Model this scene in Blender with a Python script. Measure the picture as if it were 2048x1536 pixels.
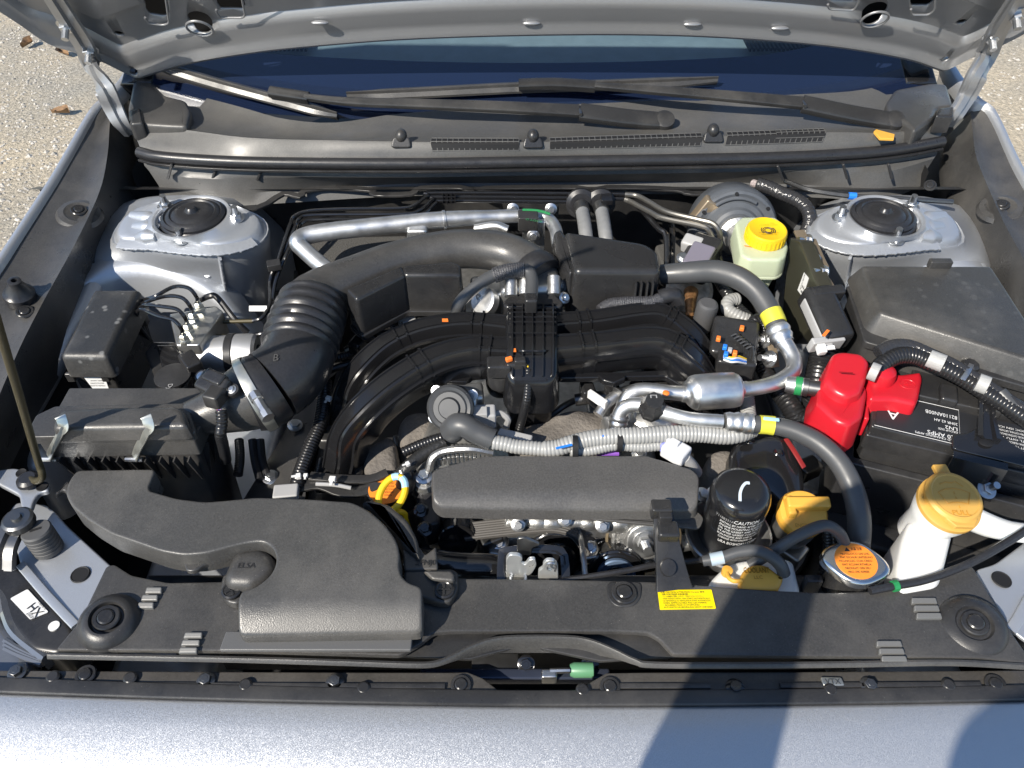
import bpy, bmesh, math, random
from mathutils import Vector as V, Matrix

# ------------------------------------------------------------ camera, sky, sun, exposure
for o in list(bpy.data.objects): bpy.data.objects.remove(o)
scene = bpy.context.scene
C = scene.collection
CAM_Z, PITCH, FOC = 1.55, math.radians(45), 1595.0          # FOC in pixels of the 2048 wide photo
cam = bpy.data.cameras.new('camera'); cam.sensor_width = 36; cam.lens = 36 * FOC / 2048
cam.clip_start = 0.01; cam.clip_end = 500
camo = bpy.data.objects.new('camera', cam); C.objects.link(camo)
camo.location = (0, 0, CAM_Z); camo.rotation_euler = (math.pi/2 - PITCH, 0, 0)
scene.camera = camo
SUN = V((-0.566, -0.603, 0.73)).normalized()               # towards the sun
world = bpy.data.worlds.new('World'); scene.world = world; world.use_nodes = True
wn = world.node_tree
sky = wn.nodes.new('ShaderNodeTexSky'); sky.sky_type = 'NISHITA'; sky.sun_disc = False
sky.sun_elevation = math.asin(SUN.z); sky.sun_rotation = math.atan2(SUN.x, SUN.y)
sky.air_density = 1.0; sky.dust_density = 0.15; sky.ozone_density = 3.0
wn.links.new(sky.outputs[0], wn.nodes['Background'].inputs[0])
wn.nodes['Background'].inputs[1].default_value = 0.125
sl = bpy.data.lights.new('sun', 'SUN'); sl.energy = 5.0; sl.angle = math.radians(0.55); sl.color = (1, 0.93, 0.82)
so = bpy.data.objects.new('sun', sl); C.objects.link(so); so.location = SUN * 20
so.rotation_euler = (-SUN).to_track_quat('-Z', 'Y').to_euler()
scene.view_settings.view_transform = 'Standard'; scene.view_settings.look = 'None'
scene.view_settings.exposure = 0.5; scene.view_settings.gamma = 1
scene.render.engine = 'CYCLES'
random.seed(7)

# ------------------------------------------------------------ picture -> place
_s, _c = math.sin(PITCH), math.cos(PITCH)
def ray(px, py):
    u, v = (px - 1024) / FOC, (768 - py) / FOC
    return V((u, _c + v * _s, -_s + v * _c))
def W(px, py, z):
    d = ray(px, py); return V((0, 0, CAM_Z)) + d * ((z - CAM_Z) / d.z)
def WY(px, py, y):
    d = ray(px, py); return V((0, 0, CAM_Z)) + d * (y / d.y)
def ON(px, py, pl):
    d = ray(px, py); P, N = pl; o = V((0, 0, CAM_Z))
    return o + d * ((P - o).dot(N) / d.dot(N))
def mpp(p):                                                 # metres per photo pixel at a point
    return (p.y * _c + (CAM_Z - p.z) * _s) / FOC
def plane3(a, b, c):
    n = (b - a).cross(c - a).normalized()
    if n.dot(V((0, -1, 1))) < 0: n = -n
    return (a, n)
def zpl(z): return (V((0, 0, z)), V((0, 0, 1)))
def px(pts): return [W(*p) for p in pts]

# ------------------------------------------------------------ curve helpers
def catmull(pts, n=6, closed=False):
    P = [V(p) for p in pts]
    if len(P) < 3 or n < 2: return P
    out = []; m = len(P)
    for i in range(m if closed else m - 1):
        p1, p2 = P[i], P[(i+1) % m]
        p0 = P[i-1] if (closed or i > 0) else p1 * 2 - p2
        p3 = P[(i+2) % m] if (closed or i + 2 < m) else p2 * 2 - p1
        for k in range(n):
            t = k / n; t2 = t*t; t3 = t2*t
            out.append(0.5*((2*p1) + (p2-p0)*t + (2*p0-5*p1+4*p2-p3)*t2 + (3*p1-p0-3*p2+p3)*t3))
    if not closed: out.append(P[-1])
    return out
def rcorn(pts, r, n=4):                                     # round the corners of a closed outline
    out = []; m = len(pts)
    for i in range(m):
        a, b, c = pts[i-1], pts[i], pts[(i+1) % m]
        d1, d2 = a - b, c - b
        rr = min(r, d1.length * .45, d2.length * .45)
        if rr < 1e-5: out.append(b); continue
        s, e = b + d1.normalized() * rr, b + d2.normalized() * rr
        for k in range(n + 1):
            t = k / n; out.append(s*(1-t)**2 + b*2*t*(1-t) + e*t*t)
    return out
def resample(P, step):
    L = [0]
    for a, b in zip(P, P[1:]): L.append(L[-1] + (b - a).length)
    n = max(2, int(L[-1] / step)); out = []; j = 0
    for k in range(n + 1):
        s = L[-1] * k / n
        while j < len(P) - 2 and L[j+1] < s: j += 1
        t = (s - L[j]) / max(1e-9, L[j+1] - L[j]); out.append((P[j].lerp(P[j+1], t), s / L[-1]))
    return out

# ------------------------------------------------------------ mesh builder
class G:
    def __init__(s): s.bm = bmesh.new()
    def loops(s, rings, close=True, cap0=True, cap1=True):
        vs = [[s.bm.verts.new(p) for p in r] for r in rings]
        for a, b in zip(vs, vs[1:]):
            n = len(a)
            for i in range(n if close else n - 1):
                j = (i + 1) % n
                try: s.bm.faces.new((a[i], a[j], b[j], b[i]))
                except ValueError: pass
        if cap0 and len(vs[0]) > 2: s.bm.faces.new(list(reversed(vs[0])))
        if cap1 and len(vs[-1]) > 2: s.bm.faces.new(vs[-1])
        return s
    def sheet(s, rows, thick=0):                            # open surface through rows of points, optional thickness
        s.loops(rows, close=False, cap0=False, cap1=False)
        return s
    def tube(s, pts, r, seg=12, sm=6, corr=None, cap=True, round_end=False):
        m = len(pts); R = list(r) if isinstance(r, (list, tuple)) else [r] * m
        if m > 2 and sm > 1:
            Q = catmull([V((p.x, p.y, p.z)) for p in pts], sm)
            RR = []
            for i in range(m - 1): RR += [R[i] + (R[i+1]-R[i])*k/sm for k in range(sm)]
            RR.append(R[-1]); pts, R = Q, RR
        if corr:
            pitch, amp = corr
            rs = resample(pts, pitch / 4); P = [p for p, t in rs]
            n = len(R) - 1; R2 = []
            for k, (p, t) in enumerate(rs):
                i = min(int(t*n), n-1); b = R[i] + (R[i+1]-R[i])*(t*n - i)
                R2.append(b * (1 + amp * (0, .62, 1, .62)[k % 4]))
            pts, R = P, R2
        rings = []; up = None
        for i, p in enumerate(pts):
            t = (pts[min(i+1, len(pts)-1)] - pts[max(i-1, 0)]).normalized()
            if up is None: up = t.orthogonal().normalized()
            up = (up - t * up.dot(t)).normalized(); w = t.cross(up)
            rings.append([p + (up*math.cos(a) + w*math.sin(a)) * R[i] for a in [2*math.pi*k/seg for k in range(seg)]])
        return s.loops(rings, True, cap, cap)
    def sweep(s, pts, sec, up=V((0, 0, 1)), sm=6, scale=None, cap=True):   # sec: 2D outline (side, up) in metres, or f(t)
        m = len(pts)
        Q = catmull(pts, sm) if (m > 2 and sm > 1) else pts
        rings = []; N = len(Q) - 1
        for i, p in enumerate(Q):
            t = (Q[min(i+1, N)] - Q[max(i-1, 0)]).normalized()
            side = t.cross(up).normalized(); u = side.cross(t)
            k = scale(i / N) if scale else 1
            ss = sec(i / N) if callable(sec) else sec
            rings.append([p + side*a*k + u*b*k for a, b in ss])
        return s.loops(rings, True, cap, cap)
    def prism(s, pts, depth, r=0.0, N=None, grow=0.0, seg=3, warp=None, cuts=None, bottom=True):
        """outline pts (coplanar, world), extruded against N by depth, top edge rounded by r"""
        if N is None: N = V((0, 0, 1))
        cx = sum(pts, V()) / len(pts)
        ar = V()
        for i in range(len(pts)): ar += (pts[i-1] - cx).cross(pts[i] - cx)
        if ar.dot(N) < 0: pts = list(reversed(pts))
        m = len(pts); nor = []
        for i in range(m):
            e1 = (pts[i] - pts[i-1]).normalized(); e2 = (pts[(i+1) % m] - pts[i]).normalized()
            n1, n2 = e1.cross(N), e2.cross(N); b = n1 + n2
            b = b.normalized() if b.length > 1e-6 else n1
            nor.append(b / max(.5, b.dot(n1)))
        rings = [[p + nor[i]*grow - N*depth for i, p in enumerate(pts)]]
        if r > 0:
            f = r / depth if depth > 0 else 0
            for k in range(seg + 1):
                a = k / seg * math.pi / 2
                rings.append([p - nor[i]*r*(1-math.cos(a)) + nor[i]*grow*(f*(1-math.sin(a))) - N*r*(1-math.sin(a)) for i, p in enumerate(pts)])
            rings.append([p - nor[i]*r*1.4 for i, p in enumerate(pts)])
        else: rings.append(list(pts))
        def tidy(R):                                        # where an inset outline folds over itself, gather it to one corner
            for _ in range(3):
                rev = [(R[(i+1) % m] - R[i]).dot(pts[(i+1) % m] - pts[i]) <= 1e-12 for i in range(m)]
                if not any(rev) or all(rev): break
                s0 = next(i for i in range(m) if not rev[i]); i = 1
                while i < m:
                    if rev[(s0+i) % m]:
                        j = i
                        while rev[(s0+j) % m]: j += 1
                        ids = [(s0+q) % m for q in range(i, j+1)]; av = sum((R[q] for q in ids), V())/len(ids)
                        for q in ids: R[q] = av.copy()
                        i = j
                    i += 1
        if r > 0:
            for R in rings: tidy(R)
        g = G(); g.loops(rings, True, bottom, True)
        bmesh.ops.remove_doubles(g.bm, verts=g.bm.verts[:], dist=1e-6)
        if cuts:
            for co, no in cuts:
                bmesh.ops.bisect_plane(g.bm, geom=g.bm.verts[:]+g.bm.edges[:]+g.bm.faces[:], plane_co=co, plane_no=no)
        if warp:
            for v in g.bm.verts: v.co = warp(v.co)
        s.merge(g); return s
    def merge(s, g):
        me = bpy.data.meshes.new('t'); g.bm.to_mesh(me); g.bm.free(); s.bm.from_mesh(me); bpy.data.meshes.remove(me)
    def lathe(s, c, axis, prof, seg=24, sx=1.0):
        axis = axis.normalized(); u = axis.orthogonal().normalized()
        if abs(axis.z) > .5: u = (V((1, 0, 0)) - axis*axis.x).normalized()
        w = axis.cross(u); rings = []
        for r, h in prof:
            rings.append([c + axis*h + (u*math.cos(a)*sx + w*math.sin(a))*max(r, 1e-5) for a in [2*math.pi*k/seg for k in range(seg)]])
        return s.loops(rings)
    def box(s, c, size, rz=0, r=0.003, M=None, grow=0):
        x, y, z = [k/2 for k in size]
        M3 = M if M is not None else Matrix.Rotation(rz, 3, 'Z')
        o = [V((-x, -y, z)), V((x, -y, z)), V((x, y, z)), V((-x, y, z))]
        rr = min(r*1.3, x*.4, y*.4)
        pts = rcorn(o, rr, 3) if r > 0 else o
        g = G(); g.prism(pts, size[2], min(r, z), grow=grow)
        for v in g.bm.verts: v.co = M3 @ v.co + c
        s.merge(g); return s
    def sphere(s, c, r, sc=(1, 1, 1), seg=16):
        g = G(); bmesh.ops.create_uvsphere(g.bm, u_segments=seg, v_segments=seg//2, radius=r)
        for v in g.bm.verts: v.co = V((v.co.x*sc[0], v.co.y*sc[1], v.co.z*sc[2])) + c
        s.merge(g); return s
    def mesh(s, name, m, org, ang=32):
        bmesh.ops.recalc_face_normals(s.bm, faces=s.bm.faces[:])
        for v in s.bm.verts: v.co -= org
        for f in s.bm.faces: f.smooth = True
        me = bpy.data.meshes.new(name); s.bm.to_mesh(me); s.bm.free()
        me.set_sharp_from_angle(angle=math.radians(ang))
        me.materials.append(m); return me

LOC = {}
def thing(name, label, cat, loc, group=None):
    o = bpy.data.objects.new(name, None); C.objects.link(o); o.location = loc; o.empty_display_size = .02
    o['label'] = label; o['category'] = cat
    if group: o['group'] = group
    LOC[o.name] = V(loc); return o
def root_loc(p):
    while p.parent: p = p.parent
    return LOC[p.name]
def part(parent, name, m, g, ang=32, kind=None):
    o = bpy.data.objects.new(name, g.mesh(name, m, root_loc(parent), ang)); C.objects.link(o); o.parent = parent
    if kind: o['kind'] = kind
    return o
def single(name, label, cat, m, g, ang=32, group=None, kind=None):       # a thing that is one mesh
    vs = [v.co for v in g.bm.verts]
    b = V(((min(v.x for v in vs)+max(v.x for v in vs))/2, (min(v.y for v in vs)+max(v.y for v in vs))/2, min(v.z for v in vs)))
    o = bpy.data.objects.new(name, g.mesh(name, m, b, ang)); C.objects.link(o); o.location = b; LOC[o.name] = b
    if kind: o['kind'] = kind
    if kind != 'structure':
        o['label'] = label; o['category'] = cat
    if group: o['group'] = group
    return o
def inst(parent, name, me, pos, axis=V((0, 0, 1)), spin=0, sc=1):        # part that shares mesh data
    o = bpy.data.objects.new(name, me); C.objects.link(o); o.parent = parent
    o.location = pos - root_loc(parent)
    o.rotation_mode = 'QUATERNION'
    o.rotation_quaternion = axis.normalized().to_track_quat('Z', 'Y') @ Matrix.Rotation(spin, 3, 'Z').to_quaternion()
    o.scale = (sc, sc, sc); return o

# ------------------------------------------------------------ materials
MATS = {}
def mat(name, col, rough=.5, metal=0, spec=.5, bump=0, bscale=800, var=0, vscale=30, coat=0, trans=0, sss=0, dust=0, ior=1.5, flake=0, rvar=0, alpha=1, scratch=0, bdist=.0003, spots=0):
    if name in MATS: return MATS[name]
    m = bpy.data.materials.new(name); m.use_nodes = True; nt = m.node_tree; N, L = nt.nodes, nt.links
    b = N['Principled BSDF']; I = b.inputs
    I['Base Color'].default_value = (*col, 1); I['Roughness'].default_value = rough; I['Metallic'].default_value = metal
    I['Specular IOR Level'].default_value = spec; I['Coat Weight'].default_value = coat; I['Coat Roughness'].default_value = .06
    I['Transmission Weight'].default_value = trans; I['IOR'].default_value = ior; I['Alpha'].default_value = alpha
    if sss:
        I['Subsurface Weight'].default_value = sss; I['Subsurface Radius'].default_value = (1, 1, .9); I['Subsurface Scale'].default_value = .012
    tc = N.new('ShaderNodeTexCoord'); crd = tc.outputs['Object']
    def noise(sc, det=4, ro=.55):
        n = N.new('ShaderNodeTexNoise'); n.inputs['Scale'].default_value = sc; n.inputs['Detail'].default_value = det; n.inputs['Roughness'].default_value = ro
        L.new(crd, n.inputs['Vector']); return n.outputs['Fac']
    def remap(s, a, b2, lo, hi):
        r = N.new('ShaderNodeMapRange'); r.inputs[1].default_value = a; r.inputs[2].default_value = b2; r.inputs[3].default_value = lo; r.inputs[4].default_value = hi
        L.new(s, r.inputs[0]); return r.outputs[0]
    def mix(f, a, c):
        x = N.new('ShaderNodeMix'); x.data_type = 'RGBA'; L.new(f, x.inputs[0])
        for i, s in ((6, a), (7, c)):
            if isinstance(s, tuple): x.inputs[i].default_value = (*s, 1)
            else: L.new(s, x.inputs[i])
        return x.outputs[2]
    cs = tuple(col)
    if var:
        cs = mix(remap(noise(vscale), .3, .7, 0, 1), tuple(max(0, k*(1-var)) for k in col), tuple(min(1, k*(1+var)) for k in col))
    if dust:
        f = remap(noise(9, 6, .65), .45, .75, 0, dust)
        cs = mix(f, cs, (.30, .28, .25))
        v = N.new('ShaderNodeTexVoronoi'); v.inputs['Scale'].default_value = 140; L.new(crd, v.inputs['Vector'])
        f2 = remap(v.outputs['Distance'], .035, .055, min(1, dust*2.2), 0); cs = mix(f2, cs, (.42, .40, .36))
        L.new(remap(noise(14, 5), .35, .7, max(.05, rough-.1), min(1, rough+.12)), I['Roughness'])
    elif rvar:
        L.new(remap(noise(40, 5), .3, .7, max(.03, rough-rvar), min(1, rough+rvar)), I['Roughness'])
    if spots:                                               # dried water spots
        v = N.new('ShaderNodeTexVoronoi'); v.inputs['Scale'].default_value = 75; L.new(crd, v.inputs['Vector'])
        ring = remap(v.outputs['Distance'], .20, .34, 1, 0); sp = N.new('ShaderNodeSeparateColor'); L.new(v.outputs['Color'], sp.inputs[0])
        k = N.new('ShaderNodeMath'); k.operation = 'MULTIPLY'; L.new(ring, k.inputs[0]); L.new(remap(sp.outputs[0], .62, .66, 0, spots), k.inputs[1])
        cs = mix(k.outputs[0], cs, (.20, .20, .195))
    if not isinstance(cs, tuple): L.new(cs, I['Base Color'])
    nin = None
    if bump:
        bn = N.new('ShaderNodeBump'); bn.inputs['Strength'].default_value = bump; bn.inputs['Distance'].default_value = bdist
        L.new(noise(bscale, 3), bn.inputs['Height']); nin = bn
    if scratch:
        mp = N.new('ShaderNodeMapping'); mp.inputs['Scale'].default_value = (40, 900, 900); L.new(crd, mp.inputs['Vector'])
        n = N.new('ShaderNodeTexNoise'); n.inputs['Scale'].default_value = 1; n.inputs['Detail'].default_value = 3; L.new(mp.outputs[0], n.inputs['Vector'])
        b2 = N.new('ShaderNodeBump'); b2.inputs['Strength'].default_value = scratch; b2.inputs['Distance'].default_value = .0003; L.new(n.outputs['Fac'], b2.inputs['Height'])
        if nin: L.new(nin.outputs[0], b2.inputs['Normal'])
        nin = b2
    if flake:
        v = N.new('ShaderNodeTexVoronoi'); v.inputs['Scale'].default_value = 2400; L.new(crd, v.inputs['Vector'])
        sub = N.new('ShaderNodeVectorMath'); sub.operation = 'SUBTRACT'; sub.inputs[1].default_value = (.5, .5, .5); L.new(v.outputs['Color'], sub.inputs[0])
        scl = N.new('ShaderNodeVectorMath'); scl.operation = 'SCALE'; scl.inputs['Scale'].default_value = flake; L.new(sub.outputs[0], scl.inputs[0])
        ge = N.new('ShaderNodeNewGeometry'); add = N.new('ShaderNodeVectorMath'); L.new(ge.outputs['Normal'], add.inputs[0]); L.new(scl.outputs[0], add.inputs[1])
        nm = N.new('ShaderNodeVectorMath'); nm.operation = 'NORMALIZE'; L.new(add.outputs[0], nm.inputs[0]); L.new(nm.outputs[0], I['Normal'])
        L.new(ge.outputs['Normal'], I['Coat Normal'])
    elif nin: L.new(nin.outputs[0], I['Normal'])
    MATS[name] = m; return m

PLA = mat('black_plastic', (.025, .025, .026), .37, bump=.5, bscale=900, dust=.14, var=.16, vscale=420)
PLG = mat('grey_black_plastic', (.047, .046, .045), .36, bump=.7, bscale=800, dust=.16, var=.2, vscale=450)
PLS = mat('satin_black_plastic', (.021, .021, .022), .28, bump=.15, bscale=900, dust=.08, var=.12, vscale=300)
PLM = mat('moulded_black_nylon', (.011, .011, .012), .20, bump=.12, bscale=600, rvar=.06)
RUB = mat('black_rubber', (.022, .022, .024), .36, bump=.4, bscale=600, rvar=.1, var=.2, vscale=350)
HOS = mat('grey_hose_rubber', (.060, .062, .065), .42, bump=.2, bscale=1200, rvar=.1)
GLB = mat('gloss_black_paint', (.012, .012, .013), .16, coat=.6, rvar=.06)
DRK = mat('black_plastic_and_shade', (.005, .005, .006), .7)  # black parts; also paints shade inside the hood cavity, holes and slots
PNT = mat('silver_metallic_paint', (.56, .57, .585), .46, metal=.75, coat=.6, flake=.34)
PNB = mat('silver_bay_paint', (.45, .47, .50), .42, metal=.62, coat=.2, flake=.14)
SEA = mat('seam_sealer', (.40, .42, .45), .45, metal=.5, bump=.7, bscale=260, bdist=.0008)
ALU = mat('brushed_aluminium', (.74, .74, .73), .42, metal=1, rvar=.1, scratch=.25, var=.12, vscale=60)
CAS = mat('cast_aluminium', (.50, .50, .49), .38, metal=.9, bump=.6, bscale=350, bdist=.0006, var=.2, vscale=90)
ZNC = mat('zinc_plated_steel', (.60, .61, .62), .36, metal=1, rvar=.1)
GAL = mat('galvanised_steel', (.55, .55, .50), .36, metal=.9, rvar=.1)
STL = mat('dark_steel', (.16, .16, .16), .36, metal=.9, rvar=.1)
OLV = mat('olive_passivated_steel', (.06, .05, .025), .5, metal=.3)
RED = mat('red_plastic', (.50, .012, .022), .34, bump=.15, bscale=900, rvar=.06)
YEL = mat('yellow_cap_plastic', (.78, .50, .012), .42, bump=.25, bscale=700)
ORY = mat('amber_plastic', (.70, .37, .055), .42, bump=.15, bscale=600, var=.06)
ORA = mat('orange_sticker', (.90, .27, .03), .4)
YST = mat('yellow_sticker', (.86, .68, .0), .42)
WHT = mat('white_sticker', (.66, .66, .65), .45)
TRW = mat('translucent_white_plastic', (.74, .74, .71), .38, sss=.6, bump=.1, bscale=200)
TRG = mat('translucent_greenish_plastic', (.46, .51, .36), .30, sss=.5)
GRY = mat('grey_plastic', (.36, .36, .36), .45, rvar=.1)
COW = mat('cowl_plastic', (.078, .077, .074), .42, bump=.6, bscale=800, dust=.14, var=.15, vscale=450)
HPN = mat('shaded_hood_paint', (.30, .305, .315), .42, metal=.6, coat=.2, flake=.14)  # bay paint darkened; the dim engine bay's reflection is painted in
LOO = mat('grey_corrugated_loom', (.30, .30, .29), .40)
LOB = mat('black_corrugated_loom', (.016, .016, .017), .28)
INS = mat('grey_insulation_felt', (.15, .135, .12), .85, bump=1, bscale=220, bdist=.002, var=.25, vscale=45)
FOA = mat('dark_foam', (.07, .068, .064), .9, bump=1, bscale=500, bdist=.002, var=.4, vscale=500)
BOO = mat('grey_booster_paint', (.085, .093, .105), .42, rvar=.08, var=.1, vscale=40)
TXW = mat('white_print', (.75, .75, .74), .5)
TXB = mat('black_print', (.02, .02, .02), .5)
BLU = mat('blue_tape', (.02, .20, .75), .4)
GRN = mat('green_plastic', (.02, .22, .07), .4)
ORM = mat('orange_marker', (.85, .20, .03), .5)
YTP = mat('yellow_hose_band', (.62, .58, .05), .4, bump=.4, bscale=300)
BRN = mat('brown_steel_bracket', (.30, .24, .17), .45, metal=.6)
RST = mat('rusty_plated_steel', (.42, .22, .10), .42, metal=.7, var=.5, vscale=120)
CYA = mat('pale_blue_paint', (.35, .60, .75), .5)

# ------------------------------------------------------------ lettering
def lettering(parent, s, org, xd, yd, size, m, name='lettering', align='LEFT', depth=0.0, wrap=None, width=None, lift=.0004):
    cu = bpy.data.curves.new('t', 'FONT'); cu.body = s; cu.size = size; cu.align_x = align; cu.fill_mode = 'FRONT' if depth == 0 else 'BOTH'; cu.extrude = depth
    cu.resolution_u = 2
    ob = bpy.data.objects.new('t', cu); C.objects.link(ob)
    dg = bpy.context.evaluated_depsgraph_get()
    me = bpy.data.meshes.new_from_object(ob.evaluated_get(dg)); bpy.data.objects.remove(ob); bpy.data.curves.remove(cu)
    xd, yd = xd.normalized(), yd.normalized(); n = xd.cross(yd)
    if width and len(me.vertices):
        xs = [v.co.x for v in me.vertices]; k = width / max(1e-6, max(xs) - min(xs))
    else: k = 1
    rl = root_loc(parent)
    for v in me.vertices:
        x, y, z = v.co; x *= k
        v.co = (wrap(x, y, z) if wrap else org + xd*x + yd*y + n*(z + lift)) - rl
    me.materials.clear(); me.materials.append(m); me.name = name
    o = bpy.data.objects.new(name, me); C.objects.link(o); o.parent = parent; return o
rnd = random.Random(3)
def scribble(n, words=None):                                # dense small print too fine to read in the photo
    out = []
    for _ in range(n): out.append(''.join(rnd.choice('EHOATRNSIULC') for _ in range(rnd.randint(3, 8))))
    return ' '.join(out)

# ------------------------------------------------------------ shared small meshes (1 unit = metre, scaled per use)
def mk(name, m, f, ang=30):
    g = G(); f(g); return g.mesh(name, m, V(), ang)
def hexpts(r, z): return [V((r*math.cos(a), r*math.sin(a), z)) for a in [math.pi/3*k for k in range(6)]]
def f_bolt(g):
    g.lathe(V(), V((0, 0, 1)), [(.0095, 0), (.0095, .0012), (.0075, .002)], 16); g.prism(hexpts(.0062, .0065), .005, .0006); g.lathe(V((0,0,.0062)), V((0,0,1)), [(.0035,0),(.0030,.0006)], 10)
def f_nut(g):
    g.prism(hexpts(.0085, .009), .009, .0008); g.lathe(V(), V((0, 0, 1)), [(.0125, 0), (.0125, .0015), (.009, .002)], 18)
    g.tube([V((0, 0, 0)), V((0, 0, .022))], .0048, 10)
def f_clip(g):
    g.lathe(V(), V((0, 0, 1)), [(.0125, 0), (.0125, .0015), (.0115, .0025), (.0085, .0025), (.0085, .0012), (.0075, .0012), (.0075, .0035), (.0062, .0045), (.0, .0045)], 24)
def f_screw(g):
    g.lathe(V(), V((0, 0, 1)), [(.0105, 0), (.0105, .003), (.0085, .004), (.0075, .0032), (.0, .0032)], 20)
    for a in (0.4, 0.4 + math.pi/2):
        g.box(V((0, 0, .0036)), (.013, .0022, .0018), a, .0003)
def f_smallbolt(g):
    g.prism(hexpts(.0045, .004), .004, .0005); g.lathe(V(), V((0, 0, 1)), [(.007, 0), (.007, .0008), (.005, .0012)], 14)
def f_tie(g):
    g.box(V((0, 0, .003)), (.006, .007, .005), 0, .0008); g.box(V((.004, 0, .004)), (.010, .003, .001), 0, 0)
BOLT_Z = mk('bolt', ZNC, f_bolt); BOLT_B = mk('bolt', GLB, f_bolt); NUT_Z = mk('strut_nut', ZNC, f_nut)
CLIP = mk('push_clip', PLS, f_clip); SCREW = mk('cross_screw', PLS, f_screw); SBOLT = mk('small_bolt', ZNC, f_smallbolt); TIE = mk('cable_tie', WHT, f_tie)
UP = V((0, 0, 1)); XD = V((1, 0, 0)); YD = V((0, 1, 0))
def PT(lst):                                                # [(px,py,z,rpx)] -> points, radii
    P = [W(a, b, c) for a, b, c, d in lst]; return P, [d * mpp(p) for p, (a, b, c, d) in zip(P, lst)]
def rrect(w, h, r, n=3):
    p = rcorn([V((-w/2, -h/2, 0)), V((w/2, -h/2, 0)), V((w/2, h/2, 0)), V((-w/2, h/2, 0))], r, n); return [(q.x, q.y) for q in p]
def quadlet(a, b, c, d): return [a, b, c, d]

from mathutils.bvhtree import BVHTree
def hit(o, a, b):                                           # where the view through a photo pixel meets a part already built
    rl = root_loc(o); vs = [v.co + rl for v in o.data.vertices]; t = BVHTree.FromPolygons(vs, [tuple(p.vertices) for p in o.data.polygons])
    p, n, i, d = t.ray_cast(V((0, 0, CAM_Z)), ray(a, b).normalized())
    if p is None: return W(a, b, .85), UP
    return p, (n if n.dot(ray(a, b)) < 0 else -n)
# ------------------------------------------------------------ ground
def ground_mat():
    m = bpy.data.materials.new('gravel_ground'); m.use_nodes = True; N, L = m.node_tree.nodes, m.node_tree.links; b = N['Principled BSDF']; b.inputs['Roughness'].default_value = .95
    tc = N.new('ShaderNodeTexCoord'); o = tc.outputs['Object']
    def nz(s, d): 
        n = N.new('ShaderNodeTexNoise'); n.inputs['Scale'].default_value = s; n.inputs['Detail'].default_value = d; n.inputs['Roughness'].default_value = .65; L.new(o, n.inputs['Vector']); return n.outputs['Fac']
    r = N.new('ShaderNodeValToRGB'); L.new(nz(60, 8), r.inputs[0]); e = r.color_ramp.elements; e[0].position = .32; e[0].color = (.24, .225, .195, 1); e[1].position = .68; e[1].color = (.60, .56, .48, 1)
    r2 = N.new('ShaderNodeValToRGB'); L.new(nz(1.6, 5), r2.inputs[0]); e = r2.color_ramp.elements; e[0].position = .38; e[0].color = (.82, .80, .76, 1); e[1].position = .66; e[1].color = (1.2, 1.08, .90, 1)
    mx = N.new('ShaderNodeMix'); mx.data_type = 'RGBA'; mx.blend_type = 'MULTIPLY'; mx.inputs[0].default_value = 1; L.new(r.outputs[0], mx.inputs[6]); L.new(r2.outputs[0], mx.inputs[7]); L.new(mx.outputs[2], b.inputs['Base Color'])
    bp = N.new('ShaderNodeBump'); bp.inputs['Strength'].default_value = 1; bp.inputs['Distance'].default_value = .012; L.new(nz(90, 6), bp.inputs['Height']); L.new(bp.outputs[0], b.inputs['Normal'])
    return m
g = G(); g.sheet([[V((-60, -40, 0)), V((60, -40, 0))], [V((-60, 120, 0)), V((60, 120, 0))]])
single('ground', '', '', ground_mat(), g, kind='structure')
g = G()
for i in range(5200):
    side = -1 if rnd.random() < .72 else 1
    y = rnd.uniform(1.6, 4.8); x = side * rnd.uniform(.75, 1.1) * (y * .66 + .35) * (1 if side < 0 else 1.02)
    r = rnd.uniform(.003, .010) * (1.5 if rnd.random() < .06 else 1)
    a = rnd.uniform(0, 6.28); pts = []
    for k in range(5):
        q = a + k * 1.2566; rr = r * rnd.uniform(.7, 1.2); pts.append((x + rr*math.cos(q), y + rr*math.sin(q)))
    top = V((x + rnd.uniform(-.3, .3)*r, y, r * rnd.uniform(.5, .9)))
    vs = [g.bm.verts.new((p[0], p[1], .0008)) for p in pts]; t = g.bm.verts.new(top)
    for k in range(5): g.bm.faces.new((vs[k], vs[(k+1) % 5], t))
peb = mat('pebbles', (.42, .39, .34), .9, var=.45, vscale=25)
o = single('gravel', 'loose grey gravel spread over the ground beside the car', 'gravel', peb, g, ang=10, kind='stuff')
LEAF = mat('dry_leaf', (.22, .13, .065), .8, var=.4, vscale=60)
for i, (a, b, lab) in enumerate([(122, 226, 'curled brown dry leaf lying alone on the gravel'), (55, 90, 'small brown dry leaf on the gravel below the hood edge'), (128, 108, 'pale tan dry leaf on the gravel beside the hood corner')]):
    p = W(a, b, .012); g = G(); n = 7; rows = []
    for k in range(n):
        t = k / (n - 1); w = .024 * math.sin(math.pi * (t*.92 + .04)) * (1 + .35*math.sin(9*t+i)); c = p + V((math.cos(i*1.3), math.sin(i*1.3), 0)) * (t - .5) * .075
        d = V((-math.sin(i*1.3), math.cos(i*1.3), 0)); rows.append([c - d*w + UP*(.02*abs(t-.5)+.016), c, c + d*w + UP*(.012+.02*t)])
    g.sheet(rows); single('dry_leaf', lab, 'leaf', LEAF, g)

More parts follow.
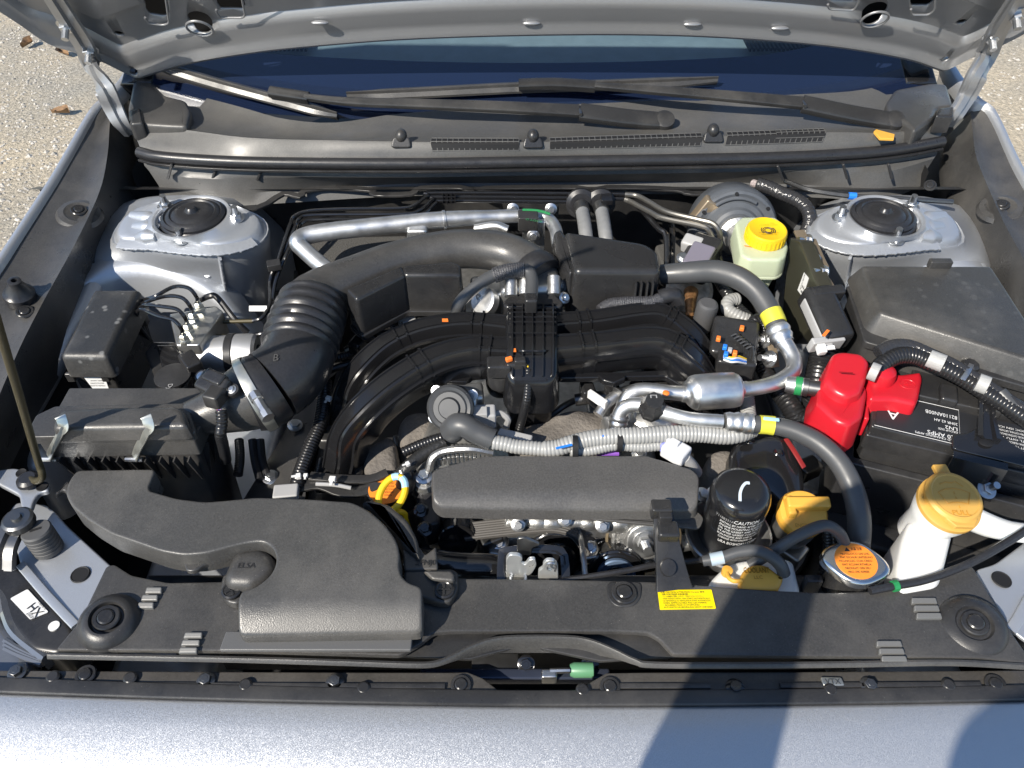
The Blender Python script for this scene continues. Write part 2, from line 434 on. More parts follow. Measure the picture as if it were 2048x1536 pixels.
# ------------------------------------------------------------ car body
CX = .03
car = thing('car_body', 'silver metallic car front with open engine bay, seen from ahead', 'car', (CX, .9, 0))
def edge_y(x):                                              # bumper edge line in photo rows
    t = (x - 1024) / 1024; return 1410 - 14*t*t - (12 if t < 0 else -3)*abs(t)
xs = [-320 + 2690*k/40 for k in range(41)]
E0 = [W(x, edge_y(x), .765) for x in xs]
rows = []
for dy, dz in [(0.004, -.012), (0, -.004), (-.002, -.0005), (-.006, .001), (-.03, 0), (-.07, -.006), (-.11, -.02), (-.15, -.05), (-.18, -.1), (-.2, -.2), (-.2, -.45)]:
    rows.append([p + V((0, dy - .06*((p.x-CX)/.75)**2*(abs(dz) > .03), dz)) for p in E0])
g = G(); g.sheet(rows); part(car, 'bumper_skin', PNT, g, 60)

def fender(pts, s):
    P = catmull([W(*p) for p in pts], 5); g = G()
    rows = []
    for dx, dz in [(.012, -.03), (.010, -.004), (.006, 0), (0, .001), (-.003, -.0025), (-.006, -.010), (-.009, -.04), (-.025, -.15), (-.04, -.5), (-.02, -.75)]:
        rows.append([p + V((-s*dx if s > 0 else dx, 0, dz)) for p in P])
    g.sheet(rows); part(car, 'fender', PNT, g, 60); return P
FL = fender([(-330, 1150, .80), (-190, 860, .845), (-75, 620, .868), (0, 508, .876), (90, 372, .886), (130, 305, .893), (165, 243, .903), (186, 212, .912), (212, 188, .92), (250, 140, .935), (262, 60, .95)], -1)
FR = fender([(2400, 1150, .80), (2270, 800, .85), (2170, 560, .87), (2095, 420, .878), (2048, 338, .887), (2024, 290, .893), (2006, 250, .90), (1986, 215, .91), (1954, 190, .92), (1905, 120, .935), (1900, 40, .95)], 1)

# strut towers
def ring_at(c, outline, n=56):
    P = [W(*q) for q in outline]; P = catmull(P, 4, True); out = []
    for k in range(n):
        a = 2*math.pi*k/n; d = V((math.cos(a), math.sin(a), 0)); best = None
        for i in range(len(P)):
            p, q = P[i-1] - c, P[i] - c; e = q - p; den = d.x*e.y - d.y*e.x
            if abs(den) < 1e-9: continue
            t = (p.x*e.y - p.y*e.x)/den; u = (p.x*d.y - p.y*d.x)/den
            if t > 0 and -1e-6 <= u <= 1+1e-6 and (best is None or t > best[0]): best = (t, p.z + e.z*u)
        if best is None: best = (.08, 0)
        out.append(c + d*best[0] + UP*best[1])
    return out
PLAT = [(262, 418, .865), (300, 408, .868), (345, 400, .872), (420, 402, .872), (480, 414, .868), (512, 425, .862), (522, 448, .858), (512, 470, .855), (470, 485, .855), (420, 490, .858), (340, 482, .858), (290, 478, .856), (238, 484, .852), (228, 470, .852), (240, 445, .858)]
SEAM = [(225, 430, .85), (290, 402, .86), (345, 394, .865), (430, 396, .862), (500, 408, .855), (535, 425, .84), (548, 460, .83), (545, 490, .82), (500, 512, .82), (430, 520, .828), (340, 508, .835), (280, 503, .838), (205, 510, .835), (195, 490, .835)]
SKIRT = [(180, 440, .8), (260, 400, .83), (345, 390, .84), (440, 392, .83), (520, 405, .80), (570, 440, .74), (585, 520, .70), (575, 590, .68), (520, 640, .68), (450, 600, .74), (350, 560, .79), (270, 545, .80), (190, 560, .80), (170, 520, .8)]
def mir(l): return [(2153 - q[0], *q[1:]) for q in l]
for side in (-1, 1):
    f = (lambda l: l) if side < 0 else mir
    c = W(*f([(385, 441, .864)])[0]); n = 56
    circ = lambda r, z: [c + V((r*math.cos(2*math.pi*k/n), r*math.sin(2*math.pi*k/n), z)) for k in range(n)]
    pl, sm, sk = ring_at(c, f(PLAT), n), None, ring_at(c, f(SKIRT), n)
    pl = [(pl[k-2] + pl[k-1]*2 + pl[k]*3 + pl[(k+1) % n]*2 + pl[(k+2) % n])/9 for k in range(n)]; sk = [(sk[k-1] + sk[k]*2 + sk[(k+1) % n])/4 for k in range(n)]
    sm = [p + (p - c).normalized()*.013 - UP*.012 for p in pl]
    lerp = lambda A, B, t, dz=0: [a.lerp(b, t) + UP*dz for a, b in zip(A, B)]
    g = G()
    lip = circ(.058, .009)
    g.loops([circ(.050, -.03), circ(.0505, .004), circ(.053, .008), lip, lerp(lip, pl, .35, -.004), lerp(lip, pl, .7, -.002), lerp(lip, pl, .93, .001), pl, lerp(pl, sm, .35, -.001), lerp(pl, sm, .6, -.004), lerp(pl, sm, .85, .001), sm, lerp(sm, sk, .12, -.004), lerp(sm, sk, .5, .004), sk, [p + V((0, -.02, -.3)) for p in sk]], True, False, False)
    tw = part(car, 'strut_tower', PNB, g, 60)
    # pressed ribs beside the dome
    g = G()
    for k in range(3):
        a = f([(262 + 6*k, 424 + 22*k, .866 - .003*k)])[0]; b = f([(330 - 10*k, 437 + 14*k, .868)])[0]
        P = [W(*a), W(*a).lerp(W(*b), .5) + UP*.001, W(*b)]; g.tube([q - UP*.0085 for q in P], [.009, .0125, .008], 20)
    part(tw, 'pressed_rib', PNB, g)
    lo_ = [lerp(pl, sm, .55)[k] for k in range(n)]
    a0, a1 = (int(n*.57), int(n*.97)) if side < 0 else (int(n*.53), int(n*.93))
    vert = [sm[int(n*(.86 if side < 0 else .64))].lerp(sk[int(n*(.86 if side < 0 else .64))], t_) for t_ in (0, .25, .5, .75, 1)]
    for bpath in (lo_[a0:a1], vert):
        P = [p for p, t_ in resample(catmull(bpath, 6), .003)]; g = G()
        g.sweep([p + V((0, -.001, .0022)) for p in P], lambda q: rrect(.021*(1 + .05*math.sin(q*171) + .04*math.sin(q*93)), .0042, .0018), up=V((0, -.35, 1)), sm=1)
        part(tw, 'sealer_bead', SEA, g, 30)
    for b1 in () and ([(228, 497, .848), (300, 497, .850), (345, 500, .846), (380, 511, .840), (440, 515, .836), (470, 527, .828), (500, 562, .795), (530, 602, .75), (552, 640, .71)],
               [(438, 508, .842), (470, 497, .850), (508, 482, .850), (534, 455, .842), (538, 430, .846)]):
        g = G(); P = [p for p, t_ in resample(catmull([W(*q) for q in f(b1)], 10), .0022)]; sc_ = [1 + rnd.uniform(-.10, .10) for _ in P]
        g.sweep([p + V((0, -.004, .0035 + rnd.uniform(-.0005, .0005))) for i, p in enumerate(P)], rrect(.021, .005, .002), sm=1, scale=lambda t, s_=sc_: s_[min(len(s_)-1, round(t*(len(s_)-1)))])
        part(tw, 'sealer_bead', SEA, g, 14)
    # strut cap
    capz = V((0, 0, 0))
    g = G(); cc = W(*f([(385, 428, .876)])[0])
    g.lathe(cc + UP*-.006, UP, [(.050, -.012), (.050, -.002), (.047, .001), (.0475, .005), (.043, .008), (.041, .006), (.038, .009), (.034, .010), (.032, .008), (.027, .011), (.020, .0125), (.014, .011), (.010, .012), (.008, .016), (.006, .018), (0, .018)], 40)
    part(tw, 'strut_dust_cap', RUB, g)
    for q in ([(331, 412, .872), (472, 434, .868), (361, 478, .862)]):
        q = f([q])[0]; inst(tw, 'strut_nut', NUT_Z, W(*q) - UP*.002, V((-.08*side, -.1, 1)), rnd.random(), 1.0)
    # apron in front of the tower
    CR = [(95, 680, .77), (150, 590, .80), (190, 547, .815), (260, 526, .82), (340, 536, .81), (420, 573, .785), (465, 616, .755), (520, 690, .70)]
    P = catmull([W(*q) for q in f(CR)], 5); g = G()
    g.sheet([[p + V((0, .04, .004)) for p in P], [p + V((0, .012, .003)) for p in P], P, [p + V((0, -.008, -.006)) for p in P], [p + V((0, -.014, -.02)) for p in P], [p + V((0, -.03, -.1)) for p in P], [p + V((0, -.06, -.35)) for p in P]])
    ap = part(car, 'wheel_arch_panel', PNB, g, 60)
    g = G(); w = W(*f([(427, 566, .776)])[0]) + V((0, -.012, -.004)); g.lathe(w, V((.2*side, -.8, .6)), [(.0, .001), (.0075, .001), (.0085, .0), (.0085, -.006)], 16, sx=1.4); part(ap, 'drain_hole', DRK, g)
    for q in ((393, 545), (416, 548)):
        g = G(); w = W(*f([(q[0], q[1], .80)])[0]); g.lathe(w + V((0, 0, .0)), V((0, -.5, .85)), [(.006, -.003), (.006, .0015), (.003, .0025), (0, .0025)], 14); part(ap, 'spot_weld', PNB, g)

# bay shell: dark walls, floor, silver rails
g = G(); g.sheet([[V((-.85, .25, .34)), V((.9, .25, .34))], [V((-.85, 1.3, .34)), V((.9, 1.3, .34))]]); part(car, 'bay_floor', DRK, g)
g = G(); g.sheet([[V((-.8, 1.235, .3)), V((.86, 1.235, .3))], [V((-.8, 1.215, .70)), V((.86, 1.215, .70))], [V((-.8, 1.185, .835)), V((.86, 1.185, .835))], [V((-.8, 1.16, .845)), V((.86, 1.16, .845))]]); part(car, 'firewall', PLA, g)
for s in (-1, 1):
    x = CX + s*.70
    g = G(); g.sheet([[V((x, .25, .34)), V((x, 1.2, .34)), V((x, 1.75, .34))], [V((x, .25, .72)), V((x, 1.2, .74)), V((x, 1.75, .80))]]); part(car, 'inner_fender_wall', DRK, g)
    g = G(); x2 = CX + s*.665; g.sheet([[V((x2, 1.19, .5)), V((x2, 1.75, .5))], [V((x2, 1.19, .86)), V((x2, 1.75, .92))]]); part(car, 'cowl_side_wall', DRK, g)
    # upper frame rail tube along the wing
    g = G(); P = [W(*q) for q in ([(20, 880, .70), (70, 800, .735), (130, 690, .77), (180, 590, .79), (200, 540, .80)] if s < 0 else mir([(20, 880, .70), (70, 800, .735), (130, 690, .77), (180, 590, .79), (200, 540, .80)]))]
    g.tube(P, .016, 12); part(car, 'upper_frame_rail', PNB, g)
    g = G(); g.box(V((CX + s*.46, .72, .56)), (.13, .75, .10), 0, .012); part(car, 'frame_rail', PNB, g)
# firewall flange, wavy
g = G(); Pw = [W(a, b, .842) for a, b in [(330, 404), (420, 413), (513, 416), (566, 388), (600, 393), (608, 383), (650, 376), (740, 380), (750, 389), (820, 388), (842, 377), (920, 375), (952, 386), (972, 377), (1150, 375), (1182, 386), (1215, 375), (1350, 379), (1384, 387), (1500, 383), (1510, 370)]]
g.sweep(Pw, rrect(.012, .004, .001), sm=3); part(car, 'firewall_flange', PLA, g)
# front support panels (silver) at both ends of the radiator cover
g = G(); out = [W(a, b, .765) for a, b in [(150, 1250), (40, 1128), (14, 1030), (30, 1004), (75, 1006), (105, 1018), (135, 1052), (212, 1122), (232, 1140), (190, 1250)]]
g.prism(rcorn(out, .008), .004, .002); fs = part(car, 'support_panel', PNB, g)
g = G(); g.lathe(W(160, 1148, .767), UP, [(.0, -.0005), (.0088, -.0005), (.0098, .0002), (.0108, -.001)], 20); part(fs, 'panel_hole', DRK, g)
g = G(); P = [W(42, 1130, .768), W(95, 1192, .766), W(152, 1252, .764)]; g.sweep(P, rrect(.010, .006, .002), sm=2); part(fs, 'pressed_flange', PNB, g)
g = G(); out = [W(a, b, .765) for a, b in [(2110, 1040), (2048, 1085), (1990, 1128), (1948, 1140), (2025, 1262), (2120, 1330), (2200, 1200)]]
g.prism(rcorn(out, .008), .004, .002); fs2 = part(car, 'support_panel', PNB, g)
g = G(); g.lathe(W(2004, 1158, .767), UP, [(.0, -.0005), (.0088, -.0005), (.0098, .0002), (.0108, -.001)], 20); part(fs2, 'panel_hole', DRK, g)
g = G(); P = [W(2060, 1195, .768), W(2035, 1240, .766), W(2020, 1262, .764)]; g.sweep(P, rrect(.012, .006, .002), sm=2); part(fs2, 'pressed_flange', PNB, g)
# left front bracket metalwork
g = G(); out = [W(a, b, .79) for a, b in [(-10, 940), (30, 935), (62, 945), (96, 965), (98, 982), (78, 985), (68, 1000), (62, 1020), (42, 1018), (38, 990), (-10, 965)]]; g.prism(rcorn(out, .006), .006, .0025); br = part(car, 'prop_bracket', PNB, g)
for a, b, r in ((42, 945, .006), (84, 972, .0065)):
    g = G(); g.lathe(W(a, b, .7915), UP, [(0, -.0003), (r*.8, -.0003), (r, .0003), (r*1.1, -.001)], 16); part(br, 'bracket_hole', DRK, g)
g = G(); out = [W(a, b, .755) for a, b in [(40, 1005), (95, 1010), (104, 1025), (100, 1055), (60, 1040)]]; g.prism(rcorn(out, .006), .004, .001); t2 = part(car, 'support_tab', PNB, g)
g = G(); g.lathe(W(83, 1025, .757), UP, [(0, -.0003), (.006, -.0003), (.007, .0004), (.008, -.001)], 16); part(t2, 'tab_hole', DRK, g)
g = G(); out = [W(a, b, .70) for a, b in [(-30, 790), (20, 770), (60, 740), (95, 775), (100, 900), (60, 930), (-30, 900)]]; g.prism(rcorn(out, .02), .12, .02, grow=.01); hb = part(car, 'headlamp_mount_panel', PNB, g)
for a, b in ((68, 791), (14, 860)):
    g = G(); w = W(a, b, .703); g.lathe(w, V((.3, -.3, 1)), [(0, .002), (.006, .002), (.008, .004), (.011, .003), (.013, -.002)], 18); part(hb, 'panel_hole', DRK if a > 50 else STL, g)

# ------------------------------------------------------------ plastic wing gutters
def gutter(c1, c2, c3, label, clips):
    P1, P2, P3 = [[p for p, t in resample(catmull(px(c), 6), .02)] for c in (c1, c2, c3)]
    n = 40
    def even(c):
        R = resample(catmull(px(c), 8), .002); return [R[min(len(R)-1, round(k*(len(R)-1)/n))][0] for k in range(n+1)]
    A, B, D = even(c1), even(c2), even(c3); rows = []
    rows.append([a + UP*-.01 for a in A]); rows.append([a + UP*-.004 for a in A])
    for t in (.15, .4, .65, .85): rows.append([a.lerp(b, t) + UP*(-.012*math.sin(math.pi*t)*.8) for a, b in zip(A, B)])
    rows.append([b + UP*.002 for b in B])
    for t in (.08, .3, .6, 1): rows.append([b.lerp(d, t) - UP*.004*math.sin(math.pi*t) for b, d in zip(B, D)])
    rows.append([d + UP*-.02 for d in D])
    b = thing('wing_gutter_cover', label, 'plastic trim', (A[20].x, A[20].y, .75))
    g = G(); g.sheet(rows); part(b, 'gutter_channel', PLG, g, 50)
    for q in clips:
        w = W(*q); ax = V((.25 if w.x < 0 else -.25, -.1, 1))
        g = G(); g.lathe(w - ax.normalized()*.004, ax, [(.034, -.006), (.030, .0), (.022, .002), (.018, .0)], 28); part(b, 'clip_boss', PLG, g)
        inst(b, 'push_clip', CLIP, w, ax, .5, .95)
    return b
gl = gutter([(-240, 1000, .82), (-70, 640, .86), (4, 512, .872), (94, 380, .882), (134, 312, .889), (170, 250, .899), (192, 220, .908), (216, 200, .915)],
       [(-120, 1090, .80), (20, 745, .84), (80, 620, .852), (150, 492, .865), (200, 385, .875), (216, 310, .883), (220, 255, .890), (224, 225, .897)],
       [(-60, 1060, .74), (40, 850, .76), (125, 700, .775), (180, 580, .79), (235, 470, .80), (268, 390, .815), (272, 310, .83), (262, 262, .85)],
       'ribbed black plastic gutter along the wing beside the relay box', [(158, 421, .872)])
g = G(); w = W(40, 592, .858); g.lathe(w, V((.2, -.1, 1)), [(.020, -.006), (.020, .006), (.016, .009), (.012, .018), (.0085, .024), (.0085, .029), (.006, .030), (.004, .030), (.004, .02)], 20); part(gl, 'rubber_buffer', RUB, g)
inst(gl, 'push_clip', CLIP, W(50, 624, .852), V((.25, -.1, 1)), .2, .9)
gutter([(2330, 1000, .82), (2200, 680, .86), (2100, 450, .872), (2044, 345, .882), (2018, 295, .889), (2000, 256, .896), (1980, 222, .905), (1952, 200, .914)],
       [(2260, 1060, .80), (2140, 730, .84), (2048, 525, .858), (2008, 450, .866), (1966, 355, .878), (1950, 310, .883), (1944, 260, .89), (1940, 225, .897)],
       [(2200, 1040, .74), (2110, 790, .77), (2040, 630, .795), (1988, 540, .80), (1950, 485, .805), (1912, 425, .81), (1888, 345, .83), (1890, 275, .85)],
       'smooth black plastic gutter along the wing beside the fuse box', [(2003, 410, .868)])

# ------------------------------------------------------------ bumper trim strip with bolts
trim = thing('bumper_top_trim', 'black plastic strip with a row of bolts along the bumper edge', 'plastic trim', (CX, .36, .75))
def back_y(x): return 1338 + 7*math.sin(math.pi*(x+300)/2650)
out = [(x, edge_y(x) - 2) for x in xs]
bk = [(x, back_y(x)) for x in xs if x < 920] + [(935, 1344), (965, 1356), (1012, 1392), (1136, 1392), (1185, 1362), (1212, 1346)] + [(x, back_y(x)) for x in xs if x > 1230]
g = G(); g.prism([W(a, b, .764) for a, b in out] + [W(a, b, .764) for a, b in reversed(bk)], .004, .0012, seg=2); part(trim, 'trim_plate', mat('brown_black_plastic', (.050, .046, .041), .36, bump=.4, bscale=900, dust=.12, var=.15, vscale=400), g)
g = G(); g.sweep([W(x, edge_y(x) - 13, .7655) for x in xs], rrect(.016, .007, .003), sm=1); part(trim, 'front_lip', PLA, g)
for a, b in ((110, 890), (1240, 1420), (1560, 1960)):
    st = [a + (b-a)*k/20 for k in range(21)]
    g = G(); g.sweep([W(x, back_y(x) + 28, .7655) for x in st], rrect(.0055, .004, .001), sm=1); part(trim, 'trim_ridge', PLA, g)
for a, b, k in [(35, 1345, 1), (172, 1350, 0), (412, 1362, 1), (670, 1365, 1), (922, 1370, 0), (1220, 1374, 0), (1470, 1376, 1), (1738, 1372, 1), (1990, 1369, 0)]:
    if k: inst(trim, 'bolt', BOLT_B if a == 1470 else mk('bolt', STL, f_bolt) , W(a, b, .7655), UP, rnd.random(), 1.0)
    else: inst(trim, 'push_clip', CLIP, W(a, b, .7655), UP, rnd.random(), .85)
for a, b in ((108, 1356), (262, 1358), (492, 1372), (728, 1378), (1165, 1382), (1660, 1382), (1895, 1372)):
    g = G(); g.lathe(W(a, b, .765), UP, [(.007, 0), (.007, .003), (.005, .0045), (0, .0045)], 16); part(trim, 'moulded_stud', PLS, g)
g = G(); out = [W(a, b, .768) for a, b in ((1641, 1353), (1683, 1354), (1690, 1371), (1647, 1371))]; g.prism(rcorn(out, .002), .003, .001); pl = part(trim, 'raised_plate', GAL, g)
lettering(pl, 'VTX', W(1652, 1368, .7685), XD, YD, .008, STL)

# hood latch opening below trim: striker, green switch
la = thing('grille_latch_bar', 'dark bar with green barrel switch in the gap under the radiator cover', 'latch', (W(1075, 1350, .72)))
g = G(); g.box(W(1030, 1352, .735), (.20, .012, .012), 0, .002); part(la, 'cross_bar', mat('blue_black_steel', (.05, .06, .09), .3, metal=.5), g)
g = G(); a = W(1140, 1340, .745); g.lathe(a, XD, [(0, 0), (.006, .0), (.008, .004), (.008, .024), (.006, .025), (0, .025)], 16); part(la, 'switch_barrel', mat('pale_green_plastic', (.10, .26, .14), .4), g)
g = G(); g.box(W(1098, 1352, .745), (.016, .010, .014), 0, .002); g.tube([W(1100, 1342, .75), W(1140, 1341, .75)], .003, 8); part(la, 'switch_lever', ZNC, g)
for a in (1052, 1180): inst(la, 'bolt', BOLT_B, W(a, 1328, .742), V((0, -.6, 1)), .3, 1)
g = G(); g.box(W(990, 1335, .735), (.05, .03, .004), 0, .001); part(la, 'mount_plate', STL, g)

# ------------------------------------------------------------ cowl
cowl = thing('cowl_panel', 'grey black plastic cowl with vent slots below the windshield', 'cowl', (CX, 1.2, .82))
def crv(c, n=48):
    R = resample(catmull(px(c), 10), .0015); return [R[min(len(R)-1, round(k*(len(R)-1)/n))][0] for k in range(n+1)]
sealc = [(281, 306, .893), (330, 316, .893), (500, 326, .893), (800, 329, .893), (1024, 326, .893), (1500, 318, .893), (1700, 309, .893), (1800, 299, .893), (1882, 284, .893)]
rimc = [(266, 252, .918), (330, 257, .920), (400, 266, .920), (500, 278, .920), (660, 283, .920), (1024, 287, .920), (1400, 276, .920), (1650, 267, .920), (1760, 268, .916), (1830, 262, .914), (1888, 238, .914)]
glc = [(372, 206, .908), (450, 226, .908), (500, 240, .906), (560, 257, .905), (640, 266, .905), (700, 262, .905), (800, 247, .907), (1000, 233, .909), (1200, 226, .91), (1400, 216, .912), (1600, 208, .914), (1720, 200, .916), (1810, 180, .92)]
lowc = [(318, 372, .838), (420, 388, .838), (560, 382, .838), (800, 368, .838), (1024, 366, .838), (1400, 364, .838), (1660, 372, .838), (1760, 380, .838), (1850, 345, .845)]
Sc, Rc, Gc, Lc = crv(sealc), crv(rimc), crv(glc), crv(lowc)
g = G(); g.sheet([[p + V((0, -.012, -.016)) for p in Lc], Lc, [a.lerp(b, .5) + V((0, -.004, 0)) for a, b in zip(Lc, Sc)], [p + V((0, -.002, -.022)) for p in Sc], [p + V((0, .001, -.006)) for p in Sc], [p + V((0, .006, .0)) for p in Sc], [a.lerp(b, .5) for a, b in zip(Sc, Rc)], [p + V((0, -.003, -.002)) for p in Rc], [p + V((0, .001, .0015)) for p in Rc], [p + V((0, .008, -.001)) for p in Rc], [a.lerp(b, .5) + UP*-.004 for a, b in zip(Rc, Gc)], Gc, [p + V((0, .02, .008)) for p in Gc]])
shell = part(cowl, 'cowl_shell', COW, g, 45)
g = G(); g.tube([p + V((0, -.003, .003)) for p in Sc], .0092, 14, sm=1); part(cowl, 'weatherstrip', RUB, g)
g = G(); g.sweep([p + V((0, -.008, -.007)) for p in Sc], rrect(.010, .004, .001), sm=1); part(cowl, 'seal_flange', PLS, g)
for a in (340, 430, 520, 1560, 1690, 1780):
    p = W(a, 345 if 500 < a < 1600 else 342, .878); g = G(); g.box(p, (.004, .006, .03), .0, .001, M=Matrix.Rotation(.5 if a < 1000 else -.5, 3, 'Y')); part(cowl, 'wall_rib', PLA, g)
wl = plane3(Lc[10].lerp(Sc[10], .5), Lc[4].lerp(Sc[4], .5), Sc[6] + V((0, -.002, -.022)))
q9, n9 = hit(shell, 396, 368); lettering(cowl, '9', q9, XD, V((0, .3, .95)), .017, DRK, depth=.0004)
RPX = [1024 + FOC*p.x/((p.y + CAM_Z - p.z)*_c) for p in Rc]
def face_pt(a, t):                                          # t<.5: ledge behind the rim, t>.5: front face below the rim
    i = max(0, min(len(Rc)-2, max(k for k in range(len(Rc)) if RPX[k] <= a))); f = (a - RPX[i])/(RPX[i+1] - RPX[i])
    r = Rc[i].lerp(Rc[i+1], f); s_ = Sc[i].lerp(Sc[i+1], f)
    top = r + V((0, .0, .0030)); lo = (s_ + V((0, .006, 0))).lerp(r, .5) + V((0, -.0030, .0012))
    return top + V((0, (.5 - t)*.022, 0)) if t <= .5 else (top + V((0, -.0035, -.002))).lerp(lo, (t - .5)*1.5)
GPL = plane3(W(860, 284, .921), W(1640, 268, .921), W(1024, 318, .897))
def grille(x0, x1, y0, y1, slope, rows=2):
    q = lambda a, t: face_pt(a, t)
    g = G(); st_ = [x0 + (x1-x0)*k/12 for k in range(13)]; g.sheet([[q(a, t) for a in st_] for t in (0, .5, .51, 1)]); dk = part(cowl, 'vent_opening', DRK, g)
    g = G(); n = round((x1 - x0) / 11.2)
    for k in range(n + 1):
        a = x0 + (x1-x0)*k/n; g.sweep([q(a, 0), q(a, .5), q(a, 1)], rrect(.0013, .0016, .0004), up=GPL[1], sm=1)
    for k in range(rows + 1):
        g.sweep([q(x0, k/rows), q(x1, k/rows)], rrect(.0013, .0018, .0004), up=GPL[1], sm=1)
    part(dk, 'vent_grille', COW, g)
grille(862, 1038, 276, 294, .002); grille(1100, 1404, 274, 293, -.018); grille(1454, 1552, 264, 285, -.01); grille(1552, 1650, 262, 291, -.01, 3)
for a, b in ((803, 276), (1066, 279), (1425, 267)):
    w = face_pt(a, .5); dlt = w - ON(a, b, GPL); g = G()
    g.prism(rcorn([ON(a + i, b + j, GPL) + dlt + GPL[1]*.005 for i, j in ((-21, 14), (21, 14), (16, -8), (-16, -8))], .006), .006, .002, N=GPL[1])
    g.sphere(w + V((0, .004, .007)), .0115, (.85, 1, 1.0)); part(cowl, 'hood_stop_knob', PLA, g)
# corner pieces
g = G(); out = [W(a, b, .93) for a, b in ((256, 245), (255, 215), (268, 150), (300, 160), (330, 190), (372, 200), (382, 222), (374, 252), (330, 250))]; g.prism(rcorn(out, .01), .03, .006); part(cowl, 'corner_moulding', PLG, g)
g = G(); out = [W(a, b, .935) for a, b in ((260, 247), (258, 222), (280, 214), (286, 245))]; g.prism(rcorn(out, .005), .03, .004); part(cowl, 'corner_block', PLA, g)
g = G(); out = [W(a, b, .93) for a, b in ((1772, 205), (1790, 178), (1862, 165), (1895, 168), (1908, 212), (1875, 216), (1868, 235), (1830, 262), (1806, 240), (1780, 232))]; g.prism(rcorn(out, .01), .03, .006); part(cowl, 'corner_moulding', PLG, g)
g = G(); out = [W(a, b, .938) for a, b in ((1872, 231), (1880, 215), (1908, 212), (1908, 232))]; g.prism(rcorn(out, .004), .03, .004); part(cowl, 'corner_block', PLA, g)
g = G(); out = [W(a, b, .921) for a, b in ((1748, 262), (1752, 258), (1790, 268), (1788, 277), (1760, 276))]; g.prism(out, .004, .001); part(cowl, 'amber_plug', ORY, g)

# ------------------------------------------------------------ windshield, dashboard
th = math.radians(27); GP = (V((0, 1.30, .905)), V((0, -math.sin(th), math.cos(th))))
gm = bpy.data.materials.new('windshield_glass'); gm.use_nodes = True; N_, L_ = gm.node_tree.nodes, gm.node_tree.links
for n_ in list(N_):
    if n_.type == 'BSDF_PRINCIPLED': N_.remove(n_)
tr = N_.new('ShaderNodeBsdfTransparent'); tr.inputs[0].default_value = (.72, .86, .92, 1); gs = N_.new('ShaderNodeBsdfGlossy'); gs.inputs['Roughness'].default_value = .01
fr = N_.new('ShaderNodeFresnel'); fr.inputs[0].default_value = 1.52; mx = N_.new('ShaderNodeMixShader'); ad = N_.new('ShaderNodeMath'); ad.operation = 'ADD'; ad.inputs[1].default_value = .03; L_.new(fr.outputs[0], ad.inputs[0])
L_.new(ad.outputs[0], mx.inputs[0]); L_.new(tr.outputs[0], mx.inputs[1]); L_.new(gs.outputs[0], mx.inputs[2]); L_.new(mx.outputs[0], N_['Material Output'].inputs[0])
ws = thing('windshield', 'blue tinted windshield above the cowl, black band along its base', 'windshield', (CX, 1.3, .9))
def gp(x, s, h=0): 
    c = ((x - CX)/.7)**2
    return V((x, 1.285 + s*math.cos(th) + .06*c, .897 + s*math.sin(th) + .012*c)) + GP[1]*h
g = G(); g.sheet([[gp(CX - .7 + 1.4*k/24, s, 0) for k in range(25)] for s in (0, .2, .4, .6, .8)]); part(ws, 'glass', gm, g, 60)
FRT = mat('black_band_sky_blue', (.008, .014, .036), .05, coat=1)  # navy in the base colour stands in for sky reflected in the band
g = G(); fritw = lambda t: .125 + .10*max(0, abs(t-.47)-.33)**1.0*2
g.sheet([[gp(CX - .7 + 1.4*k/24, s*fritw(k/24), .002) for k in range(25)] for s in (0, .5, 1)]); part(ws, 'black_band', FRT, g, 60)
da = thing('dashboard', 'blue grey dashboard top seen through the windshield', 'dashboard', (CX, 1.8, .8))
DSH = mat('dashboard_vinyl', (.21, .225, .235), .55, bump=.5, bscale=600, var=.1)
g = G(); rows = []
for s, z in ((1.42, .86), (1.44, .90), (1.47, .915), (1.6, .93), (1.75, .94), (1.95, .945), (2.05, .93), (2.1, .85), (2.1, .5)):
    rows.append([V((CX - .72 + 1.44*k/24, s + .09*((k-12)/12)**2, z - .01*((k-12)/12)**2)) for k in range(25)])
g.sheet(rows); part(da, 'dash_top', DSH, g, 60)
g = G(); g.box(V((CX - .02, 1.68, .938)), (.30, .14, .012), 0, .008); part(da, 'dash_pod', DSH, g)
for s in (-1, 1):
    g = G()
    for k in range(24): g.box(V((CX + s*(.42 + k*.008), 1.56 + .001*k*abs(k-8)/8, .931)), (.004, .10, .006), 0, .001)
    part(da, 'defroster_vent', DRK, g)
g = G(); g.sheet([[V((-.9, 1.45, .4)), V((.95, 1.45, .4))], [V((-.9, 2.6, .4)), V((.95, 2.6, .4))]]); part(da, 'cabin_floor', DRK, g)

# pillars either side of the glass
for s_ in (-1, 1):
    x = CX + s_*.695
    g = G(); g.prism([V((x - .03, 1.37, .93)), V((x + .03, 1.37, .93)), V((x - s_*.06 + .03, 2.1, 1.30)), V((x - s_*.06 - .03, 2.1, 1.30))], .5, .01, N=V((0, -.42, .9)).normalized()); pi_ = part(car, 'windshield_pillar', GLB, g)
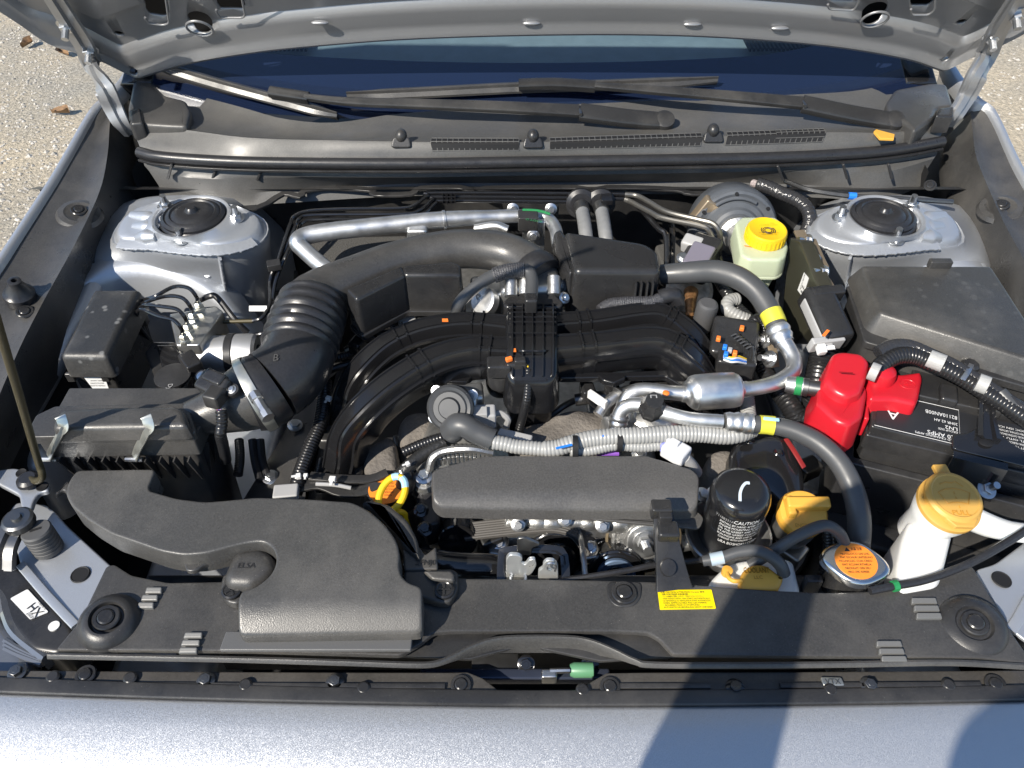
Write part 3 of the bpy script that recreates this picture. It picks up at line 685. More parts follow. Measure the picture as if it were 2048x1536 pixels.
# ------------------------------------------------------------ wipers
def gpt(a, b, h): return ON(a, b, (V((0, 1.30, .905)) + GP[1]*h, GP[1]))
def wiper(label, arm, joint, piv, blade, adapt, lit):
    t = thing('wiper', label, 'wiper', gpt(*piv, .01), 'windshield wipers')
    wsec = lambda w0, w1, h: (lambda q: rrect(w0 + (w1-w0)*q, h, .003))
    P = [gpt(*a) for a in arm]; g = G(); g.sweep(P, wsec(.022, .010, .010), up=GP[1], sm=4); part(t, 'arm', PLA, g)
    P = [gpt(*a) for a in joint]; g = G(); g.sweep(P, rrect(.030, .016, .006), up=GP[1], sm=3); h = part(t, 'arm_head', PLA, g)
    g = G(); g.lathe(P[0] - GP[1]*.03, GP[1], [(.017, 0), (.017, .035), (.0165, .038), (.012, .040), (0, .040)], 24); part(h, 'pivot_cap', PLA, g)
    g = G(); g.tube([P[-1] + XD*.0 + GP[1]*.004 - YD*.015, P[-1] + GP[1]*.004 + YD*.012], .003, 8); part(h, 'hinge_pin', STL, g)
    P = [gpt(*a) for a in blade]; g = G(); g.sweep(P, lambda q: [(a*min(1, .35 + 6*min(q, 1-q)), b) for a, b in [(-.011, -.003), (.011, -.003), (.010, .001), (.003, .0045), (.001, .009), (-.002, .009), (-.006, .004), (-.010, .001)]], up=GP[1], sm=5); part(t, 'blade', PLG, g)
    g = G(); g.sweep([p - GP[1]*.006 for p in P], rrect(.006, .01, .002), up=GP[1], sm=5); part(t, 'rubber_edge', RUB, g)
    P = [gpt(*a) for a in adapt]; g = G(); g.sweep(P, rrect(.018, .016, .005), up=GP[1], sm=2); part(t, 'blade_adaptor', PLS, g)
wiper('black wiper whose pivot sits above the middle vent slots', [(1158, 222, .05), (1000, 214, .055), (800, 207, .05), (690, 203, .045), (610, 194, .035)], [(1328, 243, .04), (1250, 236, .048), (1160, 224, .05)], (1328, 243), [(300, 125, .015), (420, 162, .016), (560, 200, .016), (675, 231, .014)], [(540, 184, .03), (618, 196, .032)], 1)
wiper('black wiper whose pivot sits beside the cowl corner near the fuse box', [(1612, 207, .05), (1450, 192, .055), (1300, 180, .05), (1190, 172, .04)], [(1788, 243, .04), (1700, 228, .048), (1605, 208, .05)], (1788, 243), [(694, 191, .015), (860, 183, .016), (1040, 174, .016), (1240, 168, .016), (1435, 160, .014)], [(1038, 170, .03), (1110, 168, .035), (1190, 173, .034)], 1)

# ------------------------------------------------------------ hood, hinges
HA = math.radians(53.5); H0 = V((0, 1.31, 1.042)); hs = V((0, -math.cos(HA), math.sin(HA))); hn = V((0, -math.sin(HA), -math.cos(HA))); HP = (H0, hn)
hood = thing('hood', 'raised silver hood showing its inner frame with slots and holes', 'hood', (CX, 1.35, .97))
EC = [(-120, -60), (-60, -25), (0, 15), (44, 44), (103, 84), (146, 98), (205, 118), (258, 144), (280, 152), (304, 145), (381, 123), (498, 103), (600, 91), (800, 75), (1024, 67), (1250, 65), (1448, 71), (1653, 88), (1800, 112), (1862, 131), (1882, 137), (1902, 130), (1935, 113), (1975, 98), (2040, 65), (2100, 28), (2170, -20)]
EH = catmull([ON(a, b, HP) for a, b in EC], 4)
prof = [(0, 0), (.003, .007), (.010, .009), (.016, .006), (.022, .001), (.030, -.002), (.055, -.004), (.064, -.009), (.070, -.017), (.085, -.020), (.14, -.021), (.15, -.012), (.45, -.012)]
prof += [(s, n - .0035) for s, n in reversed(prof)]
g = G(); g.loops([[p + hs*s + hn*n for s, n in prof] for p in EH]); inner = part(hood, 'inner_frame', HPN, g, 40)
def cut(o, cutters):
    tmp = []
    for c in cutters:
        me = c.mesh('c', PNB, root_loc(o)); q = bpy.data.objects.new('c', me); C.objects.link(q); q.location = root_loc(o); tmp.append(q)
        md = o.modifiers.new('b', 'BOOLEAN'); md.object = q; md.operation = 'DIFFERENCE'; md.solver = 'EXACT'
    bpy.context.view_layer.update()
    dg = bpy.context.evaluated_depsgraph_get(); me = bpy.data.meshes.new_from_object(o.evaluated_get(dg))
    o.modifiers.clear(); old = o.data; o.data = me; me.name = old.name
    for q in tmp: bpy.data.objects.remove(q)
cs = []
for pts in ([(278, -60), (318, -60), (338, 52), (326, 56), (298, 52), (290, 44)], [(424, -60), (466, -60), (490, 36), (484, 41), (440, 41), (432, 30)], [(1664, -60), (1720, -60), (1718, 12), (1708, 26), (1660, 24), (1656, 18)], [(1836, -60), (1878, -60), (1870, 26), (1858, 35), (1824, 35), (1822, 28)]):
    g = G(); g.prism(rcorn([ON(a, b, HP) + hn*.02 for a, b in pts], .004), .056, 0, N=hn); cs.append(g)
for a, b, r in ((399, 60, .019), (1750, 42, .019), (236, 89, .006), (268, 140, .005), (1925, 66, .006), (1890, 119, .005), (30, 0, .004)):
    g = G(); g.lathe(ON(a, b, HP) + hn*.03, -hn, [(r, 0), (r, .066)], 22, sx=1.0 if r > .01 else 1.3); cs.append(g)
cut(inner, cs)
for pts in ([(278, -60), (318, -60), (338, 52), (326, 56), (298, 52), (290, 44)], [(424, -60), (466, -60), (490, 36), (484, 41), (440, 41), (432, 30)], [(1664, -60), (1720, -60), (1718, 12), (1708, 26), (1660, 24), (1656, 18)], [(1836, -60), (1878, -60), (1870, 26), (1858, 35), (1824, 35), (1822, 28)]):
    P = [ON(a, b, HP) + hn*(-.003 if b > 0 else -.018) for a, b in pts]; g = G(); g.tube([p - hn*.0015 for p in rcorn(P, .006)], .0018, 8, sm=1); part(inner, 'slot_rim', HPN, g)
for a, b in ((399, 60), (1750, 42)):
    c = ON(a, b, HP); g = G(); P = [c - hn*.0025 + (XD*math.cos(q) + hs*math.sin(q))*.0200 for q in [2*math.pi*k/28 for k in range(29)]]; g.tube(P, .002, 8, sm=1); part(inner, 'hole_rim', HPN, g)
for a, b in ((640, 44), (1063, 45), (1385, 47), (1560, 55)):
    c = ON(a, b, HP); g = G(); g.sphere(c + hn*.0012, .006, (2.4, .8, .6)); part(inner, 'pressed_dimple', HPN, g)
g = G(); g.loops([[p + hs*s + hn*n for s, n in ((-.008, -.030), (-.004, -.026), (.02, -.060), (.5, -.07), (.95, -.04), (.97, -.05), (.5, -.082), (.01, -.070), (-.006, -.04))] for p in EH]); part(hood, 'outer_skin', PNT, g, 50)
g = G(); g.sheet([[p + hs*s + hn*n for p in EH] for s, n in ((-.004, -.022), (.012, -.040), (.05, -.052), (.2, -.054), (.6, -.054))]); part(hood, 'cavity_shade_sheet', DRK, g)  # black sheet paints the shade of the closed cavity over silver skin
g = G(); g.loops([[p*1.0 + hs*s + hn*n for s, n in ((.45, -.012), (.95, -.012), (.95, -.03), (.45, -.016))] for p in EH[8:-8]]); part(hood, 'front_frame', PNB, g, 50)
def hinge(arm, w, bolts, s):
    P = [ON(a, b, (H0 + hn*h, hn)) if fl else W(a, b, h) for a, b, h, fl in arm]; g = G()
    g.sweep(P, lambda q: [(-w*.5, -.003), (w*.5, -.003), (w*.5, .002), (w*.12, .002), (w*.06, .007), (-w*.30, .007), (-w*.36, .002), (-w*.5, .002)], up=V((0, -1, .15)), sm=5, scale=lambda t: .75 + .5*math.sin(math.pi*min(1, t*.8))); h = part(hood, 'hinge_arm', HPN, g)
    for a, b in bolts: inst(h, 'hinge_bolt', NUT_Z, ON(a, b, HP) + hn*.016, hn, .3, 1.15)
hinge([(258, 268, .90, 0), (243, 248, .925, 0), (226, 215, .95, 0), (205, 170, .985, 0), (185, 128, .016, 1), (165, 88, .016, 1), (135, 40, .016, 1), (100, -15, .016, 1)], .030, ((134, 30), (180, 80)), -1)
hinge([(1893, 252, .90, 0), (1912, 228, .925, 0), (1935, 190, .95, 0), (1955, 150, .985, 0), (1975, 105, .016, 1), (2000, 55, .016, 1), (2025, 15, .016, 1), (2060, -40, .016, 1)], .030, ((1982, 52), (2030, 8)), 1)

# prop rod
rod = thing('prop_rod', 'thin olive steel hood prop rod rising from its bracket', 'rod', W(72, 962, .795))
g = G(); P = [W(62, 958, .797), W(72, 962, .80), W(82, 958, .805), W(84, 946, .815), W(74, 915, .84), W(38, 790, .96), W(8, 690, 1.05)]; d = (P[-1]-P[-2]).normalized(); P.append(P[-1] + d*.45); g.tube(P, .0042, 12); part(rod, 'rod', OLV, g)
g = G(); g.lathe(W(58, 962, .794), UP, [(.014, 0), (.013, .004), (.009, .007), (.006, .007)], 20); part(rod, 'pivot_grommet', RUB, g)
# ------------------------------------------------------------ relay box
def pp(l, z): return [W(a, b, z) for a, b in l]
t = thing('relay_box', 'black speckled relay box with sloping lid beside the brake valve block', 'relay box', W(205, 720, .70))
lid = rcorn(pp([(187, 577), (280, 577), (213, 712), (119, 711)], .85), .006)
g = G(); g.prism(lid, .036, .008, grow=.003); lo = part(t, 'lid', mat('speckled_black_plastic', (.030, .030, .030), .42, bump=.8, bscale=420, dust=.22, var=.2, vscale=300, spots=.7), g)
body = rcorn(pp([(192, 600), (274, 600), (212, 722), (130, 722)], .812), .006)
g = G(); g.prism(body, .10, .002); part(t, 'case', PLS, g)
c = W(190, 765, .79); fx = (W(213, 760, .79) - W(150, 760, .79)).normalized(); fz = V((0, -.25, -1)).normalized(); fn = V((0, -1, .25)).normalized()
f0 = W(167, 757, .795) + V((0, -.008, 0))
FP = (f0, fn)
g = G(); q = [ON(a, b, FP) for a, b in ((168, 755), (209, 754), (220, 785), (205, 786), (186, 778))]; g.prism(q, .0008, 0, N=fn); lb = part(t, 'label', WHT, g)
for k in range(3): lettering(lb, scribble(2), ON(181, 762+k*5, FP) + fn*.0005, fx, V((0, .25, 1)), .003, TXB)
for a in (144, 213):
    g = G(); g.box(ON(a, 750, FP) + fn*.004, (.010, .006, .014), 0, .002); part(t, 'latch_tab', PLS, g)

# ------------------------------------------------------------ ABS block
t = thing('brake_valve_block', 'aluminium brake valve block with black control unit and bent pipes', 'brake unit', W(390, 700, .66))
g = G(); out = pp([(338, 628), (432, 612), (446, 622), (398, 690), (352, 690)], .805); g.prism(rcorn(out, .003), .075, .002); blk = part(t, 'valve_block', mat('machined_aluminium', (.60, .60, .58), .32, metal=.9, bump=.3, bscale=300, var=.15, vscale=80), g)
g = G(); a = W(428, 712, .765); g.lathe(a, V((1, .05, 0)), [(.030, -.02), (.030, .03), (.031, .034), (.031, .05), (.030, .060), (.026, .064), (0, .064)], 28); mo = part(t, 'pump_motor', mat('motor_silver', (.50, .50, .50), .5, metal=.8), g)
g = G(); g.lathe(a, V((1, .05, 0)), [(.0315, .022), (.0322, .023), (.0322, .032), (.0315, .033)], 28); part(mo, 'motor_band', PLS, g)
g = G(); g.lathe(a + V((.064, .003, 0)), V((1, .05, 0)), [(.015, 0), (.014, .003), (.010, .0035), (0, .0035)], 20); part(mo, 'end_plug', DRK, g)
out = pp([(287, 704), (304, 682), (350, 682), (392, 735), (352, 805), (332, 806)], .795); g = G(); g.prism(rcorn(out, .004), .09, .004); cu = part(t, 'control_unit', PLS, g)
out = pp([(312, 690), (347, 690), (384, 735), (350, 788), (338, 790)], .799); g = G(); g.prism(rcorn(out, .003), .006, .0015); part(cu, 'cover_plate', GLB, g)
g = G(); g.lathe(W(345, 752, .80), UP, [(.024, -.002), (.024, .001), (.022, .0015), (0, .0015)], 28); part(cu, 'round_boss', PLA, g)
g = G(); g.box(W(382, 726, .80), (.035, .022, .018), -.9, .003); part(cu, 'harness_plug', PLS, g)
lettering(cu, 'Dynic', W(337, 768, .8022), V((.1, -1, 0)), V((1, .1, 0)), .009, GRY)
for k, (fx_, fy_) in enumerate([(397, 612), (385, 632), (375, 655), (367, 676)]):
    p = W(fx_, fy_, .812); g = G(); g.lathe(p - UP*.008, UP, [(.008, 0), (.008, .006), (.006, .007), (.006, .013), (.004, .015)], 6); part(blk, 'pipe_union', GAL, g)
    g = G(); P = [p + UP*.006, W(fx_-4, fy_-18, .835), W(fx_-20, fy_-36, .847), W(fx_-50, fy_-38-2*k, .85), W(fx_-85, 592+9*k, .848), W(283-3*k, 604+9*k, .83), W(286-2*k, 630+8*k, .79), W(300, 680, .74)]
    g.tube(P, .0028, 10); part(t, 'brake_pipe', GLB, g)
for (y0, P) in ((642, [(420, 644, .79), (460, 643, .79), (505, 642, .79), (525, 634, .795), (540, 605, .80), (540, 560, .815), (556, 520, .835), (580, 450, .86), (590, 432, .862), (620, 422, .862), (700, 418, .862), (800, 417, .862), (830, 410, .862), (856, 391, .862), (880, 386, .862), (1210, 388, .862), (1260, 392, .862)]),
                (672, [(405, 674, .785), (460, 672, .785), (505, 671, .785), (530, 664, .79), (550, 640, .795), (548, 590, .80), (545, 560, .812), (562, 520, .83), (588, 460, .856), (598, 438, .858), (630, 430, .858), (800, 428, .858), (840, 420, .858), (866, 399, .858), (890, 394, .858), (1210, 397, .858), (1260, 400, .858)])):
    p = W(P[0][0], y0, .79); g = G(); g.tube([W(*q) for q in P[2:]], .0030, 10); bp = part(t, 'brake_pipe', GLB, g)
    g = G(); g.tube([W(*q) for q in P[:3]], .0032, 10); part(bp, 'bare_pipe_end', OLV, g)
    g = G(); g.lathe(W(*P[0]) - XD*.004, XD, [(.0075, 0), (.0075, .012), (.006, .013), (.006, .02)], 6); part(bp, 'pipe_union', ZNC, g)
g = G(); g.tube([W(*q) for q in [(545, 600, .80), (552, 560, .815), (570, 515, .835), (594, 466, .85), (604, 446, .853), (640, 439, .853), (800, 438, .853), (850, 425, .853), (872, 406, .853), (896, 402, .853), (1215, 404, .853)]], .003, 10); part(t, 'brake_pipe', GLB, g)
g = G()
for i in range(3):
    for j in range(3): g.box(W(890 + i*9, 389 + j*7, .867), (.0055, .0015, .006), 0, .0005); g.box(W(886 + i*9, 390 + j*7, .867), (.0012, .005, .006), 0, .0003)
part(t, 'pipe_clamp', PLM, g)
g = G(); g.box(W(1213, 398, .866), (.018, .022, .008), 0, .001); part(t, 'pipe_clamp', PLM, g)
g = G(); g.box(W(278, 640, .80), (.024, .012, .014), 0, .001); part(t, 'pipe_clip', PLA, g)
g = G(); g.box(W(548, 530, .835), (.020, .016, .010), .3, .001); part(t, 'pipe_clip', PLA, g)
g = G(); g.box(W(516, 617, .80), (.026, .008, .001), .1, 0, M=Matrix.Rotation(.8, 3, 'X')); tg = part(t, 'paper_tag', WHT, g)
g = G(); g.tube([W(*q) for q in [(400, 600, .80), (420, 592, .812), (435, 596, .81), (470, 640, .79), (495, 665, .77)]], .0045, 10); part(t, 'sensor_cable', RUB, g)

# ------------------------------------------------------------ air cleaner box
t = thing('air_cleaner_box', 'ribbed black air cleaner box with two steel spring clips', 'air filter', W(250, 900, .60))
g = G(); out = pp([(108, 838), (122, 818), (200, 813), (350, 811), (366, 818), (376, 852), (104, 856)], .872); g.prism(rcorn(out, .008), .02, .006, grow=.003); part(t, 'lid', PLG, g)
g = G(); out = pp([(52, 868), (72, 830), (110, 812), (366, 806), (380, 820), (392, 862), (384, 868), (60, 874)], .856); g.prism(rcorn(out, .003), .012, .0015); part(t, 'lid_flange', PLG, g)
A, B = W(60, 874, .856) + V((.004, .002, -.013)), W(384, 868, .856) + V((-.001, .002, -.013))
yb = .80
g = G(); out = [A, B, V((B.x + .004, .70, B.z)), V((A.x, .70, A.z))]; g.prism(rcorn(out, .003), .026, .001); part(t, 'body_flange', PLG, g)
A2, B2 = A + V((.010, .004, -.026)), B + V((-.006, .004, -.026))
out = [A2, B2, V((B2.x, .70, B2.z)), V((A2.x, .70, A2.z))]
g = G(); g.prism(rcorn(out, .006), .22, .001, grow=-.012); body = part(t, 'body', PLA, g)
for k in range(10):
    x = A2.x + .006 + (B2.x - A2.x - .012) * k / 9
    pts = [V((x, A2.y - .002, A2.z)), V((x, A2.y - .011, A2.z)), V((x, A2.y + .003, A2.z - .05)), V((x, A2.y + .01, A2.z - .05))]
    g = G(); g.prism(pts, .0016, 0, N=XD); part(body, 'rib', PLA, g)
for k in range(7):
    y = A2.y + .02 + .02*k; x = B2.x
    pts = [V((x - .002, y, B2.z)), V((x + .010, y, B2.z)), V((x - .004, y, B2.z - .07)), V((x - .01, y, B2.z - .07))]
    g = G(); g.prism(pts, .0016, 0, N=YD); part(body, 'rib', PLA, g)
for k in range(2):
    g = G(); g.box(W(342 + 28*k, 865, .84), (.014, .010, .006), 0, .001); part(t, 'flange_pocket', DRK, g)
for a in (122, 293):
    P = [W(a-2, 832, .893), W(a+1, 838, .890), W(a+6, 856, .880), W(a+2, 864, .870), W(a-6, 876, .858), W(a-18, 898, .838), W(a-24, 916, .820)]
    g = G(); g.sweep(P, rrect(.012, .0015, .0004), up=V((0, -.5, 1)), sm=5); cl = part(t, 'spring_clip', GAL, g)
    g = G(); q = W(a-25, 919, .818); g.tube([q - XD*.010, q + XD*.010], .003, 8); part(cl, 'clip_pin', ZNC, g)

# sensor outlet cone and big intake hose
t = thing('intake_hose', 'big black corrugated air intake hose curving to the throttle', 'intake hose', W(620, 700, .70))
P, R = PT([(372, 838, .835, 32), (420, 826, .838, 44), (470, 806, .842, 62), (512, 788, .846, 72)])
g = G(); g.tube(P, R, 32); part(t, 'sensor_cone', PLG, g)
P, R = PT([(492, 799, .845, 70), (512, 790, .846, 78), (530, 780, .848, 78), (546, 770, .850, 73)])
g = G(); g.tube(P, R, 32, sm=3); cf = part(t, 'hose_cuff', RUB, g)
P, R = PT([(503, 794, .8455, 79), (507, 792, .846, 80.5), (518, 786, .847, 80.5), (521, 784.5, .8475, 79)])
g = G(); g.tube(P, R, 40, sm=1, cap=False); cb = part(t, 'clamp_band', GAL, g)
q = W(517, 800, .888); g = G(); g.lathe(W(508, 788, .898), V((.7, -1, -.25)), [(.0075, 0), (.0075, .010), (.006, .011), (.006, .028), (.0075, .029), (.0075, .038), (0, .038)], 8); part(cb, 'clamp_screw', ZNC, g)
P, R = PT([(545, 770, .850, 76), (572, 750, .853, 75), (590, 725, .857, 74), (598, 700, .86, 72)])
g = G(); g.tube(P, R, 36); el = part(t, 'elbow', RUB, g, 60)
P, R = PT([(596, 704, .86, 70), (606, 670, .865, 70), (618, 635, .87, 68), (628, 608, .873, 64)])
g = G(); g.tube(P, R, 36, sm=8, corr=(.0140, .095)); part(t, 'bellows', RUB, g, 70)
P, R = PT([(625, 614, .873, 64), (640, 598, .875, 60), (664, 580, .878, 52), (720, 553, .882, 45), (793, 523, .886, 40), (881, 502, .888, 39), (954, 498, .888, 39), (1018, 508, .886, 40), (1060, 532, .882, 42), (1078, 552, .878, 43)])
g = G(); g.tube(P, R, 32); part(t, 'intake_pipe', PLG, g, 70)
P, R = PT([(1062, 538, .880, 47), (1070, 546, .879, 50), (1078, 552, .878, 50), (1082, 556, .877, 47)]); g = G(); g.tube(P, R, 32, sm=2); part(t, 'throttle_collar', RUB, g)
q9, n9 = hit(el, 545, 722); lettering(el, 'B', q9, XD, n9.cross(XD), .013, PLG, depth=.0005)
# mass air sensor
s = thing('airflow_sensor', 'black airflow sensor with a plug of coloured wires on the intake cone', 'sensor', W(428, 770, .88))
M1 = Matrix.Rotation(-.5, 3, 'Z') @ Matrix.Rotation(.35, 3, 'X')
g = G(); c0 = W(428, 770, .888); g.box(c0, (.040, .026, .016), 0, .004, M=M1); g.box(c0 + V((.002, .004, .008)), (.028, .016, .010), 0, .003, M=M1); part(s, 'sensor_body', PLS, g)
for d in (-.024, .024):
    g = G(); g.lathe(c0 + M1 @ V((d, .004, -.004)), M1 @ UP, [(.008, -.004), (.008, .003), (0, .003)], 14); ear = part(s, 'mount_ear', PLS, g)
    inst(s, 'small_bolt', SBOLT, c0 + M1 @ V((d, .004, -.001)), M1 @ UP, .2, .8)
g = G(); g.box(W(430, 793, .886), (.020, .022, .018), -.3, .003); part(s, 'plug', PLS, g)
for k, cc in enumerate(((.55, .10, .30), (.08, .25, .6), (.35, .12, .5), (.7, .55, .65))):
    g = G(); g.tube([W(425+4*k, 800, .882), W(431+3*k, 811, .875), W(438+2*k, 824, .868)], .0011, 6, sm=4); part(s, 'wire', mat('wire_%d' % k, cc, .4), g)
g = G(); g.tube([W(442, 820, .87), W(444, 845, .86), W(441, 868, .85), W(446, 890, .82), W(452, 920, .77)], .0062, 12, corr=(.004, .12)); part(s, 'loom', LOB, g)

# ------------------------------------------------------------ intake snorkel over the front
t = thing('air_intake_duct', 'broad grey black air intake duct sweeping over the radiator cover', 'air duct', W(600, 1100, .78))
OUT = [(151, 937), (311, 935), (296, 970), (298, 978), (352, 994), (410, 1002), (454, 999), (513, 994), (617, 999), (705, 1006), (740, 1024), (772, 1053), (793, 1082), (800, 1108), (798, 1135), (803, 1153), (818, 1167), (844, 1174), (843, 1251), (469, 1257), (476, 1200), (482, 1182), (512, 1174), (542, 1150), (554, 1124), (548, 1098), (527, 1083), (498, 1085), (469, 1091), (410, 1106), (366, 1109), (322, 1101), (278, 1085), (220, 1065), (176, 1038), (141, 1009), (129, 986), (133, 962)]
ZD = .826
pts = pp(OUT, ZD); pts = [p for k, p in enumerate(rcorn(pts, .007, 3))]
yf0, yf1 = W(600, 1195, ZD).y, W(600, 1256, ZD).y
def wd(v):
    z = v.z
    if v.y < yf0: z -= .016 * ((yf0 - v.y)/(yf0 - yf1))**1.5
    z += .003*math.sin((v.x+.3)*9)*math.sin((v.y-.4)*12) 
    d = ZD - v.z
    if v.y < yf0: z += .72 * max(0, d - .004) * min(1, (yf0 - v.y)/(yf0 - yf1))
    return V((v.x, v.y, z))
g = G(); g.prism(pts, .034, .0028, warp=wd, cuts=[(V((0, yf0 - k*(yf0-yf1)/6, 0)), YD) for k in range(7)] + [(V((0, yf0 + .03*k, 0)), YD) for k in range(1, 9)] + [(V((-.5+.05*k, 0, 0)), XD) for k in range(9)], seg=4)
du = part(t, 'duct_shell', mat('duct_grey_plastic', (.060, .059, .057), .36, bump=.7, bscale=800, dust=.18, var=.2, vscale=450), g, 34)
# lower flange and shell halves
fl = [(107, 992), (128, 978), (141, 1009), (176, 1040), (220, 1068), (278, 1089), (330, 1108), (366, 1120), (372, 1142), (390, 1142), (410, 1128), (470, 1112), (470, 1098), (366, 1100), (278, 1070), (200, 1030), (150, 980), (135, 960)]
g = G(); g.prism(rcorn(pp(fl, .806), .004), .006, .002); part(t, 'lower_flange', PLG, g)
g = G(); g.prism(rcorn(pp([(720, 1004), (742, 997), (780, 1008), (816, 1040), (835, 1078), (838, 1098), (840, 1118), (805, 1090), (790, 1058), (762, 1022)], .808), .006), .03, .005); part(t, 'duct_shoulder', PLG, g)
g = G(); g.prism(rcorn(pp([(805, 1092), (838, 1092), (850, 1110), (872, 1092), (876, 1138), (808, 1140)], .800), .003), .012, .002); sh = part(t, 'duct_side_tab', PLG, g)
lettering(sh, '2FNJ0', W(830, 1130, .8005), XD, YD, .009, PLS, depth=.0004)
g = G(); g.prism(rcorn(pp([(452, 1262), (826, 1262), (822, 1300), (438, 1300)], .797), .002), .004, .0012); part(t, 'front_ramp', mat('ramp_grey_plastic', (.10, .10, .10), .42, bump=.5, bscale=1200), g)
# moulded screw pocket
g = G(); out = pp([(462, 1112), (474, 1098), (520, 1092), (542, 1108), (548, 1130), (530, 1152), (500, 1168), (455, 1166), (446, 1150)], .813); g.prism(rcorn(out, .006), .03, .010, grow=.004); po = part(t, 'screw_pocket', PLG, g, 50)
lettering(po, 'ELSA', W(474, 1136, .8135), XD, YD, .009, PLS)
g = G(); out = pp([(447, 1146), (502, 1146), (498, 1162), (487, 1172), (487, 1195), (475, 1208), (455, 1205), (442, 1190), (441, 1165)], .797); g.prism(rcorn(out, .006), .010, .003); part(po, 'screw_lug', PLG, g)
inst(t, 'cross_screw', SCREW, W(464, 1183, .798), UP, .2, 1.0)
g = G(); out = pp([(806, 1139), (905, 1137), (916, 1144), (916, 1180), (898, 1206), (872, 1204), (850, 1196), (808, 1190)], .797); g.prism(rcorn(out, .007), .010, .003); lg = part(t, 'screw_lug', PLA, g)
g = G(); out = pp([(846, 1141), (903, 1140), (910, 1150), (907, 1162), (864, 1158)], .8055); g.prism(rcorn(out, .003), .010, .003); part(lg, 'lug_ridge', PLG, g)
inst(t, 'cross_screw', SCREW, W(889, 1182, .798), UP, 1.2, 1.0)

# ------------------------------------------------------------ radiator cover
t = thing('radiator_cover', 'wide black plastic radiator cover with louvres and push clips', 'plastic cover', (CX, .41, .76))
OUT = [(110, 1300), (160, 1240), (212, 1132), (228, 1128), (262, 1150), (335, 1165), (440, 1163), (640, 1140), (860, 1157), (1000, 1157), (1190, 1160), (1300, 1163), (1400, 1170), (1540, 1180), (1650, 1185), (1760, 1182), (1840, 1172), (1900, 1148), (1944, 1132), (1952, 1142), (2019, 1258), (2070, 1330), (1960, 1316), (1346, 1309), (1318, 1278), (1296, 1266), (1240, 1263), (900, 1263), (868, 1266), (840, 1288), (800, 1311), (500, 1302)]
zc = .785
g = G(); g.prism(rcorn(pp(OUT, zc), .004), .006, .002, seg=2); cv = part(t, 'cover_plate', PLG, g)
g = G(); g.prism(pp([(800, 1312), (846, 1284), (880, 1258), (1300, 1258), (1330, 1284), (1352, 1312), (1200, 1322), (1050, 1290), (940, 1318)], .772), .004, .001); part(t, 'recess_floor', PLA, g)
lipp = [(95, 1312), (300, 1316), (500, 1320), (700, 1326), (820, 1330), (868, 1328), (905, 1314), (945, 1294), (990, 1280), (1050, 1276), (1140, 1277), (1185, 1285), (1230, 1303), (1270, 1322), (1310, 1330), (1500, 1331), (1700, 1329), (1900, 1326), (2060, 1334)]
P = catmull([W(a, b - 3, .787) for a, b in lipp], 6); ga = lambda p: math.exp(-((p.x-.028)/.075)**4)
g = G(); g.loops([[p + V((0, .002, 0)), p + V((0, -.0005, .0008)), p + V((0, -.0025, -.0008)), p + V((0, -.0035 - .003*ga(p), -.003 - .020*ga(p))), p + V((0, -.001, -.003 - .020*ga(p))), p + V((0, .002, -.003))] for p in P]); part(t, 'front_lip', PLG, g, 50)
for a, b, r, dz in ((220, 1246, .034, .014), (1945, 1252, .036, .008)):
    w = W(a, b, zc); g = G(); k = 1 if a < 1000 else -1
    g.lathe(w, V((.12*k, -.1, 1)), [(r, -.006), (r*.93, .002), (r*.8, dz*.6), (r*.62, dz), (r*.52, dz), (r*.46, dz*.55), (0, dz*.5)], 32); bo = part(cv, 'clip_boss', PLA, g, 50)
    inst(t, 'push_clip', CLIP, w + UP*dz*.75, V((.12*k, -.1, 1)), .4, 1.1)
w = W(1248, 1188, zc); g = G(); g.prism(rcorn(pp([(1212, 1163), (1285, 1163), (1282, 1196), (1268, 1212), (1234, 1214), (1216, 1198)], .7868), .008), .004, .0015); part(cv, 'clip_boss', PLA, g)
inst(t, 'push_clip', CLIP, w + UP*.002, UP, .3, 1.1)
for a, b, n, w_, sk in ((306, 1180, 3, 36, -8), (385, 1270, 3, 40, -5), (1848, 1201, 3, 46, 5), (1778, 1287, 3, 46, 5)):
    for k in range(n):
        y = b + 15*k; x = a + sk*k*1.0
        g = G(); out = pp([(x - w_/2, y + 5), (x - w_/2 + (6 if sk < 0 else -2), y - 5), (x + w_/2, y - 5), (x + w_/2 - (2 if sk < 0 else -6), y + 5)], .7895)
        g.prism(rcorn(out, .0015), .004, .0012, warp=lambda v, y0=W(a, y, .7895).y: V((v.x, v.y, v.z + (v.y - y0)*.45))); part(cv, 'louvre', mat('lit_louvre_plastic', (.12, .12, .117), .36, bump=.2, bscale=900), g)  # lighter grey paints in the sunlit faces of the tilted louvres
# yellow caution sticker
g = G(); out = pp([(1315, 1180), (1423, 1179), (1432, 1217), (1320, 1219)], .7862); g.prism(rcorn(out, .001), .0008, 0); st = part(t, 'caution_sticker', YST, g)
lines = ['注意 CAUTION ATTENTION Vorsicht 警告', '・電動冷却扇可能隨時 高温自動啟動。', '・ファンは自動的に回転しますので、手を近づけないでください。', '・KEEP HANDS AWAY, FAN STARTS AUTOMATICALLY.', '・LE DEMARRAGE DU VENTILATEUR ETANT AUTOMATIQUE,', '  N’EN APPROCHEZ PAS LES MAINS.', '・SICHERES PFAD O STOPFUNG', '  AUTOMATISCHE BEWEGUNG NICHT ANFASSEN']
for k, s_ in enumerate(lines):
    lettering(st, s_, W(1320 + k*.7, 1186.5 + 4.3*k, .7866), W(1423, 1179, .786) - W(1315, 1180, .786), YD, .0024, TXB, width=min(.052, .0013*len(s_) + .006))
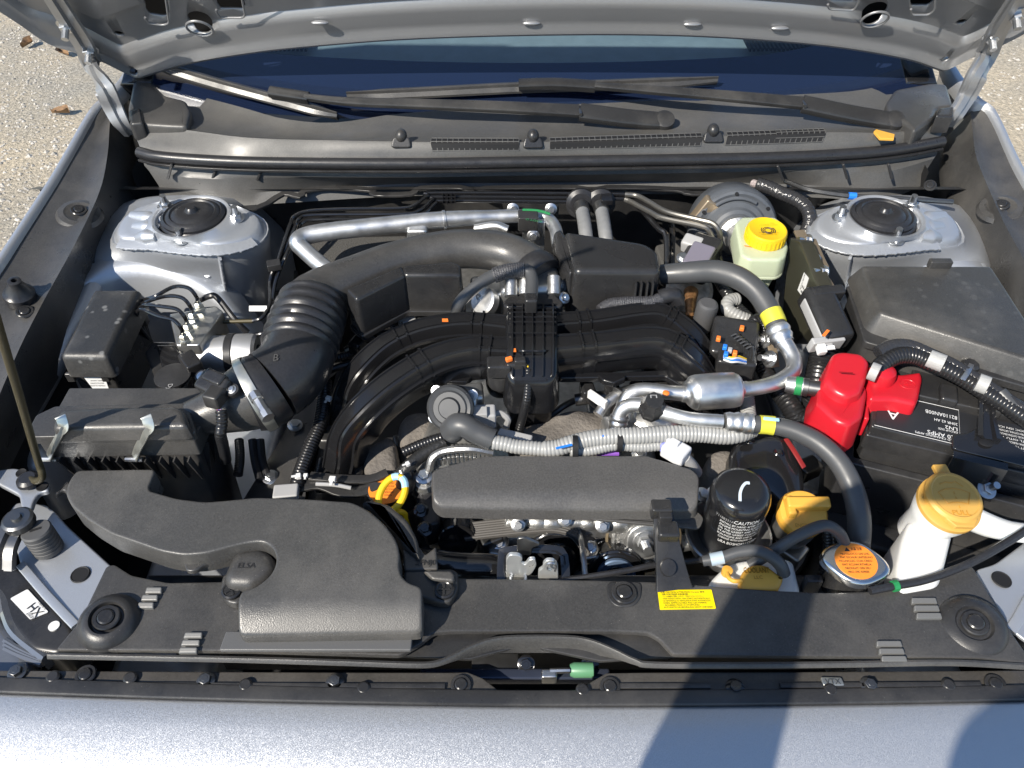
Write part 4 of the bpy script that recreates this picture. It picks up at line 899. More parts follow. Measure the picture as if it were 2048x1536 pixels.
# ------------------------------------------------------------ engine block and things low in the bay
t = thing('engine_block', 'grey cast aluminium engine block low in the bay', 'engine', (CX + .02, .75, .40))
g = G(); g.box(V((.06, .80, .55)), (.30, .34, .26), 0, .03); part(t, 'crankcase', CAS, g)
g = G(); g.box(V((.06, .615, .56)), (.34, .05, .34), 0, .02); g.box(V((.05, .60, .62)), (.20, .06, .16), 0, .02); part(t, 'front_cover', CAS, g)
for s in (-1, 1):
    g = G(); g.box(V((.06 + s*.26, .80, .53)), (.20, .40, .20), 0, .03); part(t, 'cylinder_head', mat('black_head_cover', (.02, .02, .021), .4), g)
g = G(); g.box(V((.05, 1.03, .60)), (.34, .24, .26), 0, .05); part(t, 'gearbox', CAS, g)
# lumpy casting with bolts between belt cover and belt
g = G()
for k in range(26):
    x = 1030 + 9*k; g.sphere(W(x, 1040 + 8*math.sin(k*1.7), .735), .010 + .004*(k % 3), (1.1, .7, .8), 10)
g.box(W(1130, 1048, .73), (.15, .02, .03), 0, .008); part(t, 'rough_casting', CAS, g, 50)
for a, b in ((1036, 1050), (1205, 1052), (1130, 1040)): inst(t, 'bolt', BOLT_Z, W(a, b, .75), V((0, -.7, .7)), .4, .9)

# felt covers over the block
def felt(name, label, pts, z, depth, warpk, grow=.008):
    g = G(); P = rcorn(pp(pts, z), .012); ys = [p.y for p in P]; xs_ = [p.x for p in P]
    cuts = [(V((min(xs_) + (max(xs_)-min(xs_))*k/7, 0, 0)), XD) for k in range(1, 7)] + [(V((0, min(ys) + (max(ys)-min(ys))*k/6, 0)), YD) for k in range(1, 6)]
    g.prism(P, depth, .008, grow=grow, cuts=cuts, warp=lambda v: V((v.x, v.y, v.z + warpk*math.sin(v.x*60+v.y*31)*math.sin(v.y*55)))); return single(name, label, 'insulation', INS, g, 60)
felt('insulation_pad', 'brown grey felt pad below the aluminium pipes in front of the manifold stem', [(1030, 860), (1060, 838), (1110, 832), (1150, 820), (1210, 818), (1238, 840), (1232, 880), (1170, 905), (1060, 905), (1028, 880)], .775, .05, .006)
felt('insulation_pad', 'pale felt block beside the runner ends next to the dipstick', [(722, 905), (740, 890), (775, 868), (790, 880), (795, 940), (772, 958), (733, 958), (728, 935)], .76, .09, .003)
felt('insulation_pad', 'domed felt cover behind the square flanged valve', [(795, 852), (815, 828), (850, 820), (880, 835), (892, 870), (870, 905), (820, 900), (800, 880)], .765, .07, .004)
felt('insulation_pad', 'rough felt lump between belt cover and oil filter', [(1410, 925), (1425, 905), (1455, 898), (1475, 905), (1480, 945), (1440, 955), (1415, 945)], .765, .07, .004)
g = G(); P = pp([(636, 474), (815, 470), (812, 520), (720, 545), (650, 540)], .80); g.prism(rcorn(P, .006), .02, .004); g.prism(rcorn(pp([(620, 478), (648, 474), (652, 540), (600, 500)], .80), .004), .02, .003); single('foam_pad', 'dark speckled foam pad on the firewall below the aluminium pipe', 'insulation', FOA, g)
g = G(); P = pp([(1310, 490), (1365, 475), (1400, 520), (1390, 560), (1330, 545)], .78); g.prism(rcorn(P, .006), .02, .004); single('foam_pad', 'dark foam pad behind the thick rubber hose beside the booster', 'insulation', FOA, g)

# ------------------------------------------------------------ intake manifold
t = thing('intake_manifold', 'black nylon intake manifold with four curved runners and gridded plenum', 'intake manifold', W(1065, 720, .74))
RUN = {
 'a': [(1040, 662, .862), (1000, 655, .862), (940, 650, .862), (880, 655, .86), (820, 670, .855), (765, 699, .845), (720, 742, .83), (694, 792, .80), (684, 850, .76)],
 'b': [(1040, 706, .868), (1000, 704, .868), (940, 702, .868), (880, 716, .866), (825, 743, .86), (768, 782, .85), (718, 830, .83), (688, 878, .80), (676, 935, .76)],
 'c': [(1090, 655, .862), (1130, 650, .862), (1190, 645, .862), (1300, 630, .862), (1345, 645, .855), (1385, 680, .84), (1412, 725, .815), (1428, 785, .77)],
 'd': [(1090, 702, .868), (1130, 698, .868), (1200, 692, .868), (1305, 682, .868), (1352, 697, .862), (1388, 730, .846), (1412, 775, .81), (1422, 830, .765)]}
sec = [(-.020, -.026), (-.016, -.032), (.016, -.032), (.020, -.026), (.0215, -.006), (.026, -.006), (.026, -.002), (.0215, -.0015), (.020, .007), (.0175, .0115), (.0135, .0125), (.0128, .0145), (.0112, .0145), (.0105, .0128), (0, .0132), (-.0105, .0128), (-.0112, .0145), (-.0128, .0145), (-.0135, .0125), (-.0175, .0115), (-.020, .007), (-.0215, -.0015), (-.026, -.002), (-.026, -.006), (-.0215, -.006)]
sec = [(a*.72, b) for a, b in sec]
ribs = {'a': [.20, .245, .52, .56], 'b': [.17, .215, .44, .49], 'c': [.22, .27, .52, .57], 'd': [.22, .27, .54, .59]}
for k, pts in RUN.items():
    P = px(pts); big = 1.12 if k in 'bd' else 1.0
    g = G(); g.sweep(P, sec, sm=7, scale=lambda q, b=big: b*(1 + .10*max(0, .18-q)/.18 + .05*q)); rn = part(t, 'runner', PLM, g, 24)
    Q = catmull(P, 12); n = len(Q) - 1
    for r in ribs[k]:
        i = int(r*n); d = (Q[i+1]-Q[i]).normalized()*.0012
        g = G(); g.sweep([Q[i] - d, Q[i] + d], [(a*1.03 if abs(a) < .0155 else a*1.06, b + (.0025 if b > 0 else 0)) for a, b in sec], sm=1, scale=lambda q, b=big: b*1.03); part(rn, 'rib', PLM, g)
    e = P[-1]; g = G(); g.box(e - UP*.012, (.062, .05, .016), 0, .006); part(rn, 'port_flange', PLS, g)
PL = [(1022, 604), (1098, 602), (1114, 616), (1116, 738), (1100, 748), (1024, 748), (1012, 738), (1012, 618)]
y0, y1 = W(1065, 604, .885).y, W(1065, 745, .885).y
def wpl(v):
    q = (v.y - y1)/(y0 - y1); return V((v.x, v.y, v.z - .014*max(0, .25-q)/.25 - .004*max(0, q-.8)/.2 + .006*math.sin(math.pi*min(1, max(0, q)))))
g = G(); g.prism(rcorn(pp(PL, .882), .008), .05, .008, grow=.004, warp=wpl, cuts=[(V((0, y1 + (y0-y1)*k/10, 0)), YD) for k in range(1, 10)], seg=4); pn = part(t, 'plenum', PLM, g, 45)
for a in (1025, 1045, 1065, 1086, 1106):
    P = [wpl(W(a, b, .882)) + UP*.001 for b in (606, 640, 675, 710, 742)]; g = G(); g.sweep(P, rrect(.0018, .006, .0005), sm=2); part(pn, 'grid_rib', PLM, g)
for b in (606, 618, 630, 642, 653, 676):
    P = [wpl(W(a, b, .882)) + UP*.0005 for a in (1016, 1065, 1112)]; g = G(); g.sweep(P, rrect(.0018, .005, .0005), sm=1); part(pn, 'grid_rib', PLM, g)
g = G(); P = [W(1012, 704, .871), W(1040, 702, .888), W(1065, 702, .889), W(1090, 702, .888), W(1116, 700, .871)]; g.tube(P, .0014, 6); part(pn, 'parting_line', PLM, g)
g = G(); g.box(W(1062, 605, .898), (.016, .018, .020), 0, .003); part(pn, 'hose_clip', PLS, g)
# stem and front lugs
g = G(); out = pp([(1012, 752), (1108, 750), (1104, 800), (1020, 802)], .815); g.prism(rcorn(out, .008), .09, .004); part(t, 'plenum_stem', PLM, g)
g = G(); out = pp([(1115, 742), (1250, 744), (1345, 738), (1385, 770), (1370, 776), (1330, 752), (1120, 756)], .838); g.prism(rcorn(out, .003), .008, .0015); part(t, 'lower_flange', PLM, g)
g = G(); out = pp([(885, 752), (925, 752), (940, 740), (1010, 736), (1010, 746), (945, 752), (930, 764), (890, 762)], .838); g.prism(rcorn(out, .003), .008, .0015); part(t, 'lower_flange', PLM, g)
g = G(); out = pp([(1194, 748), (1250, 748), (1252, 756), (1228, 766), (1205, 760)], .842); g.prism(rcorn(out, .003), .008, .002); part(t, 'flange_tab', PLM, g)
for k, (a, b) in enumerate(((1000, 757), (1046, 760))):
    g = G(); g.lathe(W(a, b, .815), V((0, -.3, 1)), [(.018, -.022), (.019, -.012), (.019, -.004), (.016, 0), (0, 0)], 24); part(t, 'bolt_boss', PLM, g)
for a, b, sz in ((890, 640, .010), (1028, 700, .006)):
    q = W(a, b, .876 if sz > .007 else .889); g = G(); g.prism([q + V((-sz*.35, -.003, 0)), q + V((sz*.45, -.003, 0)), q + V((sz*.35, .003, 0)), q + V((-sz*.4, .003, 0))], .0006, 0); part(t, 'orange_mark', ORM, g)
# pressure sensor on manifold
s = thing('pressure_sensor', 'small black pressure sensor with plug and cable on the manifold front', 'sensor', W(1000, 740, .84))
g = G(); g.box(W(998, 733, .874), (.030, .022, .018), .05, .003); g.lathe(W(1000, 750, .852), V((0, -.2, 1)), [(.016, -.014), (.016, .006), (.014, .010)], 22); part(s, 'sensor_body', PLS, g)
g = G(); g.box(W(1032, 729, .876), (.026, .018, .016), .08, .003); g.box(W(1040, 722, .885), (.014, .010, .008), .08, .002); part(s, 'plug', PLS, g)
g = G(); g.box(W(1018, 718, .888), (.008, .005, .005), .4, .001); part(s, 'orange_lock', ORM, g)
g = G(); g.tube([W(1048, 728, .879), W(1055, 732, .878), W(1056, 742, .872)], .0014, 6); part(s, 'wire', YEL, g)
g = G(); g.tube(px([(1056, 738, .874), (1056, 765, .862), (1053, 800, .845), (1045, 835, .81), (1036, 868, .785)]), .0050, 12, corr=(.0036, .12)); part(s, 'loom', LOB, g)

# ------------------------------------------------------------ throttle body
t = thing('throttle_body', 'cast aluminium throttle body between intake pipe and plenum', 'throttle', W(1050, 590, .80))
g = G(); g.box(W(1058, 585, .858), (.082, .055, .055), .05, .008); part(t, 'housing', CAS, g)
for a, b in ((1022, 565), (1050, 562), (1108, 562)):
    g = G(); g.tube([W(a, b - 8, .892), W(a, b + 28, .878)], .009, 14); part(t, 'cast_boss', CAS, g)
g = G(); g.box(W(982, 596, .85), (.05, .05, .05), .25, .006); mo = part(t, 'motor_housing', CAS, g)
g = G(); g.lathe(W(966, 602, .868), V((-.6, -.5, .7)), [(.020, -.01), (.020, .002), (.017, .004), (0, .004)], 24); part(mo, 'motor_cap', ALU, g)
for a, b in ((1124, 572), (1128, 596), (965, 585)): inst(t, 'bolt', BOLT_Z, W(a, b, .866), V((.5, -.5, .6)), .4, .9)
g = G(); g.prism(rcorn(pp([(1005, 602), (1030, 584), (1105, 584), (1128, 604), (1120, 614), (1010, 614)], .878), .006), .02, .003); part(t, 'gasket_flange', PLS, g)
t = thing('vent_hose', 'grey rubber vent hose with braided sleeve over the throttle', 'hose', W(915, 625, .84))
g = G(); P = px([(913, 640, .845), (914, 622, .862), (922, 602, .878), (950, 575, .892), (985, 552, .90), (1020, 542, .905), (1050, 540, .906), (1062, 550, .903), (1064, 572, .898), (1062, 595, .894)]); g.tube(P, .0085, 14); hh = part(t, 'hose', HOS, g, 60)
BRD = mat('braided_sleeve', (.05, .05, .055), .35, bump=1, bscale=700, bdist=.001, var=.8, vscale=700)
g = G(); g.tube(px([(988, 551, .9), (1010, 544, .904), (1030, 541, .9055), (1048, 540, .906)]), .0102, 14, corr=(.003, .05)); part(t, 'braided_sleeve', BRD, g)

# ------------------------------------------------------------ resonator boxes
t = thing('intake_resonator', 'bent black plastic resonator box in front of the intake pipe', 'resonator', W(810, 600, .80))
for nm, q_ in (('box', [(690, 577), (804, 529), (812, 549), (712, 599)]), ('box_end', [(803, 530), (905, 521), (922, 528), (922, 550), (806, 549)])):
    g = G(); g.prism(rcorn(pp(q_, .905), .006), .058, .005, grow=.002); part(t, nm, PLS, g, 45)
g = G(); g.prism(rcorn([p - UP*.058 for p in pp([(684, 580), (806, 526), (928, 518), (928, 556), (806, 555), (712, 606)], .905)], .006), .008, .002); part(t, 'base_flange', PLS, g)
t = thing('vacuum_chamber', 'blocky black plastic chamber behind the right runners', 'resonator', W(1230, 600, .78))
t['label'] = 'tall blocky black plastic chamber with four fins beside the brake booster'
top = pp([(1128, 460), (1290, 484), (1316, 500), (1322, 542), (1148, 541), (1138, 492)], .91)
g = G(); g.prism(rcorn(top, .010), .085, .008, grow=.004); part(t, 'chamber', PLS, g, 45)
top = pp([(1108, 462), (1122, 456), (1146, 490), (1150, 540), (1140, 546), (1110, 500)], .902); g = G(); g.prism(rcorn(top, .006), .085, .005, grow=.004); part(t, 'side_facet', PLS, g, 45)
for a in (1272, 1283, 1295, 1306):
    g = G(); q = W(a, 565, .898); g.sweep([q, q + V((0, -.006, -.045))], rrect(.0025, .010, .0008), up=V((0, -1, 0)), sm=1); part(t, 'fin', PLS, g)
t = thing('braided_hose', 'thin braided hose running under the blocky black chamber', 'hose', W(1250, 615, .84))
g = G(); g.tube(px([(1200, 622, .866), (1222, 609, .87), (1265, 605, .872), (1300, 604, .872), (1340, 592, .874), (1352, 600, .866)]), .0085, 12, corr=(.003, .05)); part(t, 'sleeve', BRD, g)
g = G(); g.tube(px([(1318, 596, .873), (1345, 590, .876), (1356, 602, .866)]), .011, 12); part(t, 'hose_end', RUB, g)

# ------------------------------------------------------------ rear: pipes across the firewall
t = thing('coolant_pipe', 'long dull aluminium pipe running across in front of the firewall', 'pipe', W(800, 450, .84))
P, R = PT([(672, 552, .845, 17), (640, 528, .852, 17), (606, 498, .862, 17), (596, 484, .868, 18), (612, 472, .87, 18), (660, 463, .872, 18), (760, 452, .874, 18), (880, 440, .876, 17), (980, 434, .876, 14), (1060, 432, .876, 13), (1092, 436, .875, 13), (1110, 456, .872, 13), (1116, 490, .862, 13)])
g = G(); g.tube(P, R, 18); pi = part(t, 'pipe', mat('dull_aluminium', (.56, .57, .58), .42, metal=.9, rvar=.12, scratch=.2, var=.15, vscale=50), g, 60)
P, R = PT([(886, 439.5, .876, 19), (891, 439, .876, 19)]); g = G(); g.tube(P, R, 18); part(pi, 'pipe_bead', ALU, g)
g = G(); g.box(W(1056, 440, .882), (.030, .024, .022), 0, .002); cl = part(t, 'pipe_bracket', PLS, g)
lettering(cl, 'O LOCK', W(1050, 440, .8935), V((1, -.3, 0)), V((.3, 1, 0)), .007, GRN)
g = G(); g.sweep(px([(1045, 420, .893), (1075, 421, .893), (1100, 428, .89)]), rrect(.004, .003, .001), sm=2); part(cl, 'green_clip', GRN, g)
t = thing('engine_hanger', 'zinc plated lifting bracket with bolt behind the intake pipe', 'bracket', W(1067, 470, .80))
g = G(); g.box(W(1067, 468, .855), (.034, .010, .05), 0, .002); g.box(W(1066, 455, .862), (.012, .014, .045), 0, .002); part(t, 'plate', ZNC, g); inst(t, 'bolt', BOLT_Z, W(1066, 467, .862) - YD*.006, V((0, -1, .3)), .2, 1)
for a, b in ((1026, 418), (1102, 418)): inst(t, 'bolt', BOLT_Z, W(a, b, .85), V((0, -1, .4)), .2, 1)
g = G(); g.box(W(1065, 416, .84), (.085, .006, .03), 0, .003); part(t, 'backing_plate', STL, g)
t = thing('heater_fitting', 'small aluminium fitting tucked behind the intake pipe near the firewall', 'pipe fitting', W(830, 465, .84))
g = G(); g.tube(px([(828, 462, .865), (826, 482, .85)]), .010, 14); g.box(W(835, 462, .868), (.03, .02, .014), 0, .004); part(t, 'fitting', ALU, g)
g = G(); g.tube(px([(950, 458, .87), (990, 452, .876), (1015, 460, .872)]), .007, 12); part(t, 'bent_tube', ALU, g)
for k, (a, lab) in enumerate(((1166, 'grey ribbed heater hose from the firewall, beside the pipe bracket'), (1205, 'grey ribbed heater hose from the firewall, beside the clamped brake pipes'))):
    t = thing('heater_hose', lab, 'hose', W(a, 460, .82))
    g = G(); g.tube(px([(a - 4, 412, .852), (a, 430, .852), (a + 6, 470, .846), (a + 10, 500, .83)]), .0105, 16, corr=(.012, .03)); part(t, 'hose', mat('grey_heater_hose', (.20, .205, .21), .5, bump=.4, bscale=500, var=.15), g)
    g = G(); g.tube(px([(a - 4, 412, .853), (a - 1, 424, .853)]), .0122, 16); part(t, 'spring_clamp', STL, g)
    g = G(); g.lathe(W(a - 4, 408, .852), V((0, -1, .3)), [(.024, -.01), (.024, 0), (.018, .004), (.012, .004)], 22); part(t, 'grommet', RUB, g)

# ------------------------------------------------------------ square valve, alternator, loom
t = thing('exhaust_gas_valve', 'square flanged metal valve with black boot in front of the manifold', 'valve', W(910, 840, .72))
ax = V((-.12, -.75, .65)).normalized()
c0 = W(908, 812, .822); Mx = ax.to_track_quat('Z', 'Y').to_matrix()
g = G(); g.box(c0, (.058, .046, .010), 0, .004, M=Mx); fl = part(t, 'flange', CAS, g)
g = G(); g.lathe(c0 - ax*.004, ax, [(.027, .002), (.027, .02), (.029, .022), (.029, .030), (.026, .033), (.022, .032), (.020, .034), (.014, .034), (.012, .038), (0, .038)], 30); part(t, 'motor_can', mat('grey_valve_paint', (.055, .057, .06), .42, metal=.3, rvar=.08), g)
for i in (-1, 1):
    for j in (-1, 1): inst(fl, 'small_bolt', SBOLT, c0 + Mx @ V((.023*i, .017*j, .005)), ax, .3, 1)
g = G(); g.box(W(928, 792, .822), (.05, .03, .02), .1, .004); g.tube(px([(880, 790, .81), (915, 785, .815)]), .012, 14); part(t, 'cast_neck', CAS, g)
g = G(); P, R = PT([(903, 862, .815, 26), (915, 852, .828, 27), (930, 852, .832, 24), (955, 866, .826, 23), (985, 880, .82, 23)]); g.tube(P, R, 20); part(t, 'rubber_boot', HOS, g, 60)
t = thing('grey_plug', 'grey electrical plug at the side of the square flanged valve', 'connector', W(965, 832, .80))
g = G(); g.box(W(965, 832, .815), (.034, .022, .022), .05, .003); g.box(W(960, 824, .828), (.018, .014, .006), .05, .001); part(t, 'housing', GRY, g)
g = G(); g.tube(px([(984, 830, .815), (1000, 826, .815), (1016, 838, .812), (1012, 852, .80)]), .004, 8); part(t, 'wires', mat('grey_tape', (.25, .25, .25), .5), g)
g = G(); g.box(W(1030, 872, .80), (.044, .012, .006), -.3, .002); part(t, 'wire_guide', GRY, g)

t = thing('alternator', 'finned aluminium alternator end peeking out behind the belt cover', 'alternator', W(900, 930, .68))
ax = V((.1, -.9, .35)); g = G(); g.lathe(W(930, 945, .745), ax, [(.058, -.07), (.062, -.06), (.063, -.02), (.060, -.005), (.04, .0), (0, .0)], 36); part(t, 'housing', CAS, g)
for k in range(13):
    a = W(872 + 8.5*k, 918 - 12*math.sin(math.pi*(k+2)/16), .788); g = G(); g.box(a, (.004, .022, .012), .1, .001); part(t, 'fin', CAS, g)
g = G(); g.tube(px([(858, 940, .785), (866, 915, .80), (890, 902, .805), (940, 898, .808), (985, 906, .80)]), .005, 8); part(t, 'cast_rim', CAS, g)
g = G(); g.lathe(W(848, 960, .765), V((0, -.4, 1)), [(.016, -.05), (.016, -.005), (.012, 0)], 18); part(t, 'mount_ear', CAS, g); inst(t, 'bolt', BOLT_Z, W(848, 953, .775), V((0, -.2, 1)), .3, 1.15)
g = G(); g.prism(rcorn(pp([(832, 962), (868, 965), (880, 1000), (878, 1045), (850, 1055), (834, 1010)], .748), .006), .04, .004); part(t, 'bracket', mat('ebony_casting', (.05, .05, .055), .35, metal=.5), g)
for a, b in ((842, 1020), (850, 1058)): inst(t, 'bolt', BOLT_B, W(a, b, .75), V((0, -.3, 1)), .3, 1)

t = thing('wiring_loom', 'grey corrugated wiring loom lying behind the belt cover', 'wiring loom', W(1200, 885, .78))
g = G(); g.tube(px([(985, 884, .822), (1010, 888, .82), (1030, 893, .818), (1060, 896, .818), (1092, 899, .818)]), .0085, 12, corr=(.0045, .09)); part(t, 'loom_run', LOO, g)
g = G(); g.tube(px([(1088, 899, .818), (1115, 896, .82), (1140, 888, .824), (1180, 878, .828), (1220, 874, .83), (1280, 871, .832), (1340, 868, .832), (1400, 868, .83), (1450, 872, .828), (1480, 868, .828), (1505, 858, .824)]), .0098, 14, corr=(.0045, .09)); part(t, 'loom_run', LOO, g)
g = G(); g.tube(px([(1140, 902, .818), (1180, 900, .818), (1230, 890, .822), (1280, 893, .82), (1328, 889, .82)]), .0068, 12, corr=(.004, .09)); part(t, 'loom_branch', LOO, g)
for a, b in ((1150, 893), (1238, 882), (1330, 872), (1385, 869)):
    g = G(); q = W(a, b, .826); g.tube([q - XD*.003, q + XD*.003], .0135 if a < 1300 else .0115, 14, sm=1); part(t, 'tape_band', DRK, g)
for a, b in ((1128, 893), (1220, 868), (1300, 864)):
    q = W(a, b, .838); g = G(); g.box(q, (.02, .003, .0008), .3, 0); part(t, 'blue_mark', BLU, g)
g = G(); q = W(1352, 902, .822); g.box(q, (.030, .024, .016), -.7, .003); g.box(q + V((-.004, .006, .010)), (.016, .008, .006), -.7, .001); pg = part(t, 'white_plug', mat('white_plug_plastic', (.62, .62, .63), .4), g)
g = G(); g.box(W(1334, 890, .822), (.010, .018, .012), -.7, .002); part(pg, 'blue_lock', mat('lilac_plastic', (.25, .27, .6), .4), g)
g = G(); g.tube(px([(1368, 915, .815), (1382, 930, .80), (1392, 945, .78)]), .008, 12); part(pg, 'plug_tail', GRY, g)
g = G(); g.box(W(1205, 906, .80), (.04, .006, .003), 0, 0); part(t, 'purple_tape', mat('purple_tape', (.3, .12, .6), .4), g)

# black looms beside alternator and engine-side harness
t = thing('engine_harness', 'black taped harness with white tie beside the alternator', 'wiring loom', W(820, 930, .74))
g = G(); g.tube(px([(806, 905, .79), (840, 890, .795), (880, 876, .80), (905, 872, .80)]), .0062, 12, corr=(.004, .1)); part(t, 'loom_run', LOB, g)
g = G(); g.tube(px([(800, 952, .775), (815, 935, .785), (845, 910, .79), (890, 886, .795)]), .0085, 12); part(t, 'taped_run', mat('black_cloth_tape', (.02, .02, .02), .4, bump=1, bscale=250, bdist=.001), g)
inst(t, 'cable_tie', TIE, W(816, 930, .80), UP, .5, 0.79)
g = G(); g.tube(px([(806, 940, .78), (812, 965, .77), (800, 990, .75), (815, 1010, .73)]), .012, 12); part(t, 'branch', LOB, g)
t = thing('side_loom', 'black corrugated loom running down between intake hose and manifold', 'wiring loom', W(620, 850, .74))
g = G(); g.tube(px([(650, 760, .80), (648, 800, .79), (640, 850, .785), (622, 890, .78), (606, 930, .775), (596, 960, .77), (590, 990, .76)]), .0085, 12, corr=(.0042, .1)); part(t, 'loom_run', LOB, g)
inst(t, 'cable_tie', TIE, W(598, 955, .79), UP, .2, 0.94); inst(t, 'cable_tie', TIE, W(612, 953, .79), UP, 1.6, 0.72); inst(t, 'cable_tie', TIE, W(658, 800, .80), UP, 1.2, 1.01)
g = G(); g.sweep(px([(598, 975, .765), (640, 968, .768), (690, 985, .765), (740, 978, .768), (750, 965, .77)]), rrect(.016, .004, .001), sm=3); part(t, 'loom_bracket', PLS, g)
g = G(); g.sweep(px([(620, 952, .772), (680, 958, .772), (740, 958, .772), (775, 945, .775)]), rrect(.012, .004, .001), sm=3); part(t, 'loom_bracket', PLS, g)
inst(t, 'cable_tie', TIE, W(666, 962, .782), UP, 1.5, 1.15)
g = G(); g.tube(px([(632, 968, .778), (670, 970, .778), (702, 976, .775)]), .0025, 8); part(t, 'sensor_lead', GRY, g)
g = G(); g.box(W(572, 984, .772), (.03, .02, .008), .1, .002); part(t, 'loom_plug', GRY, g)
# black splash panel between air box and engine
g = G(); g.sheet([[W(480, 1010, .70), W(610, 1000, .72)], [W(560, 880, .70), W(620, 870, .72)], [W(610, 790, .70), W(660, 780, .72)]]); sp = thing('splash_panel', 'flat black inner panel with two bolts between air box and engine', 'panel', W(560, 900, .68)); part(sp, 'panel', PLA, g)
inst(sp, 'bolt', BOLT_Z, W(590, 851, .715), V((.2, -.1, 1)), .1, 1.1); inst(sp, 'bolt', BOLT_Z, W(541, 955, .71), V((.2, -.1, 1)), .6, 1.2)
g = G(); g.tube(px([(505, 880, .73), (510, 920, .72), (520, 960, .715)]), .006, 10); g.tube(px([(520, 880, .73), (524, 920, .72), (534, 950, .715)]), .006, 10); part(sp, 'pipe_pair', RUB, g)
g = G(); g.tube(px([(478, 880, .72), (480, 915, .715), (476, 950, .71)]), .006, 10, corr=(.004, .1)); part(sp, 'loom', LOB, g)

# coolant filler with orange label and dipstick
t = thing('coolant_filler_cap', 'round black coolant cap with orange warning label by the dipstick', 'cap', W(775, 978, .72))
g = G(); g.lathe(W(773, 978, .762), UP, [(.020, -.06), (.022, -.01), (.026, -.006), (.026, .004), (.024, .007), (0, .007)], 32); cp = part(t, 'cap', STL, g)
g = G(); g.lathe(W(773, 978, .7697), UP, [(.0222, -.0005), (.0222, .0004), (0, .0004)], 32); lb = part(cp, 'label', ORA, g)
for k in range(6): lettering(lb, scribble(2 if 0 < k < 5 else 1), W(758 + (10 if k in (0, 5) else 0), 962 + 6*k, .7703), XD, YD, .0032, TXB, width=.018 if 0 < k < 5 else .009)
t = thing('dipstick', 'yellow ring handled oil dipstick with a pale blue mark', 'dipstick', W(800, 1040, .74))
c0 = W(784, 988, .79); u1 = V((.35, .78, .5)).normalized(); u2 = V((1, -.3, 0)).normalized()
P = [c0 + (u1*math.cos(a)*.022 + u2*math.sin(a)*.0145) for a in [2*math.pi*k/24 for k in range(25)]]
g = G(); g.tube(P, .0042, 10, sm=1); hd = part(t, 'ring_handle', YEL, g)
g = G(); g.tube(P[1:5] , .0045, 10, sm=1); g.tube(P[22:25], .0045, 10, sm=1); part(hd, 'blue_mark', CYA, g)
g = G(); g.tube([P[12], W(806, 1025, .765), W(812, 1040, .75), W(820, 1060, .72)], [.0045, .0035, .003, .003], 10); part(t, 'stem', YEL, g)

# ------------------------------------------------------------ belt cover
t = thing('belt_cover', 'smooth dark grey belt cover plate across the engine front', 'engine cover', W(1130, 980, .76))
OUT = [(864, 942), (884, 934), (966, 912), (1000, 911), (1293, 911), (1384, 938), (1398, 952), (1397, 1002), (1388, 1010), (1000, 1008), (880, 1006), (866, 998)]
ya, yb_ = W(1130, 975, .822).y, W(1130, 1009, .822).y
def wb(v):
    q = max(0, (ya - v.y)/(ya - yb_)); z = v.z - .011*q*q
    return V((v.x, v.y, z))
g = G(); g.prism(rcorn(pp(OUT, .822), .005), .014, .0022, grow=.002, warp=wb, cuts=[(V((0, ya - (ya-yb_)*k/6, 0)), YD) for k in range(6)], seg=4); part(t, 'cover_plate', mat('charcoal_plastic', (.075, .073, .071), .36, bump=.8, bscale=800, dust=.10, var=.22, vscale=450), g, 50)
g = G(); out = pp([(1085, 1029), (1395, 1022), (1408, 1036), (1402, 1052), (1394, 1057), (1300, 1049)], .797); g.prism(rcorn(out, .004), .003, .001); part(t, 'lower_lip', PLG, g)
inst(t, 'bolt', BOLT_Z, W(1405, 990, .79), V((.3, -.3, 1)), 0, 1); inst(t, 'bolt', BOLT_Z, W(1428, 988, .785), V((0, -.3, 1)), 0, 1)
# stay strap
t = thing('duct_stay', 'upright black plastic stay with a hooked top before the belt cover', 'bracket', W(1340, 1150, .76))
P = px([(1322, 1012, .838), (1326, 1030, .834), (1330, 1060, .826), (1336, 1100, .812), (1342, 1140, .797), (1348, 1180, .785)])
g = G(); g.sweep(P, lambda q: rrect(.022 + .018*q*q, .008, .002), up=V((0, -.6, .8)), sm=5); st = part(t, 'strap', PLS, g)
g = G(); g.box(W(1322, 1018, .842), (.022, .016, .016), 0, .002); g.box(W(1330, 1032, .842), (.014, .012, .010), 0, .001); g.box(W(1336, 1062, .832), (.023, .020, .012), 0, .003); part(t, 'hook', PLS, g)
g = G(); g.lathe(W(1336, 1135, .803), V((0, -.5, .8)), [(.010, -.002), (.009, .004), (0, .005)], 18, sx=.9); part(st, 'bubble', PLS, g)

# ------------------------------------------------------------ pulleys and belt
t = thing('drive_belt', 'ribbed black drive belt looped over the front pulleys', 'belt', W(1050, 1090, .68))
BLT = mat('belt_rubber', (.09, .085, .08), .55)
for k in range(7):
    dy = -.0035*k + .010
    g = G(); P = [p + V((0, dy, 0)) for p in px([(930, 1062, .732), (980, 1056, .735), (1060, 1048, .738), (1110, 1046, .738), (1146, 1056, .734), (1172, 1082, .72), (1180, 1112, .70), (1172, 1140, .68), (1140, 1160, .66)])]
    g.tube(P, .0017, 6, sm=5); part(t, 'belt_rib', BLT, g)
g = G(); P = px([(930, 1064, .729), (980, 1058, .732), (1060, 1050, .735), (1110, 1048, .735), (1146, 1058, .731), (1172, 1084, .717), (1180, 1114, .697), (1172, 1142, .677), (1140, 1162, .657)]); g.sweep(P, [(-.013, -.0008), (.013, -.0008), (.013, .0008), (-.013, .0008)], sm=5); part(t, 'belt_back', BLT, g)
